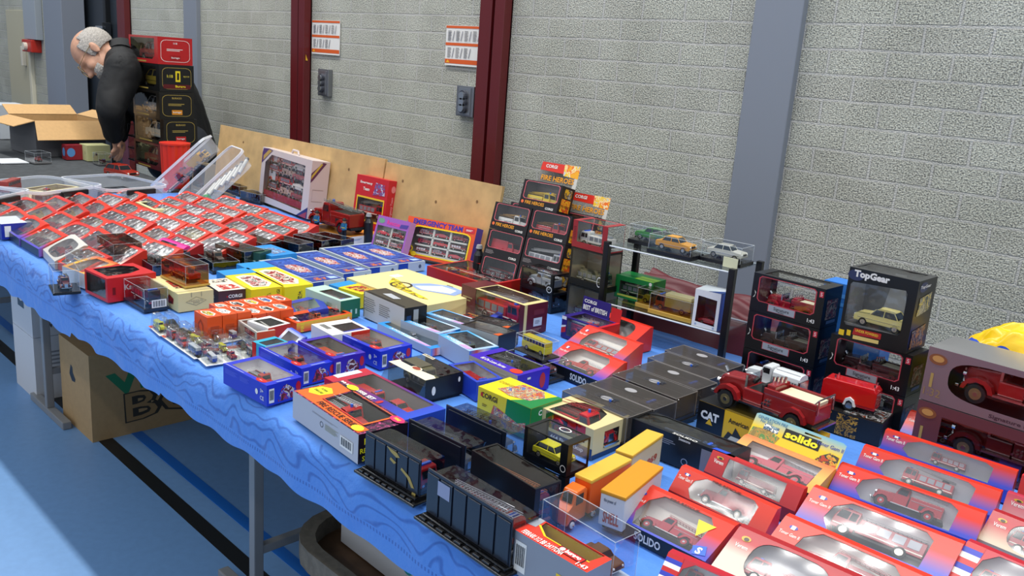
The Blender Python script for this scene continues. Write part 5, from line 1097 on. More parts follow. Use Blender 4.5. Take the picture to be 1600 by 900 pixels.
lorry('white toy fuel trailer with a dark amber roof and red name lettering', ctr.x, ctr.y, u3.length, abs((ps[0] - ps[1]).xy.cross(u3.normalized())), h_, math.atan2(u3.y, u3.x), mat('cf8f1c', .3), mat('cfd4d8', .4), txt='SHELL', name='toy_trailer')
# near clear case and racing car box
f = fr('S12', (195, 485), (595, 725), (740, 660), h=.085)
acrylic('large empty looking clear case at the table edge before the orange truck', f, 'd0d8e0', ('car', '6a4a30', '8a9098', 'small brown toy car in the large clear case at the table edge', {'size': .07, 'at': (.02, .01, .01)}), bh=.006, flm=film('eef4fc', .10, .5, .05, .15, 8))
f = fr('S12', (45, 648), (440, 885), (572, 805), h=.068); f.y += .0; f.x += .0
VER = mat('e23a28', .35); YE = mat('ecc81a', .35)
carton('red fronted racing car carton with a yellow inside and barcode side', f, {'*': VER, 'front': mat('8d929c', .35), 'right': mat('8d929c', .35), 'left': mat('a8acb0', .35)}, {'top': [(.30, .42), (.88, .42), (.92, .98), (.10, .98), (.12, .72)]},
       {'top': [('p', [(0, .5), (.1, .55), (.08, 1), (0, 1)], mat('9a9ea6', .4)), ('p', [(.28, .38), (.9, .38), (.9, .42), (.3, .42), (.11, .74), (.09, .7)], YE), ('p', [(.52, .16), (.86, .16), (.86, .42), (.52, .42)], BLACK), ('p', [(.53, .18), (.85, .18), (.85, .4), (.53, .4)], RED), ('t', 'burago', .72, .29, .012, WHITE, .2, 0, .04), ('e', .575, .3, .03, .08, WHITE), ('t', 'FERRARI 312 BB DAYTONA', .36, .12, .011, WHITE, .56, 0, .02), ('t', '1:43', .9, .1, .009, WHITE)],
        'front': [('bar', .03, .1, .19, .8), ('r', .62, .1, .7, .6, YE), ('p', [(.64, .2), (.68, .2), (.67, .5), (.65, .5)], BLACK), ('lines', .74, .2, .95, .6, 4, mat('c8ccd0', .4))]}, inner=mat('d8b818', .4), veh=('racer', 'a01820', '20242a', 'dark red toy racing car inside the yellow lined carton'))

# ------------------------------------------------------------------ red window cartons of the near right corner
RB = ('3b46b8', '9a4a80', 'd4301c', 'd83420', 'd83420'); EC = grad(('5058c0', 'c85a50', 'd8341f', 'd8341f'), 1, .1)
def wq(TL, TR, BL, h=.062, hf=.026, L=None, W=None):
    a, b, c2 = P(*TL, TZ + h), P(*TR, TZ + h), P(*BL, TZ + hf); u = (b - a).xy; l = L or u.length; an = math.atan2(u.y, u.x); u.normalize(); v = Vector((-u.y, u.x)); wd = W or abs((a - c2).xy.dot(v)) + .012
    s0 = (c2.xy - a.xy).dot(u); ctr = a.xy + u * (l / 2) - v * (wd / 2 - .012)
    return Fr(ctr.x, ctr.y, TZ, l, wd, h, an)
TAN = mat('9a1c20', .4)
near = [
 ('red to blue window carton with a red flatbed fire truck and yellow triangle print', (1002, 755), (1149, 822), (966, 810), RB, ('14181f', 'SOLIDO', .42), 't', 'oct', ('classic', 'a82430', '8a2028', 'red toy flatbed engine in the near left red to blue carton'), 'FIRE RESCUE', None, None),
 ('red window carton with a long red lettered van, second from the amber trucks', (1065, 728), (1215, 796), (1043, 764), ('b83028', 'd0341f', 'd83420'), ('b02420', '', 0), 't', 'oct', ('delivery', '9a1c24', 'a82028', 'long red toy fire van in the second red carton'), 'FIRE RESCUE', None, None),
 ('dark red window carton with a yellow crest, behind the lettered van', (1114, 703), (1257, 764), (1092, 732), ('a82028', 'b8242a', 'c02c2c'), ('901c20', '', 0), 'v', 'rect', ('rescue', '8a1820', '9a2028', 'dark red toy rescue truck in the crested dark red carton'), None, None, None),
 ('maroon carton with an oval grey window and a golden crest at the picture bottom', (1156, 822), (1345, 905), (1113, 885), ('c8b8a8', 'c8b8a8', 'b02028', 'a82028'), ('c8b8a8', '', 0), 'v', 'oval', ('cabover', 'a81820', 'c02028', 'red toy cab engine in the oval window carton at the bottom'), None, mat('b8bcc0', .4), None),
 ('red window carton with a cream inside and a long red model at the bottom right', (1228, 805), (1455, 905), (1190, 862), ('d83420', 'd83420', 'd83420'), ('3a48b0', '', 0), 't', 'oct', ('classic', '9a2028', 'a04040', 'dark red toy engine in the cream lined carton'), None, None, None),
 ('long window carton with white lip lettering, front of the right hand row', (1271, 760), (1506, 850), (1245, 812), RB, ('3a4cc0', 'SOLIDO', .55), 't', 'oct', ('cabover', '9a2830', '8a8a8c', 'red toy tender in the front carton of the right hand row'), None, mat('f6f6f4', .5), None),
 ('window carton with a vintage red engine, second of the right hand row', (1313, 724), (1541, 803), (1294, 763), RB, ('3a4cc0', '', 0), 't', 'oct', ('classic', 'a02028', 'c8c8c8', 'vintage red toy engine in the second carton of the right hand row'), None, mat('f6f6f4', .5), None),
 ('window carton with a grey lattice ladder, third of the right hand row', (1350, 696), (1565, 769), (1336, 730), RB, ('3a4cc0', '', 0), 't', 'oct', ('ladder', 'a81c24', '9a9c98', 'red toy ladder truck in the third carton of the right hand row'), None, mat('eceeea', .5), None),
 ('window carton with a long bright reflection, fourth of the right hand row', (1384, 671), (1590, 737), (1369, 698), RB, ('3a4cc0', '', 0), 't', 'oct', ('rescue', 'a82028', 'c0b0b0', 'red toy pumper in the fourth carton of the right hand row'), None, mat('f6f6f4', .5), None),
 ('window carton with a red ladder truck, last of the right hand row', (1422, 642), (1610, 700), (1406, 674), ('6a5ac0', 'd83420', 'd83420', 'd83420'), ('3a4cc0', '', 0), 't', 'oct', ('ladder', 'b01c20', '8a8c88', 'red cab toy ladder truck in the last carton of the right hand row'), None, mat('c0c2c2', .5), None),
 ('crested maroon and cream carton at the right picture edge', (1552, 797), (1745, 873), (1534, 844), ('c8b8a0', 'b83038', 'a82028'), ('c8b8a0', '', 0), 'v', 'oval', ('cabover', 'a81820', 'c0b8b8', 'red toy engine in the maroon and cream carton at the right edge'), None, mat('b8bcc0', .4), None),
 ('pinkish crested carton at the right picture edge, above the maroon and cream one', (1574, 769), (1770, 838), (1556, 800), ('d89090', 'c84858', 'b83048'), ('c8a0a0', '', 0), 'v', 'oval', None, None, mat('a09090', .4), None),
 ('plain red carton end at the right picture edge, above the pinkish one', (1597, 742), (1790, 806), (1580, 768), ('d84038', 'd83840', 'c83040'), ('c83030', '', 0), None, 'oct', None, None, None, None),
 ('striped red white and blue carton with a clear window at the lower right', (1512, 845), (1700, 925), (1490, 905), ('c02030', 'b82030', 'b82030'), ('c02030', '', 0), 's', 'oct', ('cabover', 'a82028', 'd0d0d0', 'red toy engine in the striped carton at the lower right'), None, mat('e0dedc', .5), None),
 ('striped red white and blue carton with a pale triangle at the bottom', (1045, 862), (1200, 930), (1012, 905), ('c02030', 'b82030', 'b82030'), ('c02030', '', 0), 's', 'oct', ('cabover', 'a02028', 'd0d0d0', 'red toy engine in the striped carton at the bottom'), None, mat('e0dedc', .5), None),
]
prev = None
for i, (lb, TL, TR, BL, cols, lip, hd, shp, veh, note, inner, _) in enumerate(near):
    f = wq(TL, TR, BL, .056 if i == 0 else .062)
    if i >= 10 or i in (3, 4): f.L = min(f.L, .24)
    endc = EC if cols[0] in ('3b46b8', '6a5ac0') else mat(cols[-1], .35)
    o = wedge(lb, f, .026, cols, veh, hd if hd != 's' else None, lip if lip[1] else (lip[0], '', 0), endcol=endc, shape=shp, inner=inner, note=note, wx=(.2, .83))
    if hd == 's':
        mb = MB(); S = (Vector((-f.L / 2, -f.W / 2, .026)), Vector((f.L, 0, 0)), Vector((0, f.W - .012, f.h - .026)))
        for k in range(7): mb.panel(*S, [(.0, k / 7), (.17, k / 7), (.17, (k + 1) / 7), (.0, (k + 1) / 7)], [], (RED, WHITE, mat('2a3ab0', .4))[k % 3], .0006)
        mb.build('striped_band', o)
    if i == 0:
        mb = MB(); S = (Vector((-f.L / 2, -f.W / 2, .026)), Vector((f.L, 0, 0)), Vector((0, f.W - .012, f.h - .026)))
        mb.panel(*S, [(.78, .4), (.7, .78), (.88, .78)], [], mat('d8c828', .4), .0012); mb.panel(*S, [(.86, .02), (.97, .1), (.93, .3), (.82, .2)], [], mat('2a62d0', .4), .0009); mb.text('S', *S, f.L * .895, .13 * f.W, .014, WHITE, .0014, 0, None, .04); mb.build('printed_marks', o)

# ------------------------------------------------------------------ black boxed trucks leaning by the board
FT = .26
FHM = {'*': mat('140d0f', .3), 'right': mat('1a1114', .35)}
YF = art(['f0a81c', 'e87818', 'f0c020', 'd05014'], 40); FWIN = [(.12, .34), (.90, .34), (.94, .40), (.94, .90), (.90, .95), (.12, .95), (.08, .90), (.08, .40)]
FIRE = mat('f0a020', .35)
def heroes(lb, f, veh, header=None, title=True):
    dec = {'front': ([('t', 'FIRE HEROES', .40, .20, .011, FIRE, .50, 0, .015), ('e', .08, .2, .035, .06, mat('e86a38', .4))] if title else [('lines', .05, .1, .3, .25, 4, mat('807878', .5))]) + [('t', 'CORGI', .80, .10, .0075, WHITE, .2, 0, .03)], 'right': [('r', .15, .1, .85, .55, YF), ('t', 'FIRE HEROES', .5, .3, .008, mat('3a1408', .4), .65), ('r', .25, .6, .8, .92, art(['a8a090', '504038', 'e8b020'], 70))]}
    o = upright(lb, f, FHM, FWIN, dec, veh, inner=mat('3c3434', .45), trim=mat('c8606a', .4), sidewin=None, topwin=[(.08, .1), (.92, .1), (.92, .9), (.08, .9)])
    if header:
        mb = MB(); W2 = f.L; O = Vector((-W2 / 2, f.W / 2 - .002, f.h)); U = Vector((W2, 0, 0)); V = Vector((0, 0, header))
        mb.panel(O, U, V, RECT, [], mat('1c1416', .35)); mb.panel(O, U, V, [(.0, .62), (.62, .58), (.6, .98), (.02, .98)], [], mat('d83020', .35), .0004); mb.panel(O, U, V, [(.62, .5), (1, .45), (1, 1), (.6, 1)], [], art(['f0a820', 'e86a18', 'f0d8a0', 'f0c020', 'c8c8c8'], 35), .0005)
        mb.panel(O, U, V, [(.9, 0), (1, 0), (1, .5), (.92, .5)], [], mat('c8c4bc', .4), .0004)
        mb.text('CORGI', O, U, V, .28 * W2, .82 * header, .011, WHITE, .0012, 0, W2 * .3, .03); mb.text('FIRE HEROES', O, U, V, .5 * W2, .30 * header, .017, FIRE, .0012, 0, W2 * .86, .02)
        mb.face([O, O + V, O + U + V, O + U], mat('d8d4cc', .5)); mb.build('header_card', o)
f4 = fb('S4', (80, 755), (300, 815), (135, 580), .07, tilt=FT, zb=TZ + .084); f5 = fb('S4', (312, 800), (560, 862), (360, 650), .07, tilt=FT)
for q in (f4,): q.L, q.h, q.a = .158, .090, .07
def sh(f, k, dz=0.0, **kw):
    """the same box moved k lengths along its own front"""
    n = Fr(f.x + math.cos(f.a) * f.L * k, f.y + math.sin(f.a) * f.L * k, f.z + dz, f.L, f.W, f.h, f.a, f.tilt)
    for q, v in kw.items(): setattr(n, q, v)
    return n
f5 = sh(f4, 1.03, .002); f0 = f4.up(dz=-2 * f4.h); f0b = f5.up(dz=-2 * f5.h); f2 = f4.up(.001); f3 = f5.up(.001); f1 = sh(f2.up(.001), .62)
heroes('dark boxed toy truck at the very bottom of the leaning pile', f0, ('cabover', '8a1a1a', 'c0c0c0', 'red toy engine in the bottom box of the leaning pile'), None, False)
heroes('dark boxed toy truck at the bottom of the pile behind the silver engine case', f0b, None, None, True)
heroes('black boxed red car in the leaning pile, lower left', f4, ('delivery', 'b82430', 'b82430', 'red toy car in the lower left box of the leaning pile'), None, False)
heroes('black boxed chrome truck in the leaning pile, under the box with the red engine', f5, ('ladder', 'c8c8cc', 'e0e0e0', 'silver toy ladder truck in the lower right box of the leaning pile'), None, False)
heroes('black boxed white truck in the leaning pile, at its left side', f2, ('classic', 'e4e2dc', 'b08848', 'white toy engine with brown load in the leaning pile', {'flip': False}))
heroes('black boxed red engine in the leaning pile, directly under the topmost yellow one', f3, ('classic', 'b01c1c', 'b88848', 'red toy engine with ladder in the leaning pile'))
heroes('topmost black boxed yellow engine with a tall printed header card', f1, ('classic', 'e0c018', 'c8a818', 'yellow toy engine in the topmost leaning box'), .075)
v_ = Vector((-math.sin(f1.a), math.cos(f1.a)))
f7 = sh(f3, .26); f7.x += v_.x * .066; f7.y += v_.y * .066
heroes('black boxed truck in the rear row with its header card showing at the right', Fr(f7.x, f7.y, f7.z + .004, .158, .05, .090, f7.a, FT), None, .07)
for k in (1, 2):
    ff = Fr(f7.x, f7.y, f7.z + .004, .158, .05, .090, f7.a, FT).up(dz=-.090 - .0905 * k); 
    heroes(('black boxed truck in the rear row, second from its top', 'black boxed truck in the rear row, lowest')[k - 1], ff, None)
f6 = sh(f2, .02); f6.x += v_.x * .066; f6.y += v_.y * .066
heroes('black boxed truck in the rear row behind the white truck box', Fr(f6.x, f6.y, f6.z, .158, .05, .090, f6.a, FT), None)
for k in (1, 2): heroes(('black boxed truck in the rear row behind the red car box', 'black boxed truck at the bottom left of the rear row')[k - 1], Fr(f6.x, f6.y, f6.z, .158, .05, .090, f6.a, FT).up(dz=-.090 - .0905 * k), None)
print('FF', f0.x, f0.y, f0.z, f4.z, f1.z, f7.y)
# silver engine case, stack of two
f = fr('S3', (755, 165), (985, 235), (1115, 192), (985, 505)); hh = f.h
lo = Fr(f.x, f.y, TZ, f.L, .075, hh * .47, f.a); hi = Fr(f.x, f.y, TZ + hh * .47 + .001, f.L, .075, hh * .53, f.a)
RW = [(.06, .18), (.92, .18), (.92, .96), (.06, .96)]
carton('black ended clear carton under the silver engine, beside the open red tray', lo, OB, {'top': [(.06, .06), (.92, .06), (.92, .94), (.06, .94)], 'front': RW, 'right': [(.05, .1), (.95, .1), (.95, .95), (.05, .95)]}, {'front': [('t', 'FIRE', .3, .1, .006, GREY)]}, inner=mat('16181c', .4), flm=CASE, veh=('cabover', '3a1a1c', '504040', 'dark toy truck in the carton under the silver engine'))
carton('clear black edged carton with a silver engine and a white ring logo', hi, OB, {'top': [(.06, .06), (.92, .06), (.92, .94), (.06, .94)], 'front': RW, 'right': [(.08, .06), (.95, .06), (.95, .94), (.08, .94)], 'back': RECT}, {'front': [('ring', .90, .24, .08, .16, WHITE)], 'top': [('e', .62, .82, .12, .1, mat('a8a8a4', .4))]}, inner=mat('2a2c30', .4), flm=CASE, veh=('classic', 'a8acb0', 'c8c8c8', 'silver toy fire engine in the clear carton by the leaning pile', {'size': .12, 'flip': True}))
# best-of carton with header
f = fb('S3', (1062, 660), (1225, 715), (1075, 445), .08); f.L = .14; f.h = .062; f.a = -.02; f.x += .028
UK = mat('2a1a70', .35)
carton('purple carton with a white lettered header, in front of the black rack', f, UK, {'front': [(.14, .16), (.96, .16), (.96, .96), (.14, .96)], 'top': [(.14, .1), (.9, .1), (.9, .9), (.14, .9)]}, {'front': [('p', [(0, .85), (.12, .85), (.12, 1), (0, 1)], WHITE), ('p', [(0, .2), (.12, .3), (.12, .55), (0, .45)], RED), ('p', [(0, .45), (.12, .55), (.12, .62), (0, .55)], WHITE)], 'right': [('r', 0, 0, 1, 1, RED), ('r', 0, 0, 1, .1, UK)], 'top': [('r', .92, 0, 1, 1, RED)]}, inner=mat('6a5a70', .4), veh=('classic', 'a01c2c', '90a0a8', 'red toy engine inside the purple carton with the header'),
       extra=lambda mb, f_: (mb.panel((-f_.L / 2, f_.W / 2 - .001, f_.h - .002), (f_.L * .72, 0, 0), (0, .004, .048), RECT, [], UK), mb.text('CORGI', (-f_.L / 2, f_.W / 2 - .001, f_.h - .002), (1, 0, 0), (0, .08, 1), f_.L * .20, .036, .010, WHITE, .0008, 0, f_.L * .32, .03), mb.text('BEST of BRITISH', (-f_.L / 2, f_.W / 2 - .001, f_.h - .002), (1, 0, 0), (0, .08, 1), f_.L * .34, .018, .014, WHITE, .0008, 0, f_.L * .62, .03),
                             mb.panel((-f_.L / 2 + f_.L * .74, f_.W / 2 - .001, f_.h - .002), (f_.L * .26, 0, 0), (0, .004, .040), RECT, [], RED)))
# stack with the white truck left of the rack
_a = PY(893, 384, 1.90); _t = PY(894.5, 342, 1.90); f = Fr(_a.x + .064, 1.94, _a.z, .128, .08, _t.z - _a.z, 0); print('STK', _a, _t); hs_ = (_a.z - TZ) / 2
f.x, f.y = f.x, f.y
CRD = mat('a0222c', .35)
for k in (0, 1): 
    ff = Fr(f.x, f.y, TZ + hs_ * k, .128, .08, hs_ - .001, 0)
    carton(('black edged clear carton at the foot of the stack left of the rack', 'black edged clear carton with a ring logo, middle of the stack left of the rack')[k], ff, OB, {'front': RW, 'top': [(.06, .06), (.92, .06), (.92, .94), (.06, .94)], 'right': [(.05, .1), (.95, .1), (.95, .95), (.05, .95)]}, {'front': [('ring', .90, .24, .07, .14, WHITE)]}, inner=mat('b8a888', .5), flm=CASE, veh=('cabover', ('5a3a34', '5a6048')[k], '6a6a5a', ('dark', 'olive')[k] + ' toy truck in the ' + ('foot', 'middle')[k] + ' carton of the stack left of the rack'))
carton('red framed clear carton with a white cab truck, left of the rack', f, CRD, {'front': [(.14, .22), (.86, .22), (.86, .98), (.14, .98)], 'top': [(.14, .1), (.86, .1), (.86, .9), (.14, .9)], 'right': [(.02, .05), (.98, .05), (.98, .98), (.02, .98)], 'back': RECT}, {'front': [('lines', .03, .3, .11, .8, 8, mat('6a141c', .4)), ('ring', .92, .2, .05, .1, mat('6a141c', .4))]}, inner=mat('8a8a86', .4), flm=CASE, veh=('cabover', 'e6e4dc', '8a9298', 'white cab toy truck in the red framed carton', {'flip': True, 'size': .11}))
# the black rack with two clear shelves
bFR = P(1131, 574); best = 9
for k in range(100, 500):
    q = P(1146, 420, TZ + k * .001)
    if (q.xy - bFR.xy).length < best: best = (q.xy - bFR.xy).length; RH = k * .001
cFL, cFR, cBR = P(950, 377, TZ + RH), P(1146, 420, TZ + RH), P(1188, 407, TZ + RH)
ru = (cFR - cFL).xy; RL = ru.length; ra = math.atan2(ru.y, ru.x); RWd = .16
rc = cFL.xy.lerp(cFR.xy, .5) + Vector((-math.sin(ra), math.cos(ra))) * RWd / 2
o = thing('display_rack', 'black posted rack with two clear shelves holding small cars', 'rack', (rc.x, rc.y, TZ), ra)
BP = mat('0e0e10', .3)
for sx in (-1, 1):
    for sy in (-1, 1): MB().box(sx * RL / 2 - .0085, sx * RL / 2 + .0085, sy * RWd / 2 - .0085, sy * RWd / 2 + .0085, 0, RH, BP, None, .002).build('post', o)
AC = film('eef4f6', .10, .6, .04, .1, 6)
for k, zz in enumerate((RH - .012, .085)):
    m_ = MB(); m_.box(-RL / 2 + .01, RL / 2 - .01, -RWd / 2 - .004, RWd / 2 + .004, zz, zz + .004, AC); e_ = milky('e8eef2', .75, .1)
    for sy in (-1, 1): m_.cyl((-RL / 2 + .01, sy * (RWd / 2 + .004), zz + .002), (RL / 2 - .01, sy * (RWd / 2 + .004), zz + .002), .0022, e_, 6)
    m_.build('clear_shelf', o)
rf = Fr(rc.x, rc.y, TZ, RL, RWd, RH, ra)
def onrack(label, u, v, L_, W_, h_, veh, zz, **kw):
    p = local(rf, u, v, zz); return acrylic(label, Fr(p.x, p.y, p.z, L_, W_, h_, ra + kw.pop('da', 0)), veh=veh, **kw)
zt = RH - .0075; ul = RL / 3.1
PLN = mat('1b1d22', .2, 0, .5)
onrack('clear case with a green estate car, left on the top shelf of the black rack', -RL * .30, .03, RL * .30, .07, .055, ('estate', '3f8a20', '2a6a18', 'green toy estate car on the top shelf of the rack', {'size': .098, 'flip': True}), zt, dec={'front': [('lines', .3, .02, .6, .1, 1, WHITE)]}, bh=.012)
onrack('clear case with a yellow orange saloon, in the middle of the top shelf', .0, -.04, RL * .34, .07, .052, ('car', 'e8a010', 'c88008', 'yellow orange toy saloon on the top shelf of the rack', {'size': .105}), zt, dec={'front': [('lines', .3, .02, .6, .1, 1, WHITE)]}, bh=.012)
oc = onrack('clear case with a cream saloon and a small price card, right on the top shelf', RL * .33, .01, RL * .30, .075, .052, ('car', 'd8d4c4', 'a0a098', 'cream toy saloon on the top shelf of the rack', {'size': .10}), zt, bh=.010)
p = local(rf, RL * .43, -.045, zt); tag(MB().box(-.021, .021, -.001, .001, 0, .026, mat('dcdcb8', .5)).build('price_card', loc=p), 'small pale yellow price card before the cream saloon on the rack', 'card')
GRB = mat('13803c', .35)
q = local(rf, -RL * .36, .03, .0895)
carton('green window carton with a yellow green flap on the lower shelf of the rack', Fr(q.x, q.y, q.z, .125, .07, .066, ra), GRB, {'front': [(.12, .2), (.86, .2), (.92, .3), (.92, .7), (.84, .78), (.12, .78)]}, {'front': [('r', .08, .1, .92, .18, mat('c8c850', .4)), ('e', .93, .9, .04, .08, WHITE)], 'top': [('r', .5, .0, 1, .6, mat('8ac820', .35))]}, inner=mat('8a9a90', .5), veh=('cabover', '3a6a48', 'b0b8a0', 'green toy truck in the green carton on the rack'))
OLV = film('d8cc80', .16, .5, .12, .3, 14)
for (u_, v_2, L_, vc, v2, lb, vl) in ((-RL * .14, -.02, .09, 'a8a82c', '8a8a2a', 'amber tinted blister with a yellow green truck, left on the lower shelf', 'yellow green toy truck in the amber blister'), (RL * .06, -.045, .13, 'b85a20', 'd8c890', 'amber tinted blister with an orange cab van, middle of the lower shelf', 'orange and cream toy delivery truck in the amber blister')):
    q = local(rf, u_, v_2, .0895); acrylic(lb, Fr(q.x, q.y, q.z, L_, .055, .055, ra), 'c8a048', ('boxtruck' if L_ > .1 else 'classic', vc, v2, vl, {'flip': True}), bh=.012, flm=OLV)
q = local(rf, RL * .34, -.045, .0895)
carton('white and blue window carton on the lower shelf of the rack', Fr(q.x, q.y, q.z, .072, .07, .10, ra + .05), {'*': mat('e6e8ec', .35), 'right': mat('1d5cb8', .35)}, {'front': [(.12, .14), (.88, .10), (.88, .80), (.14, .84)]}, {'top': [('p', [(.5, 0), (1, 0), (1, .5), (.8, .3)], mat('2a4a90', .4))], 'front': [('e', .15, .07, .04, .03, mat('9ab0d0', .4)), ('e', .85, .05, .04, .03, mat('9ab0d0', .4))]}, inner=mat('6a3a44', .5), veh=[('racer', 'b02030', 'd0d0d8', 'red and white toy racing car in the white and blue carton', {'size': .06})])
# burgundy quilted jacket behind the table
def blob(name, label, cat, pts_fn, nu, nv, m, mb_=None):
    mb = MB(); vs = []; fs = []
    for j in range(nv + 1):
        for i in range(nu + 1): vs.append(pts_fn(i / nu, j / nv))
    for j in range(nv):
        for i in range(nu): a_ = j * (nu + 1) + i; fs.append((a_, a_ + 1, a_ + nu + 2, a_ + nu + 1))
    mb.mesh(vs, fs, m); return mb.build(name, None, True)
JA, JB = PD(1005, 505, 2.75), PD(1205, 560, 2.45)
def jk(u, v):
    x = JA.x + (JB.x - JA.x) * u * 1.1; y = 2.06 + .30 * v; z = TZ + .03 + .085 * math.sin(PI * min(1, v * 1.2)) + .018 * abs(math.sin(v * 22 + u * 3)) + .02 * noise.noise(Vector((u * 5, v * 5, 1))) - (.25 if v == 0 else 0) - (.4 if v >= .999 else 0)
    return (x, y, z)
j = blob('quilted_jacket', '', '', jk, 60, 40, mat('5a1420', .5, 0, 0, .2, 50)); tag(j, 'burgundy quilted jacket lying behind the table under the rack', 'jacket')
MB().box(JA.x - .05, JB.x + .05, 2.09, 2.40, .42, .60, mat('2a2a2c', .6)).build('seat', tg := thing('stool', 'dark stool hidden under the burgundy jacket', 'stool', (0, 0, 0)))
mb = MB(); 
for x in (JA.x, JB.x):
    for y in (2.12, 2.36): mb2 = MB(); mb2.box(x - .015, x + .015, y - .015, y + .015, 0, .42, STEEL); mb2.build('leg', tg)
# signature boxes
SG = {'*': mat('0d0d10', .28), 'top': mat('1a1a1e', .28)}
SWIN = [(.06, .26), (.24, .26), (.26, .14), (.62, .14), (.64, .26), (.86, .26), (.90, .34), (.90, .88), (.87, .94), (.09, .94), (.06, .88)]
SWIN = [(.13, .30), (.84, .30), (.88, .36), (.88, .88), (.85, .93), (.13, .93), (.10, .88), (.10, .36)]
def sig(lb, f, veh, inner=None):
    dec = {'front': [('p', [(.27, .10), (.64, .10), (.64, .27), (.27, .27)], mat('aab0b8', .3, .3)), ('t', 'Signature', .455, .185, .010, mat('16181c', .4), .22, 0, .01), ('t', 'MODELS', .455, .125, .003, mat('16181c', .4)), ('t', '1:43', .87, .14, .009, WHITE, None, 0, .02), ('p', [(.93, .78), (.985, .78), (.985, .93), (.93, .93)], mat('c03040', .4)), ('t', '5', .957, .855, .009, mat('e8c0c0', .4)), ('p', [(.03, .35), (.06, .45), (.045, .55), (.07, .5), (.055, .38)], mat('c8c8c0', .4))],
           'right': [('r', .2, .2, .8, .7, art(['303030', '6a2020', '8a8a80', '1a1a1e'], 70)), ('r', .3, .08, .8, .16, mat('4a6a9a', .4))]}
    PK = mat('b8404c', .35)
    def ex(mb, f_):
        F = faces(f_.L, f_.W, f_.h)['front']; big = [(.12, .28), (.26, .28), (.26, .09), (.65, .09), (.65, .28), (.85, .28), (.895, .35), (.895, .89), (.86, .95), (.12, .95), (.085, .89), (.085, .35)]
        mb.panel(*F, big, [SWIN], PK, .00025)
    return carton(lb, f, SG, {'front': SWIN, 'top': [(.12, .1), (.86, .1), (.86, .92), (.12, .92)], 'back': [(.1, .3), (.9, .3), (.9, .92), (.1, .92)]}, dec, inner or mat('5a1a20', .4), CASE, veh, 'window_carton', extra=ex)
g3 = fb('S6', (35, 830), (512, 955), (165, 180), .085); HT = g3.h; g3.h = HT / 3; g3.a = -.02
g3.L = .183
s0 = [('signature box at the foot of the three box stack behind the white tank truck', 'rescue', '4a1a1c', '5a2a2a', 'dark red toy van in the foot box of the three box stack'), ('signature box with a brown vintage truck, middle of the left three box stack', 'pumper', '4a3024', '5a4030', 'brown vintage toy engine in the middle box of the three box stack'), ('signature box with a bright red vintage engine, top of the left three box stack', 'pumper', '9a1420', 'c8c8c8', 'bright red vintage toy engine in the top box of the three box stack')]
def nb(s): return s.replace('signature box', 'black window box')
for k, (lb, kd, c1, c2, vl) in enumerate(s0):
    ff = Fr(g3.x, g3.y, TZ + g3.h * k, g3.L, .085, g3.h - .001, g3.a); sig(nb(lb), ff, (kd, c1, c2, vl, {'size': .14, 'flip': True}))
h2 = fb('S10', (305, 565), (825, 740), (415, 85), .085); HH = h2.h; h2.h = HH / 2; h2.L = .183; h2.a = g3.a
for k, (lb, kd, c1, c2, vl) in enumerate((('signature box behind the red toy van, lower of the right pair', 'ladder', '2a3a5a', '6a7080', 'blue grey toy ladder truck in the lower box of the right pair'), ('signature box under the tall grey windowed box, upper of the right pair', 'pumper', '3a1a1e', '5a3a34', 'dark vintage toy engine in the upper box of the right pair'))):
    ff = Fr(h2.x, h2.y, TZ + h2.h * k, h2.L, .085, h2.h - .001, h2.a); sig(nb(lb), ff, (kd, c1, c2, vl, {'size': .15, 'flip': True}), mat('4a1c22', .4))
carton('bright blue crate standing behind the black window boxes', Fr((g3.x + h2.x) / 2, (g3.y + h2.y) / 2 + .115, TZ, .16, .06, HT * .97, g3.a), mat('2a78d0', .4), {}, {'front': [('lines', .1, .8, .9, .95, 2, mat('4a94e4', .4))]}, name='blue_crate', cat='crate')
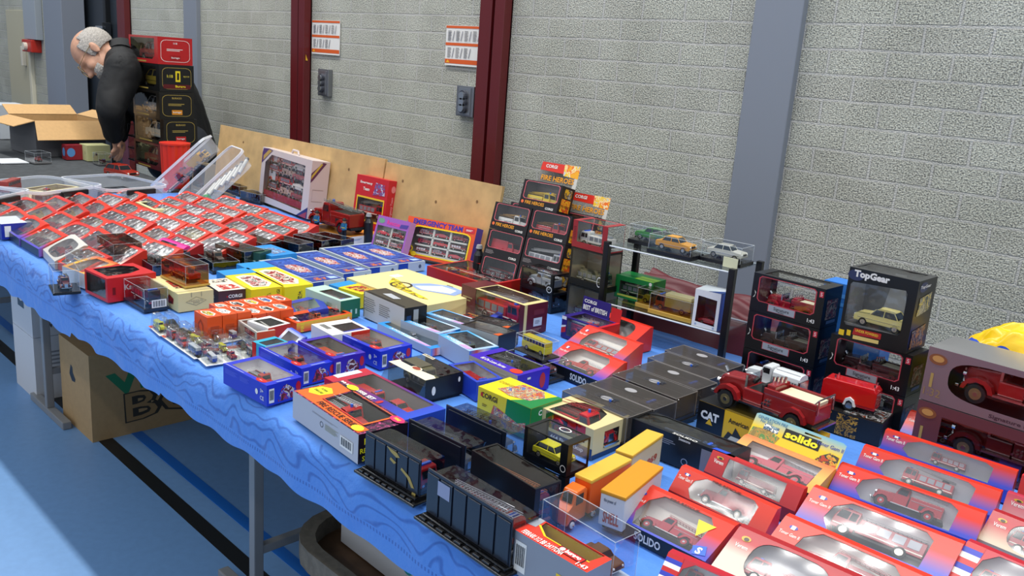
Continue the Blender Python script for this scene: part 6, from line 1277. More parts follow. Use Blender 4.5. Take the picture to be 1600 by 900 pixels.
# tall television show box
zt = TZ + HH + .001
f = fb('S6', (700, 500), (1095, 620), (735, 105), .10, zb=zt); f.a = -.01; f.L = .150
f.y = h2.y; 
TB = mat('101012', .3)
carton('tall black window box with bold white title and a pale yellow convertible', f, {'*': TB, 'top': mat('3a3a3c', .3)}, {'front': [(.08, .18), (.84, .22), (.87, .27), (.87, .80), (.84, .84), (.08, .80), (.05, .76), (.05, .22)], 'top': [(.06, .12), (.9, .12), (.9, .88), (.06, .88)]},
       {'front': [('e', .11, .90, .12, .075, mat('2c3458', .35)), ('t', 'TopGear', .34, .915, .020, WHITE, .52, 0, .05), ('p', [(.20, .07), (.62, .10), (.62, .18), (.22, .17)], mat('a81c1c', .4)), ('t', 'UNDER POWERED', .41, .14, .006, mat('e8c030', .4), .34), ('p', [(.22, .01), (.60, .03), (.60, .08), (.22, .065)], mat('d8c070', .4)), ('p', [(0, .02), (.08, .02), (.08, .1), (0, .1)], mat('e8c020', .4)), ('p', [(.12, .04), (.18, .04), (.18, .12), (.12, .12)], mat('e8c020', .4))],
        'right': [('e', .3, .9, .22, .07, mat('2c3458', .35)), ('t', 'TopGear', .4, .9, .009, WHITE, .55), ('p', [(.15, .5), (.8, .55), (.8, .8), (.2, .75)], art(['b0a888', '707068', 'd8c060', '505850'], 50)), ('p', [(.1, .05), (.8, .05), (.8, .35), (.1, .3)], art(['3a342a', 'b07828', '2a2420', '8a8070'], 50))]},
       inner=mat('85878a', .4, .2, 0, .5, 90), veh=('car', 'e0d488', 'c8c0a0', 'pale yellow toy convertible inside the tall black window box', {'flip': True, 'size': .115, 'at': (.005, -.02, .034)}),
       extra=lambda mb, f_: (mb.box(-f_.L / 2 + .004, f_.L / 2 - .004, -f_.W / 2 + .004, f_.W / 2 - .004, .002, .033, mat('6e7072', .5)), mb.face([(-.012, f_.W / 2 - .004, f_.h * .92), (-.03, f_.W / 2 - .005, .034), (.03, f_.W / 2 - .005, .034), (.012, f_.W / 2 - .004, f_.h * .92)][::-1], mat('a4a6a8', .4))))
# large premium boxes at the right edge
k2 = fb('S10', (880, 810), (1500, 990), (1030, 160), .13); KH = k2.h; k2.a = -.03; k2.L = .36
u_ = Vector((math.cos(k2.a), math.sin(k2.a))); a_ = P(*g('S10', 880, 810), TZ); k2.x = a_.x + u_.x * .18 - u_.y * .065; k2.y = a_.y + u_.y * .18 + .065
LAV = mat('8a6f74', .3, .2); 
for k in (0, 1):
    ff = Fr(k2.x, k2.y, TZ + KH / 2 * k, .36, .13, KH / 2 - .002, k2.a)
    ww = [(.13 + .74 * (.5 + .5 * math.copysign(abs(math.cos(t)) ** .45, math.cos(t))), .53 + .36 * math.copysign(abs(math.sin(t)) ** .7, math.sin(t))) for t in [2 * PI * i / 32 for i in range(32)]]
    carton(('large maroon grey box lying under the one with the big red engine, right edge', 'large silver topped box with an oval window and a big red vintage engine, right edge')[k], ff, {'*': LAV, 'top': mat('9a9a9c', .25, .5), 'front': LAV if k else mat('6a3a40', .3)}, {'front': ww} if k else {'front': [(.14, .1), (.96, .1), (.96, .8), (.14, .8)]},
           {'front': [('e', .06, .80, .05, .10, mat('8a5030', .35)), ('e', .06, .81, .032, .06, mat('c89050', .35)), ('t', 'Signature Models', .52, .07, .010, mat('4a2a34', .4), .3), ('t', '1:32', .06, .18, .016, mat('9a7a50', .4), None, 0, .0), ('t', 'I', .045, .4, .03, mat('b09050', .4))]}, mat('3a3436', .5) if k else mat('4a1214', .4), CASE,
           ('pumper', 'b01c1c' if k else '5a1414', 'c8a040', ('dark red toy engine in the large lower box at the right edge', 'big red vintage toy engine in the oval windowed box')[k], {'size': .25, 'flip': True, 'at': (.0, -.01, .02)}))
# yellow plastic bag
def bag(u, v):
    t = 2 * PI * u; r = math.sin(PI * min(.999, .03 + v * .97)) ** .5
    n = noise.noise(Vector((math.cos(t) * 1.6, math.sin(t) * 1.6, v * 4))) ; m = abs(noise.noise(Vector((math.cos(t) * 4, math.sin(t) * 4, v * 7))))
    return (bgx + .20 * r * math.cos(t) * (1 + .12 * n) , bgy + .055 * r * math.sin(t) * (1 + .2 * n), TZ + .262 * v * (1 + .06 * m * 2) + .012 * m)
bp_ = PD(1560, 540, 2.02); bgx, bgy = bp_.x + .14, k2.y + .175
bagm = bpy.data.materials.new('printed_plastic_bag'); bagm.use_nodes = True; nt = bagm.node_tree; b_ = nt.nodes['Principled BSDF']; b_.inputs['Roughness'].default_value = .3
tc = nt.nodes.new('ShaderNodeTexCoord'); nn = nt.nodes.new('ShaderNodeTexNoise'); nn.inputs['Scale'].default_value = 9; nn.inputs['Detail'].default_value = 1; rp = nt.nodes.new('ShaderNodeValToRGB'); rp.color_ramp.interpolation = 'CONSTANT'
rp.color_ramp.elements[0].color = srgb('f0c414'); rp.color_ramp.elements[1].color = srgb('1c48b8'); rp.color_ramp.elements[1].position = .56
nt.links.new(tc.outputs['Object'], nn.inputs['Vector']); nt.links.new(nn.outputs[0], rp.inputs[0]); nt.links.new(rp.outputs[0], b_.inputs['Base Color'])
bg = blob('plastic_bag', '', '', bag, 64, 30, bagm); tag(bg, 'crumpled yellow plastic bag with blue print behind the large box at the right', 'bag')

# ------------------------------------------------------------------ along the boards
ot = fr('T5', (165, 455), (460, 540), (618, 515), (460, 598)); ot.W = .16
carton('orange and white flat carton under the large red ladder truck', ot, {'*': mat('d88a2a', .4), 'right': mat('e0ddd8', .4)}, {}, {'front': [('r', 0, 0, .2, 1, mat('d8d8d0', .4)), ('t', 'FIRE', .12, .5, .022, mat('6a90b8', .4), .14, 0, .03), ('lines', .3, .15, .9, .8, 4, mat('c07820', .4))], 'right': [('lines', .1, .5, .4, .75, 2, mat('6a90b8', .4)), ('e', .8, .6, .06, .12, mat('a0c0d0', .4))]})
vt = vehicle('classic', '8c1814', '5a5e58', 'large dark red toy ladder truck standing on the orange and white carton', local(ot, -.005, -.035, ot.h + .001), .27, ot.a + PI)
def figure(label, p, a, sc=1.0):
    o = thing('toy_firefighter', label, 'toy figure', p, a, 'blue uniformed toy firefighters', 0, sc); B_ = mat('1f6a9a', .4); mb = MB()
    for s_ in (-1, 1): mb.cyl((s_ * .006, 0, 0), (s_ * .005, 0, .028), .005, mat('1a1c22', .4), 8, .006); mb.cyl((s_ * .012, 0, .05), (s_ * .015, -.006, .030), .0035, B_, 8, .003)
    mb.cyl((0, 0, .026), (0, 0, .052), .0105, B_, 12, .009); mb.cyl((0, 0, .052), (0, 0, .056), .004, mat('c89a7a', .5), 8); mb.cyl((0, 0, .034), (0, 0, .037), .011, mat('d8c050', .4), 12); mb.build('body', o)
    mb = MB(); mb.cyl((0, 0, .055), (0, 0, .065), .0065, mat('c89a7a', .5), 10, .006); mb.build('head', o); mb = MB(); mb.cyl((0, 0, .063), (0, 0, .0655), .011, BLACK, 12); mb.cyl((0, 0, .065), (0, 0, .072), .0075, BLACK, 12, .004); mb.build('helmet', o)
figure('toy firefighter in blue at the middle of the large red ladder truck', local(ot, -.05, -.035 - .062, ot.h + .0), ot.a, 1.05); figure('toy firefighter in blue at the rear step of the large red ladder truck', local(ot, .115, -.035 - .055, ot.h + .0), ot.a, 1.0)
f = fb('T5', (245, 395), (500, 470), (320, 170), .055, zb=TZ + .055, tilt=.12); f.L = .20; f.a = ot.a
q = local(ot, 0, .055, 0); f.x, f.y, f.z = q.x + .02, ot.y + ot.W / 2 + .04, TZ + .0; f.h = .235
carton('red window box with two white title lines behind the large ladder truck', f, mat('c4202a', .35), {'front': [(.10, .25), (.90, .25), (.90, .62), (.10, .62)]}, {'front': [('f', [(.07, .22), (.93, .22), (.93, .65), (.07, .65)], [(.10, .25), (.90, .25), (.90, .62), (.10, .62)], mat('e8c030', .4)), ('t', 'Emergency', .32, .88, .013, WHITE, .38, 0, .03), ('t', 'Team', .34, .78, .013, WHITE, .2, 0, .03), ('p', [(.56, .7), (.62, .92), (.9, .9), (.92, .72)], art(['c8c8d8', '6a4a90', 'b03040', '4a6ab0'], 60))], 'right': [('t', 'Emergency Team', .5, .5, .014, mat('e89090', .4), .0, PI / 2, .02), ('e', .5, .85, .2, .06, mat('e08080', .4))]}, inner=mat('a8a088', .5), veh=('ladder', 'b02020', 'c0c0b0', 'red toy ladder truck inside the red window box', {'size': .15, 'at': (0, 0, .07)}))
BG = mat('1c1e22', .35)
for lb, px, py in (('black bottle with a grey cap beside the red window box', 576, 348), ('black bottle with a grey cap at the right end of the emergency set', 749, 388)):
    p = PY(px, py, 1.99); o = thing('black_bottle', lb, 'bottle', (p.x, p.y, TZ)); mb = MB()
    for z0, z1, r0, r1 in ((0, .085, .018, .018), (.085, .10, .018, .010), (.10, .108, .010, .010)): mb.cyl((0, 0, z0), (0, 0, z1), r0, BG, 18, r1)
    mb.build('body', o); MB().cyl((0, 0, .108), (0, 0, .120), .012, mat('9a9ca0', .4), 16, .009).build('cap', o)
def toyset(label, f, edge, face_it, win, toys, inner, side):
    return carton(label, f, {'*': edge, 'right': side}, {'front': win}, {'front': face_it}, inner, None, toys, 'toy_set')
PP = mat('9a5ab0', .35)
f = fb('T5', (575, 640), (790, 700), (660, 360), .03, tilt=.3); f.L = .17; f.h = min(f.h, .14)
def grid(f, cols_, rows_, x0, x1, z0, z1, sz, nm, kinds, group):
    out = []
    for r_ in range(rows_):
        for c_ in range(cols_):
            kd, cc, cn = kinds[(r_ * cols_ + c_) % len(kinds)]
            out.append((kd, cc, 'd0d0d0', '%s miniature, %s of the %s row in the %s' % (cn, ('first', 'second', 'third', 'fourth')[c_], ('bottom', 'middle', 'top', 'highest')[r_], nm), {'size': sz, 'at': (x0 + (x1 - x0) * (c_ + .5) / cols_, -.004, z0 + (z1 - z0) * r_ / rows_ + .004), 'group': group, 'simple': False}))
    return out
def shelves(m, x0, x1, z0, z1, n, cols_):
    def ex(mb, f_):
        for r_ in range(n): z = z0 + (z1 - z0) * r_ / n; mb.box(x0, x1, -f_.W / 2 + .004, f_.W / 2 - .004, z - .003, z + .003, m)
        for c_ in range(1, cols_): x = x0 + (x1 - x0) * c_ / cols_; mb.box(x - .004, x + .004, -f_.W / 2 + .004, f_.W / 2 - .004, z0, z1, m)
    return ex
WHT = mat('c8c8bc', .4)
KS = [('rescue', '8a1420', 'dark red'), ('cabover', 'a81828', 'red'), ('racer', 'b02030', 'bright red'), ('classic', '9a1820', 'crimson')]
carton('purple and pink toy set with four red miniatures, leaning on the board', f, {'*': PP, 'right': mat('c88ab8', .4)}, {'front': [(.05, .18), (.95, .18), (.95, .74), (.05, .74)]}, {'front': [('e', .14, .87, .10, .07, mat('6a9a80', .4)), ('t', 'Rescue', .52, .86, .016, mat('e03a90', .4), .4, .0, .02), ('p', [(.72, .78), (.95, .80), (.98, .9), (.75, .88)], mat('4a3a90', .4)), ('r', .05, .04, .4, .12, mat('402060', .4)), ('e', .7, .09, .07, .05, mat('e0c0e0', .4))]}, mat('bfc0b4', .4), None,
       grid(f, 2, 2, -.075, .075, f.h * .19, f.h * .74, .062, 'purple toy set', KS, 'miniatures in the purple set'), 'toy_set', extra=shelves(WHT, -.075, .075, f.h * .19, f.h * .74, 2, 2))
f = fb('T5', (800, 665), (1255, 760), (915, 395), .045, tilt=.3); f.L = .30; f.h = min(f.h, .185); EF = f
carton('orange and yellow framed emergency toy set with six red miniatures, leaning on the board', f, {'*': mat('e0501c', .35), 'right': mat('4a3aa0', .35)}, {'front': rr(.12, .10, .93, .78, .12)}, {'front': [('p', [(0, 0), (.1, 0), (.1, .6), (0, .9)], PP), ('t', 'EMERGENCY TEAM', .45, .90, .019, mat('3a2a9a', .4), .72, 0, .04), ('f', rr(.10, .07, .95, .815, .14), rr(.12, .10, .93, .78, .12), mat('f0c818', .35)), ('p', [(.84, .84), (.98, .84), (.98, .96), (.84, .96)], mat('c82030', .4)), ('lines', .86, .88, .96, .93, 2, WHITE), ('e', .12, .2, .05, .09, mat('e8c020', .4)), ('e', .12, .2, .03, .05, mat('8a3a60', .4)), ('e', .19, .09, .04, .06, mat('e8c020', .4))]}, mat('b4b8ac', .4), None,
       grid(f, 3, 3, -.10, .12, f.h * .12, f.h * .78, .064, 'orange emergency set', KS + [('estate', 'c02020', 'scarlet')], 'miniatures in the emergency set'), 'toy_set', extra=shelves(WHT, -.10, .12, f.h * .12, f.h * .78, 3, 3))
# white cased toy collection with the clear front
f = fb('T2', (690, 505), (1030, 640), (692, 130), .085, tilt=.10); f.h = min(f.h, .30)
WC = mat('cfc2be', .4)
band = [('p', [(.0, .70), (.22, .98), (.14, 1), (.02, .98), (0, .9)], mat('4a2a68', .4)), ('p', [(.03, .76), (.2, .97), (.14, .985), (.03, .85)], mat('b8964a', .4)), ('p', [(.80, .0), (1, .0), (1, .2)], mat('2a2a68', .4)), ('p', [(.84, .0), (.98, .0), (.99, .12)], mat('a03040', .4))]
carton('tall white handled box with a clear front full of red and white toy vehicles', f, {'*': WC, 'right': mat('c8b2ac', .4)}, {'front': [(.08, .12), (.88, .10), (.88, .88), (.20, .90), (.08, .74)]}, {'front': band, 'right': [('p', [(.0, .62), (.12, .66), (.8, .97), (.6, .98), (0, .78)], mat('5a2a4a', .4)), ('p', [(.02, .68), (.6, .95), (.5, .96), (.02, .74)], mat('c0a040', .4)), ('r', .15, .3, .75, .31, mat('a8928c', .4)), ('r', .15, .5, .75, .51, mat('a8928c', .4)), ('r', .15, .3, .16, .5, mat('a8928c', .4))]}, mat('dcc8c0', .5), None,
       grid(f, 3, 4, -f.L * .40, f.L * .36, f.h * .20, f.h * .88, f.L * .26, 'white handled box', [('cabover', 'a83028', 'red'), ('classic', 'c0a090', 'pale'), ('car', '9a2828', 'dark red'), ('delivery', 'b04838', 'brick red'), ('ladder', 'c83828', 'bright red'), ('racer', 'd0c8c0', 'white')], 'vehicles in the white handled box'), 'toy_set',
       extra=lambda mb, f_: (mb.panel((-f_.L * .42, -f_.W / 2 + .006, f_.h * .12), (f_.L * .8, 0, 0), (0, 0, f_.h * .12), RECT, [], mat('a83038', .4)), mb.tube([(-.035, 0, f_.h), (-.025, 0, f_.h + .016), (.025, 0, f_.h + .016), (.035, 0, f_.h)], .005, WC, 8)))
WS = f
# dark screen like cases left of it
q = P(390, 300, TZ); f = Fr(q.x - .02, 1.93, TZ, .14, .045, .15, 0, .12)
carton('beige edged box with a dark clear window, left of the tall white box', f, mat('8a7a5c', .5), {'front': [(.08, .2), (.92, .2), (.92, .94), (.08, .94)]}, {'front': [('lines', .2, .07, .7, .12, 1, mat('c0b8a0', .5))]}, mat('3a4448', .4), None, ('classic', '4a5a60', '5a6a70', 'dark toy vehicle in the beige edged box', {'size': .10}))
for i, (px, py) in enumerate(((372, 302), (345, 318), (315, 325), (400, 315), (290, 334))):
    q = P(px, py, TZ); acrylic('dark clear case ' + ('under the beige edged box', 'in front of the tilted bin foot', 'second before the tilted bin foot', 'touching the tall white box', 'at the edge of the red carton field')[i], Fr(q.x, q.y, TZ, .15, .07, .045, .05 * i), '26282c', ('classic', '5a2424', '404448', 'small dark toy vehicle in the dark case ' + ('by the beige box', 'at the bin foot', 'before the bin foot', 'at the white box', 'at the field edge')[i], {'simple': True}), flm=film('b8b8b4', .14, .5, .1, .5, 20))

# ------------------------------------------------------------------ plastic bins
MK = milky('e6ecf4', .22, .3); MKR = milky('f0f4fa', .72, .25)
def bin_(label, M, L_, W_, h_, handle=True):
    o = bpy.data.objects.new('plastic_bin', None); COL.objects.link(o); o.matrix_world = M; tag(o, label, 'storage bin')
    mb = MB(); a, b = L_ / 2, W_ / 2; k = .93; n = 3
    top = [(p[0] * L_, p[1] * W_) for p in rr(-.5, -.5, .5, .5, .14, n)]; bot = [(x * k, y * k) for x, y in top]; N = len(top)
    for i in range(N):
        j_ = (i + 1) % N; mb.face([(*bot[i], 0), (*bot[j_], 0), (*top[j_], h_), (*top[i], h_)], MK)
    mb.face([(*p, .001) for p in bot], MK); mb.build('shell', o)
    mb = MB()
    for i in range(N):
        j_ = (i + 1) % N; a1, a2 = top[i], top[j_]; b1, b2 = (a1[0] * 1.035, a1[1] * 1.045), (a2[0] * 1.035, a2[1] * 1.045)
        mb.face([(*a1, h_), (*a2, h_), (*b2, h_), (*b1, h_)], MKR); mb.face([(*b1, h_), (*b2, h_), (*b2, h_ - .012), (*b1, h_ - .012)], MKR)
    mb.build('rim', o)
    if handle: MB().box(-.065, .065, -b - .022, -b - .004, h_ - .03, h_ - .008, mat('0e0e12', .35), None, .004).build('handle', o)
    return o
def bquad(pts, z):
    ps = [P(*g('T1', *p), z) for p in pts]; c = sum(ps, Vector()) / 4; u = (ps[1].xy - ps[0].xy); return c, u
BH = .085
for pts, lb, L_, W_ in (([(250, 455), (745, 395), (560, 305), (125, 350)], 'flat clear plastic bin with card and red vehicles, middle of the three flat bins', .30, .36), ([(760, 432), (1190, 400), (970, 310), (650, 330)], 'flat clear plastic bin with a tray of cars, right of the three flat bins', .27, .34), ([(-200, 520), (245, 425), (60, 335), (-300, 380)], 'flat clear plastic bin cut by the left picture edge', .30, .36)):
    c, u = bquad(pts, TZ + BH); an = math.atan2(u.y, u.x); ps_ = [P(*g('T1', *p_), TZ + BH) for p_ in pts]; L_ = min(u.length, .34); vv_ = Vector((-math.sin(an), math.cos(an))); W_ = min(abs((ps_[2] - ps_[1]).xy.dot(vv_)), .5)
    fm_ = (ps_[0].xy + ps_[1].xy) / 2; cc_ = fm_ + vv_ * W_ / 2; c = Vector((cc_.x, cc_.y, TZ)); print('BIN', c, L_, W_, math.degrees(an)); bin_(lb, Matrix.Translation(c) @ Matrix.Rotation(an, 4, 'Z'), L_, W_, BH)
    idx = 0 if 'middle' in lb else (1 if 'right of' in lb else 2)
    T = Matrix.Translation(c) @ Matrix.Rotation(an, 4, 'Z')
    if idx == 0:
        p = T @ Vector((.03, -.02, .015)); carton('open cream tray carton of red miniatures inside the middle flat bin', Fr(p.x, p.y, p.z, .20, .12, .05, an + .1), CREAM, {'top': [(.05, .06), (.95, .06), (.95, .94), (.05, .94)]}, {}, mat('c8bc90', .6), None, [('classic', 'b02820', 'd0c8b0', 'red toy vehicle in the cream tray carton', {'size': .10, 'at': (-.03, 0, .01)}), ('car', 'b03028', 'd0c8b0', 'second red toy vehicle in the cream tray carton', {'size': .07, 'at': (.06, 0, .01)})])
        p = T @ Vector((-.08, .08, .045)); vehicle('bus', '8a2820', 'a03830', 'brick red toy bus lying on top in the middle flat bin', p, .13, an + .5)
        p = T @ Vector((-.05, -.11, .02)); vehicle('cabover', '5a1c18', 'c0b8a0', 'dark red toy truck at the near side of the middle flat bin', p, .12, an)
    if idx == 1:
        p = T @ Vector((.0, .0, .012)); carton('grey tray of white and red cars inside the right flat bin', Fr(p.x, p.y, p.z, .18, .14, .035, an), mat('5a5e62', .5), {'top': [(.05, .05), (.95, .05), (.95, .95), (.05, .95)]}, {}, mat('45484c', .5), None, [('racer', 'e0e0e0', 'd0d0d0', 'white toy car in the grey tray of the right bin', {'size': .07, 'at': (-.04, 0, .008)}), ('racer', 'b03030', 'd0d0d0', 'red toy car in the grey tray of the right bin', {'size': .07, 'at': (.045, .01, .008)})])
    if idx == 2:
        p = T @ Vector((.05, -.02, .012)); acrylic('dark clear case inside the left flat bin', Fr(p.x, p.y, p.z, .15, .10, .05, an), '202428', ('classic', '8a3028', '303030', 'dark red toy vehicle in the left flat bin', {'simple': True}))
# tilted bins
def tbin(label, p_low, p_high, wid, h_):
    """long axis from low end to high end"""
    d = (p_high - p_low); L_ = d.length; x = d.normalized(); z = Vector((0, 0, 1)); z = (z - x * z.dot(x)).normalized(); y = z.cross(x)
    M = Matrix((x, y, z)).transposed().to_4x4(); M.translation = (p_low + p_high) / 2 - z * h_
    bin_(label, M, L_, wid, h_, False); return M, L_
lowD, highD = P(*g('T1', 1090, 355), TZ + .10), PD(290, 225, 3.55)
e0 = P(243, 285, TZ + .04); e1 = PY(322, 214, 1.96); print('TB', e0, e1); M, L_ = tbin('clear bin tilted up against the board, left one with red and yellow pieces', e0, e1, .21, .085)
for i, (x, y, a, kd, cc, lb) in enumerate(((-.12, .02, .3, 'rescue', 'c81c1c', 'bright red toy vehicle low in the left tilted bin'), (.06, .02, -.4, 'boxtruck', 'c89a20', 'yellow toy vehicle high in the left tilted bin'), (-.02, -.05, 1.2, 'classic', '8a2020', 'dark red toy vehicle in the middle of the left tilted bin'))):
    v = vehicle(kd, cc, cc, lb, M @ Vector((x, y, .003)), .12, 0); v.matrix_world = M @ Matrix.Translation((x, y, .003)) @ Matrix.Rotation(a, 4, 'Z') @ Matrix.Scale(.12, 4)
e0 = P(287, 306, TZ + .04); e1 = PY(369, 231, 1.96); print('TB', e0, e1); M, L_ = tbin('clear bin tilted up against the board, right one with white tubes and a green piece', e0, e1, .19, .085)
for i in range(7):
    o = thing('white_tube', 'white and grey toy tube in the right tilted bin, ' + ('lowest', 'second', 'third', 'fourth', 'fifth', 'sixth', 'topmost')[i] + ' of the bundle', 'toy part', (0, 0, 0), 0, 'white tubes in the tilted bin'); mb = MB(); mb.cyl((-.05, 0, 0), (.05, 0, 0), .008, mat('c8c8c0', .4), 10); o.matrix_world = M @ Matrix.Translation((-.06 + .03 * i, .035 - .012 * i, .012)) @ Matrix.Rotation(.35 + .06 * i, 4, 'Z'); mb.build('tube', o)
    MB().cyl((.05, 0, 0), (.062, 0, 0), .0095, mat('6a6a6a', .4), 10).build('nozzle', o)
o = thing('green_toy_block', 'bright green toy block low in the right tilted bin', 'toy part', (0, 0, 0)); o.matrix_world = M @ Matrix.Translation((-.12, -.03, .003)) @ Matrix.Rotation(.3, 4, 'Z'); MB().box(-.035, .035, -.02, .02, 0, .025, mat('1a9a4a', .4), None, .003).box(-.02, .02, -.012, .012, .025, .034, mat('1a8a40', .4), None, .003).build('block', o)

# ------------------------------------------------------------------ far table
q = P(70, 252, TZ)
def open_carton(label, x, y, L_, W_, h_, a):
    o = thing('open_cardboard_box', label, 'cardboard box', (x, y, TZ), a); o_ = mat('5e5f62', .7); i_ = mat('c9a06a', .7, 0, 0, .1, 60, .05); mb = MB(); X, Y = L_ / 2, W_ / 2
    for F in ('front', 'right', 'left', 'back'): mb.panel(*faces(L_, W_, h_)[F], RECT, [], o_)
    mb.face([(-X, -Y, .002), (X, -Y, .002), (X, Y, .002), (-X, Y, .002)], o_); G = faces(L_ - .008, W_ - .008, h_)
    for F in ('front', 'right', 'left', 'back'): mb.panel(*G[F], RECT, [], i_)
    mb.build('body', o); k = W_ * .5
    for nm, vs in (('flap', [(X, -Y, h_), (X, Y, h_), (X + .11, Y + .02, h_ - .10), (X + .11, -Y - .03, h_ - .10)]), ('flap', [(-X, -Y, h_), (X, -Y, h_), (X + .01, -Y - .12, h_ - .03), (-X, -Y - .12, h_ - .03)]), ('flap', [(-X, Y, h_), (X, Y, h_), (X, Y + .10, h_ + .03), (-X, Y + .10, h_ + .03)]), ('flap', [(-X, -Y, h_), (-X, Y, h_), (-X - .1, Y, h_ + .05), (-X - .1, -Y, h_ + .05)])):
        vv = [Vector(v) for v in vs]; n = (vv[1] - vv[0]).cross(vv[2] - vv[1]).normalized() * .004; mb = MB(); mb.mesh(vv + [v + n for v in vv], [(0, 1, 2, 3), (7, 6, 5, 4), (0, 4, 5, 1), (1, 5, 6, 2), (2, 6, 7, 3), (3, 7, 4, 0)], i_); mb.build(nm, o)
c0 = P(52, 246, TZ); print('OPEN', c0)
open_carton('open cardboard box with tan flaps and grey sides on the grey cloth', c0.x - .22, c0.y + .21, .40, .40, .21, .06)
def small(lb, px, py, L_, W_, h_, col, dec={}, a=0.0, win={}):
    q = P(px, py, TZ); return carton(lb, Fr(q.x - L_ / 2, q.y + W_ / 2, TZ, L_, W_, h_, a), col, win, dec)
small('small cream box with a tiny keyhole slot on the grey cloth', 137, 252, .12, .13, .09, mat('c8c890', .5), {'front': [('r', .7, .4, .73, .6, BLACK)], 'right': [('r', .35, .35, .42, .55, BLACK)]})
small('small red box with a blue picture window on the grey cloth', 104, 250, .07, .09, .085, mat('8a1c28', .4), {'front': [('e', .45, .5, .3, .3, mat('5a90c8', .4))], 'right': [('e', .3, .5, .25, .3, mat('5a90c8', .4))]})
q = P(60, 254, TZ); acrylic('clear case with a small red model beside the open cardboard box', Fr(q.x, q.y, TZ, .12, .09, .06, .1), '6a6a6a', ('classic', '8a2420', '303030', 'small red toy vehicle on the grey cloth beside the cardboard box', {'size': .06}))
q = P(160, 257, TZ); acrylic('clear case with a dark red model right of the cream box', Fr(q.x, q.y, TZ, .09, .07, .065, .0), '5a5a5a', ('rescue', '5a1418', '303030', 'dark red toy vehicle in the case right of the cream box', {'size': .06}))
q = P(190, 278, TZ); vehicle('estate', 'a02818', '802018', 'brick red toy estate car on the grey cloth behind the flat bins', (q.x, q.y, TZ), .19, .25)
q = P(15, 252, TZ); tag(MB().box(-.10, .10, -.07, .07, 0, .004, mat('d8dce0', .5)).build('paper_sheets', loc=(q.x, q.y, TZ)), 'white paper sheets on the grey cloth before the open cardboard box', 'paper')
# piled large boxes in front of the man
near_ = P(253, 268.5, TZ); LX, LY, Hh = .37, .195, .146
SB = [('maroon windowed large model box at the foot of the tall pile', '5a1a20', None), ('black large model box with a small red logo, in the tall pile', '14110f', 'logo'), ('black large model box with a small orange logo, in the tall pile', '15130f', 'orange'), ('black large model box with a yellow shield and white script', '0f0f0f', 'shield'), ('bright red large model box on top of the tall pile', 'b8181c', 'top')]
GLD = mat('b09848', .4)
for k, (lb, cc, mk) in enumerate(SB):
    dx, dy = (0, .01, .012, -.004, -.008, .012)[k], (0, .008, -.004, .002, -.004, .004)[k]; m_ = mat(cc, .3, 0, .2)
    dec = {'right': [('p', rr(.08, .10, .92, .90, .2), GLD if mk != 'top' else WHITE), ('p', rr(.09, .115, .91, .885, .2), m_)], 'front': [('r', .15, .04, .6, .09, GLD)]}
    if mk == 'shield': dec['right'] += [('r', .46, .38, .60, .78, mat('e8d020', .4)), ('p', [(.50, .45), (.56, .45), (.57, .70), (.51, .72)], BLACK), ('t', '1:18', .3, .58, .016, mat('d8c840', .4)), ('t', 'BIJOUX', .78, .58, .010, mat('b8a840', .4)), ('p', rr(.10, .12, .9, .28, .3), mat('5a1014', .4)), ('t', 'Burago', .6, .2, .016, mat('e8d020', .4), .3, 0, .03)]
    elif mk: dec['right'] += [('t', 'BURAGO' if mk != 'top' else '1/18', .5, .78, .010, WHITE if mk == 'top' else GLD), ('lines', .25, .5, .75, .6, 2, WHITE if mk == 'top' else GLD), ('r', .35, .16, .65, .34, mat({'logo': 'c01c1c', 'orange': 'd88a20', 'top': 'a01014'}[mk], .4)), ('t', 'burago', .5, .25, .012, WHITE, .24)]
    ww = [(.06, .16), (.80, .16), (.88, .28), (.88, .92), (.06, .92)]
    ff = Fr(near_.x - LX / 2 + dx, near_.y + LY / 2 + dy, TZ + Hh * k, LX, LY, Hh - .001, (.0, .02, -.02, .0, .015, -.05)[k])
    carton(lb, ff, m_, {'front': ww}, dec, mat('8a8a50' if mk == 'top' else '3a3c34', .5), None, ('car', ('8a1a1a', 'b8c0b8', '8a8a88', 'a08a30', '8a2a24')[k], 'c0c0c0', ('dark red', 'pale green', 'silver', 'gold', 'brick red')[k] + ' model car in the large box, ' + ('foot', 'second from the foot', 'third from the foot', 'fourth from the foot', 'top')[k] + ' of the tall pile', {'size': .29}), 'large_model_box')
q = Vector((near_.x - .50, near_.y + .08, 0))
for i in range(2):
    for k in range(3 + (i == 1)):
        acrylic('small black edged clear case in the low stack by the hand, ' + ('left', 'right')[i] + ' column, ' + ('bottom', 'second', 'third', 'top')[k], Fr(q.x + .0 + .105 * i, q.y, TZ + .071 * k, .095, .09, .07, 0), '101214', ('classic', ('5a2424', '6a6a60', '30383c', '4a2a2a')[k], '404040', 'small dark toy in the %s case of the %s column by the hand' % (('bottom', 'second', 'third', 'top')[k], ('left', 'right')[i]), {'size': .065, 'simple': True}), group='small clear cases by the hand', edge=mat('1a1a1c', .3))
o = thing('red_plastic_cup', 'ribbed bright red plastic tub between the tall pile and the tilted bin', 'tub', (*P(275, 292, TZ).xy, TZ)); mb = MB(); N = 28; m_ = mat('d42a18', .35)
for i in range(N):
    a, b = 2 * PI * i / N, 2 * PI * (i + 1) / N; r1, r2 = (.072, .066)[i % 2], (.066, .072)[i % 2]; mb.face([(r1 * .9 * math.cos(a), r1 * .9 * math.sin(a), 0), (r2 * .9 * math.cos(b), r2 * .9 * math.sin(b), 0), (r2 * math.cos(b), r2 * math.sin(b), .22), (r1 * math.cos(a), r1 * math.sin(a), .22)], m_)
mb.cyl((0, 0, 0), (0, 0, .004), .06, m_, 28); mb.cyl((0, 0, .214), (0, 0, .222), .074, m_, 28); mb.build('tub', o)
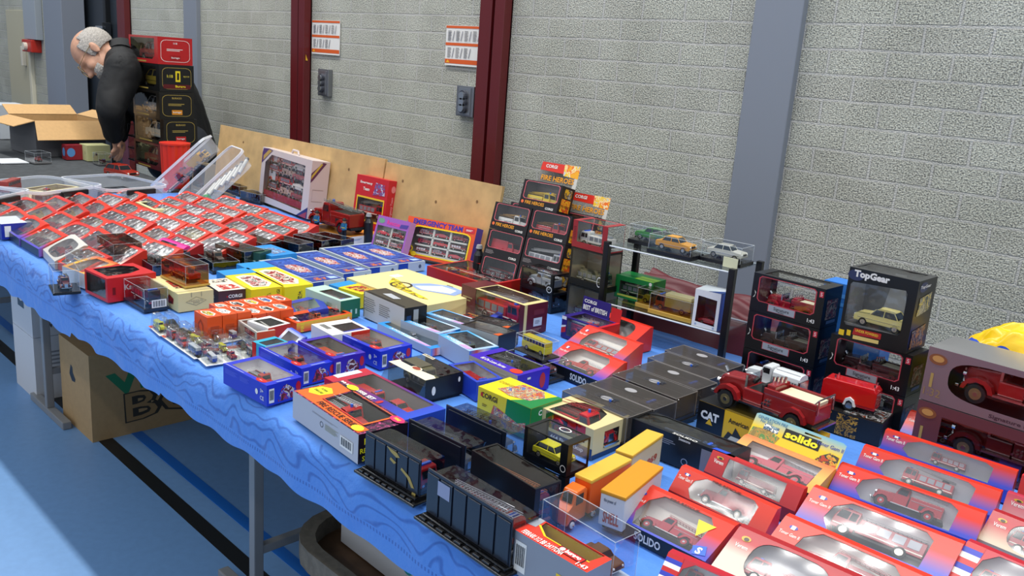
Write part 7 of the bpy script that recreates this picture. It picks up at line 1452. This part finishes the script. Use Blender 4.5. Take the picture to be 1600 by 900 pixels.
# other stalls far behind
table('far away table by the cream door with dark stock on it', -10.4, -8.2, 1.55, 2.45, (-10.0, -8.6), '4a4a4c')
for i, (x, y, L_, W_, h_, cc, lb) in enumerate(((-8.5, 1.72, .3, .2, .16, '1a1a1c', 'black box with a white label on the far away table'), (-8.9, 1.70, .25, .2, .22, 'b8bcc0', 'pale boxed model on the far away table'), (-9.3, 1.75, .35, .25, .14, '3a3236', 'dark maroon box on the far away table'), (-8.75, 2.1, .3, .25, .24, '24262a', 'tall black box at the back of the far away table'), (-9.7, 1.8, .3, .25, .3, '50545a', 'grey box at the left of the far away table'))):
    carton(lb, Fr(x, y, TZ - .013, L_, W_, h_, .1 * i), mat(cc, .4), {}, {'right': [('r', .4, .3, .9, .8, WHITE)] if i in (0, 1) else [('e', .5, .4, .2, .2, RED)], 'front': [('r', .5, .3, .9, .8, WHITE)] if i == 0 else []}, name='stock_box', cat='box')
carton('white box standing on the far cloth behind the man, beside the door', Fr(-6.6, 1.80, TZ, .25, .2, .22, .1), mat('c0c6cc', .5), {}, {'right': [('lines', .2, .4, .8, .7, 3, GREY)]}, name='white_box', cat='box')

# ------------------------------------------------------------------ the field of sloping window cartons on the far part of the table
fx0, fy0 = -2.74, .935
ordn = ['nearest', 'second', 'third', 'fourth', 'fifth', 'sixth', 'seventh', 'eighth', 'ninth', 'farthest']
coln = ['front edge', 'second', 'third', 'fourth', 'fifth', 'sixth', 'seventh', 'eighth', 'ninth', 'back']
fr2 = random.Random(21)
PAL = [(('5a50b8', 'c84840', 'dc3a24', 'dc3a24'), 'red to blue'), (('dc3a24', 'dc3a24', 'd8341f'), 'red'), (('d8301c', 'e04a30', 'c82a20'), 'bright red'), (('c8c4bc', 'd4d0c6', 'd8d4cc'), 'cream'), (('a82024', 'b8242a', 'b02028'), 'dark red'), (('e8e0d0', 'd84a38', 'd0302a'), 'white and red')]
INN = [('4a4a4c', 'dark'), ('c4c4be', 'pale grey'), ('c8c4b0', 'beige'), ('d8d8d2', 'pale grey'), ('d4cc8c', 'yellowish')]
VK = ['classic', 'ladder', 'cabover', 'rescue', 'pumper', 'delivery']
vmp = {'classic': 'engine', 'ladder': 'ladder truck', 'cabover': 'cab engine', 'rescue': 'rescue truck', 'pumper': 'open engine', 'delivery': 'van'}
nfield = 0
for r_ in range(9):
    y = fy0 + .105 * r_ + .012 * fr2.random()
    xs = [3.93 - .0 * r_]
    ncol = (6, 6, 6, 6, 6, 6, 5, 5, 4)[r_]
    shift = (0, .0, .0, -.01, -.03, -.05, -.08, -.12, -.2)[r_]
    for c_ in range(ncol):
        x = fx0 + shift - .188 * c_ - .05 * (r_ % 2) + .012 * (fr2.random() - .5)
        if r_ == 0 and c_ == 0: x -= .02
        if x < -3.84: continue
        pi_, ii = fr2.choice([0, 0, 0, 1, 2, 2, 4, 5, 5, 5]), fr2.choice([0, 1, 1, 2, 3, 3, 4])
        if (r_, c_) == (0, 1): pi_, ii = 3, 1
        cols, cn = PAL[pi_]; ic, inn = INN[ii]; shp = fr2.choice(['oct', 'oct', 'oval', 'rect'])
        if (r_, c_) == (0, 1): shp = 'oval'
        kd = fr2.choice(VK); vc = fr2.choice(['8a1c1c', 'a82420', '9a2828', '7a1818', 'b03028', 'b89a28'])
        pos = 'row %s from the front edge, %s carton from its near end' % (ordn[r_] if r_ else 'nearest', ('first', 'second', 'third', 'fourth', 'fifth', 'sixth')[c_])
        pos = '%s row from the table front, %s from its near end' % (('front', 'second', 'third', 'fourth', 'fifth', 'sixth', 'seventh', 'eighth', 'rearmost')[r_], ('first', 'second', 'third', 'fourth', 'fifth', 'sixth')[c_])
        f = Fr(x, y, TZ, .183, .098, .062 + .010 * fr2.random(), .16 * (fr2.random() - .5) + (-.08 if c_ % 3 == 1 else .03))
        ec = grad(('6a60c0', 'd05848', 'dc3a24', 'dc3a24'), 1, .1) if pi_ == 0 else mat(('a89888' if pi_ == 3 else ('9a1c20' if pi_ == 4 else 'c42c1c')), .35)
        wedge('%s carton, %s' % (cn, pos), f, .026, cols, (kd, vc, 'c0c0b8', '%s toy %s in the carton of the %s' % ('yellow' if vc == 'b89a28' else 'red', vmp[kd], pos.replace('from the table front', '').replace('  ', ' ').replace(' ,', ',')), {}), 't' if pi_ in (0, 1, 2) else None, ('1c2234' if r_ == 0 and c_ > 1 else cols[0], '', 0), endcol=ec, shape=shp, inner=mat({'c4c4be': 'eceae4', 'd8d8d2': 'f4f4f0', 'c8c4b0': 'e8e4d4'}.get(ic, ic), .5), wx=(.10, .92), simple=True)
        nfield += 1
print('FIELD', nfield)
# odd cases between the field and the picture cartons
odd = [('T3', 690, 320, 990, 460, 'brown tinted clear case with a dark red model beside the carton field', 'b09c90', '7a1818', .075, .17, .09), ('T3', 1060, 380, 1290, 470, 'low dark clear case beside the pink flapped carton', '8a8a88', '3a3a3c', .05, .16, .08), ('T3', 990, 455, 1240, 560, 'dark clear lidded case right of the red wrapped window carton', '8a8c88', '303234', .04, .16, .09),
       ('T4', 50, 440, 300, 500, 'dark clear case with a bright rim behind the amber blister', 'a0a4a8', '28344a', .035, .15, .08), ('T4', 250, 440, 540, 520, 'olive dark clear case behind the blue ended yellow cartons', '7a7a68', '5a4a40', .035, .18, .09), ('T4', 430, 380, 690, 480, 'grey clear case with an orange striped model near the green flap', 'a8a8a0', 'b86a28', .06, .17, .08),
       ('T4', 820, 340, 1030, 420, 'dark leaning clear case, left of the three before the orange and white carton', '8a8a88', '3c3030', .055, .15, .07), ('T4', 980, 310, 1190, 400, 'dark clear case with a red card before the orange and white carton', '8a8a88', 'a02820', .055, .15, .07), ('T4', 1100, 300, 1330, 400, 'dark clear case with a green card before the orange and white carton', '7a8078', '6a2020', .055, .15, .07),
       ('T4', 600, 330, 800, 400, 'smoky clear case at the near end of the carton field', '9a9490', '8a4a40', .05, .16, .08), ('T3', 650, 430, 930, 480, 'clear case between the yellow jeep and the brown tinted case', 'd0d4d8', '5a5c60', .05, .14, .08)]
for i, (c, x0, y0, x1, y1, lb, ft, vc, h_, L_, W_) in enumerate(odd):
    q = P(*g(c, (x0 + x1) / 2, (y0 + y1) / 2), TZ + h_ * .6)
    acrylic(lb, Fr(q.x, q.y, TZ, L_, W_, h_, (-.06, .1, -.08, .05, -.1, .12, .2, .2, .22, .05, 0)[i]), '1a1c1e', ('classic', vc, '4a4a4a', 'toy vehicle in the ' + lb.replace('the ', '')[:52].rsplit(' ', 1)[0], {'size': L_ * .6, 'simple': True}), flm=film(ft, .13, .5, .1, .5, 16), dec={'top': [('r', .1, .1, .5, .5, mat('1a9a4a' if 'green card' in lb else 'a82820', .4))]} if 'card,' in lb else {})
q = P(*g('T3', 1165, 380), TZ + .05); o = wedge('carton with a vivid pink folded flap at the near side of the field', Fr(q.x, q.y, TZ, .16, .085, .06, .1), .02, ('d0208a', 'e0309a', 'd0208a'), ('rescue', 'b83030', 'd0d0d0', 'red toy vehicle in the pink flapped carton'), None, ('2a3aa0', '', 0), shape='rect', wx=(.1, .7), inner=mat('b0a0a0', .5))
f = fr('T4', (640, 392), (720, 440), (920, 425), h=.045); carton('light blue carton with a pale picture, behind the blue and white picture cartons', Fr(f.x, f.y, TZ, .16, .10, .045, .05), mat('2a8fd8', .35), {}, {'top': [('p', [(.25, .2), (.85, .25), (.8, .8), (.3, .75)], art(['5aa8d8', '8a5a50', '2a8fd8', 'a0c8e0'], 60))]})
q = P(*g('T4', 680, 440), TZ + .04); carton('dark green carton end poking up beside the light blue picture carton', Fr(q.x, q.y, TZ, .07, .07, .055, .5), mat('1e4a40', .4), {}, {'front': [('lines', .2, .3, .8, .6, 2, MINT)]})
q = P(*g('T3', 800, 520), TZ); carton('small bright blue carton in the gap before the right flat bin', Fr(P(177, 322, TZ).x, P(177, 322, TZ).y + .03, TZ, .06, .05, .05, .1), mat('1a8ae0', .35), {}, {'right': [('lines', .2, .3, .8, .7, 3, mat('0a60b0', .4))]})
q = P(245, 330, TZ + .03); carton('cream framed window carton with a brown truck at the back of the field', Fr(q.x, q.y, TZ, .2, .10, .055, -.05), mat('d8d8a0', .45), {'top': [(.1, .14), (.86, .14), (.86, .86), (.1, .86)]}, {}, mat('6a6030', .5), None, ('classic', '7a4a20', '8a6a30', 'brown toy truck in the cream framed carton'))
q = P(55, 322, TZ + .02); carton('long beige open lid carton with a red inside, behind the far field row', Fr(q.x, q.y + .03, TZ, .22, .10, .05, -.3), mat('c0a888', .5), {'top': [(.06, .1), (.94, .1), (.94, .9), (.06, .9)]}, {}, mat('b83028', .5), None, ('cabover', 'b02c24', 'c0c0c0', 'red toy engine in the long beige open lid carton'))
q = P(10, 352, TZ + .04); carton('dark blue ended carton at the left picture edge', Fr(q.x - .02, q.y + .02, TZ, .14, .10, .055, 0), {'*': mat('1c2c98', .35), 'top': mat('c8ccd4', .4)}, {}, {'right': [('r', .1, .15, .3, .85, WHITE)]})

# ------------------------------------------------------------------ the man bending over the far table
MS = 1.18
SKIN = mat('c8967a', .5, 0, 0, .1, 60, .08)
jacket = mat('0a0b0d', .75, 0, 0, .4, 25)
HD = 4.92
def caps(bm, a, b, ra, rb, n=16):
    a, b = Vector(a), Vector(b); d = b - a
    for c_, r_ in ((a, ra), (b, rb)): bmesh.ops.create_uvsphere(bm, u_segments=n, v_segments=n // 2, radius=r_, matrix=Matrix.Translation(c_))
    if d.length > 1e-4: bmesh.ops.create_cone(bm, cap_ends=True, segments=n, radius1=ra, radius2=rb, depth=d.length, matrix=Matrix.Translation((a + b) / 2) @ d.to_track_quat('Z', 'Y').to_matrix().to_4x4())
def fused(name, bm, m, parent, vox=.006, sm=4, fold=0.0):
    me = bpy.data.meshes.new(name); bm.to_mesh(me); bm.free(); o = obj(name, me); r_ = o.modifiers.new('r', 'REMESH'); r_.mode = 'VOXEL'; r_.voxel_size = vox; s_ = o.modifiers.new('s', 'SMOOTH'); s_.iterations = sm
    dg = bpy.context.evaluated_depsgraph_get(); m2 = bpy.data.meshes.new_from_object(o.evaluated_get(dg)); bpy.data.objects.remove(o)
    if fold:
        for v in m2.vertices:
            c = v.co; v.co = c + v.normal * fold * (noise.noise(Vector((c.x * 9, c.y * 9, c.z * 5))) + .6 * abs(noise.noise(Vector((c.x * 16, c.y * 16, c.z * 9 + 3)))))
    m2.materials.clear(); m2.materials.append(m); m2.polygons.foreach_set('use_smooth', [True] * len(m2.polygons)); m2.name = name
    return obj(name, m2, parent)
hc = PD(151, 84, HD)                       # head centre
il, iu, iv = -cr.copy(), -cd.copy(), -cf.copy()      # image left, image up, towards the camera
upv = (il * .86 + iu * .50 + iv * .10).normalized(); fw = (il * .42 - iu * .86 + iv * .18); fw = (fw - upv * fw.dot(upv)).normalized(); sd = upv.cross(fw)
HM = Matrix((fw, sd, upv)).transposed().to_4x4(); HM.translation = hc
neck = hc - upv * .115 * MS - fw * .035 * MS
J = {'chest': PD(224, 112, 5.30), 'belly': PD(258, 162, 5.45), 'hip': PD(284, 214, 5.55), 'neckb': PD(192, 84, 5.0), 'shA': PD(193, 112, 4.88), 'shB': PD(214, 92, 5.42), 'elA': PD(172, 172, 4.80), 'wrA': PD(178, 212, 4.93), 'elB': PD(186, 165, 5.3), 'wrB': PD(186, 212, 5.2)}
man = tag(bpy.data.objects.new('person', None), 'person with white hair, glasses and a black jacket bending over the far table', 'person'); COL.objects.link(man)
hp = J['hip']
legs = []
for s_ in (-1, 1):
    hx = Vector((hp.x + s_ * .10, hp.y, hp.z - .04)); kn = Vector((hx.x - .02, hx.y - .02, hp.z * .52)); an_ = Vector((hx.x, hx.y + .04, .09)); tt = an_ + Vector((-.02, -.17, -.045)); legs.append((hx, kn, an_, tt))
# one continuous body: legs, trunk, arms, neck
js = [(hp, (.17, .13)), (J['belly'], (.17, .14)), (J['chest'], (.17, .14)), (J['neckb'], (.065, .065)), (neck, (.058, .058)), (J['shA'], .065), (J['elA'], .046), (J['wrA'], .032), (J['shB'], .065), (J['elB'], .046), (J['wrB'], .032)]
bn = [(0, 1), (1, 2), (2, 3), (3, 4), (2, 5), (5, 6), (6, 7), (2, 8), (8, 9), (9, 10)]
for L4 in legs:
    k = len(js); js += [(L4[0] + Vector((0, 0, -.06)), .08), (L4[1], .065), (L4[2], .045), (L4[3], .035)]; bn += [(0, k), (k, k + 1), (k + 1, k + 2), (k + 2, k + 3)]
def hand_pts(w_, dirv, side):
    """palm, four fingers and thumb from the wrist"""
    nrm = dirv.cross(side).normalized(); out = [(w_ + dirv * .045, (.030, .014)), (w_ + dirv * .085, (.034, .012))]; b_ = [(0, 1)]
    for i, (off, ln) in enumerate(((-.027, .062), (-.009, .072), (.010, .068), (.027, .052))):
        a0 = w_ + dirv * .090 + side * off; a1 = a0 + dirv * ln * .5 + nrm * .008; a2 = a1 + (dirv * .7 + nrm * .6).normalized() * ln * .5
        k = len(out); out += [(a0, .0095), (a1, .0088), (a2, .0072)]; b_ += [(1, k), (k, k + 1), (k + 1, k + 2)]
    t0 = w_ + dirv * .04 - side * .036; t1 = t0 + (dirv * .6 - side * .5 + nrm * .4) * .04; t2 = t1 + (dirv * .8 + nrm * .5) * .03; k = len(out); out += [(t0, .011), (t1, .0100), (t2, .008)]; b_ += [(0, k), (k, k + 1), (k + 1, k + 2)]
    return out, b_
for wi, el in ((7, 6), (10, 9)):
    w_ = js[wi][0]; dv = (w_ - js[el][0]).normalized(); dv = (dv + Vector((0, 0, -.5))).normalized(); sv = dv.cross(Vector((.6, .3, .1))).normalized()
    hpnts, hb = hand_pts(w_, dv, sv); k = len(js); js += hpnts; bn += [(wi, k)] + [(a + k, b + k) for a, b in hb]
# head as fused ellipsoids
def head_mesh():
    bm = bmesh.new()
    def el(c, r, seg=24):
        T = Matrix.Translation(c) @ Matrix.Diagonal((*r, 1)); bmesh.ops.create_uvsphere(bm, u_segments=seg, v_segments=seg // 2 + 4, radius=1, matrix=T)
    el((-.010, 0, .035), (.098, .076, .088)); el((.030, 0, -.030), (.062, .060, .080)); el((.052, 0, -.085), (.036, .036, .028)); el((.060, 0, .012), (.042, .058, .020))
    el((.095, 0, -.018), (.016, .013, .030)); el((.106, 0, -.036), (.015, .016, .013)); el((.084, 0, -.064), (.014, .026, .008)); el((.082, 0, -.075), (.015, .023, .008))
    for s_ in (-1, 1): el((.062, s_ * .040, -.030), (.026, .022, .026)); el((-.005, s_ * .077, -.012), (.019, .008, .032), 16); el((-.012, s_ * .084, .0), (.014, .006, .022), 16)
    el((-.03, 0, -.08), (.055, .052, .085))
    me = bpy.data.meshes.new('head'); bm.to_mesh(me); bm.free(); o = obj('head', me); r_ = o.modifiers.new('r', 'REMESH'); r_.mode = 'VOXEL'; r_.voxel_size = .0045; s = o.modifiers.new('s', 'SMOOTH'); s.iterations = 5
    dg = bpy.context.evaluated_depsgraph_get(); m2 = bpy.data.meshes.new_from_object(o.evaluated_get(dg)); bpy.data.objects.remove(o); return m2
hm = head_mesh(); bm = bmesh.new()
rad = lambda j: min(j[1]) if isinstance(j[1], tuple) else j[1]
for a_, b_ in bn: caps(bm, js[a_][0], js[b_][0], rad(js[a_]), rad(js[b_]), 12)
bm2 = bmesh.new(); bm2.from_mesh(hm); bm2.transform(HM @ Matrix.Scale(MS, 4)); tmp = bpy.data.meshes.new('h'); bm2.to_mesh(tmp); bm.from_mesh(tmp); bm2.free(); bpy.data.meshes.remove(tmp)
fused('body', bm, SKIN, man, .0052, 3)
# hair: a fringe round the sides and back, short white beard, brows
HR = mat('a8a29a', .85, 0, 0, 1.0, 160, .3)
def shell(name, fn, m):
    bm = bmesh.new(); bmesh.ops.create_uvsphere(bm, u_segments=120, v_segments=90, radius=1)
    for v in list(bm.verts):
        p = fn(v.co)
        if p is None: bm.verts.remove(v)
        else: v.co = p
    for f_ in bm.faces: f_.smooth = True
    me = bpy.data.meshes.new(name); bm.transform(HM @ Matrix.Scale(MS, 4)); bm.to_mesh(me); bm.free(); me.materials.append(m); o = obj(name, me, man); so = o.modifiers.new('t', 'SOLIDIFY'); so.thickness = .003; return o
def hairf(c):
    a = math.degrees(math.atan2(abs(c.y), c.x)); z = c.z
    if a < 62 or z > .62 or z < -.62 or (a < 82 and z > .35): return None
    n = .0035 * noise.noise(c * 22)
    return Vector((-.012 + c.x * (.104 + n), c.y * (.083 + n), .030 + z * (.094 + n)))
shell('hair', hairf, HR)
def beardf(c):
    a = math.degrees(math.atan2(abs(c.y), c.x)); z = c.z
    if a > 78 or z > .22 or (z > -.05 and a < 30): return None
    n = .004 * noise.noise(c * 25); return Vector((.032 + c.x * (.066 + n), c.y * (.062 + n), -.062 + z * (.055 + n)))
shell('beard', beardf, mat('bdb6ac', .9, 0, 0, 1.0, 160, .3))
gl_ = MB(); wire = mat('9a8a60', .3, .8)
for s_ in (-1, 1):
    pr = None
    for i in range(15):
        t = 2 * PI * i / 14; p = Vector((.110, s_ * .034 + .024 * math.cos(t), .002 + .017 * math.sin(t)))
        if pr is not None: gl_.cyl(pr, p, .0014, wire, 6)
        pr = p
    gl_.tube([(.110, s_ * .058, .006), (.05, s_ * .078, .008), (-.005, s_ * .086, .010)], .0014, wire, 6); gl_.face([Vector((.110, s_ * .034 + .023 * math.cos(2 * PI * i / 12), .002 + .016 * math.sin(2 * PI * i / 12))) for i in range(12)], CLEAR)
gl_.tube([(.110, -.010, .006), (.114, 0, .008), (.110, .010, .006)], .0014, wire, 6)
go = gl_.build('glasses', man); go.matrix_world = HM @ Matrix.Scale(MS, 4)
# jacket over trunk and arms, trousers, shoes
jb = bmesh.new(); wv = Vector((-.35, .9, .1)).normalized() * .075; nb_ = J['neckb'].lerp(neck, .35)
for k in (-1, 1):
    caps(jb, J['chest'] + wv * k, J['belly'] + wv * k, .175, .165, 24); caps(jb, J['belly'] + wv * k, hp + Vector((0, 0, -.12)) + wv * k, .165, .170, 24)
caps(jb, J['shA'], J['chest'], .105, .17, 20); caps(jb, J['shB'], J['chest'], .105, .17, 20); caps(jb, nb_, J['chest'], .095, .15, 20); caps(jb, nb_, J['shA'], .09, .10, 20); caps(jb, nb_, J['shB'], .09, .10, 20)
for a_, e_, w_ in (('shA', 'elA', 'wrA'), ('shB', 'elB', 'wrB')): caps(jb, J[a_], J[e_], .10, .078, 20); caps(jb, J[e_], J[w_].lerp(J[e_], .08), .078, .056, 20)
fused('jacket', jb, jacket, man, .009, 6, .014)
cm = MB(); d0 = (neck - nb_).normalized(); cm.cyl(nb_ - d0 * .02, nb_.lerp(neck, .75) , .105, jacket, 24, .092, False); cm.build('collar', man, True)
tj = [(hp + Vector((0, 0, -.06)), (.17, .14))]; tb = []
for L4 in legs: k = len(tj); tj += [(L4[0] + Vector((0, 0, .0)), .135), (L4[1], .085), (L4[2], .07)]; tb += [(0, k), (k, k + 1), (k + 1, k + 2)]
tb2 = bmesh.new()
for a_, b_ in tb: caps(tb2, tj[a_][0], tj[b_][0], min(tj[a_][1]) if isinstance(tj[a_][1], tuple) else tj[a_][1], tj[b_][1], 16)
fused('trousers', tb2, mat('20242c', .8), man, .012, 4)
for L4 in legs:
    sb = bmesh.new(); caps(sb, L4[2] + Vector((0, .02, -.045)), L4[3] + Vector((0, 0, .003)), .045, .040); caps(sb, L4[3] + Vector((0, 0, .003)), L4[3] + Vector((0, -.05, .0)), .040, .034); fused('shoe', sb, mat('141414', .5), man, .008, 3)
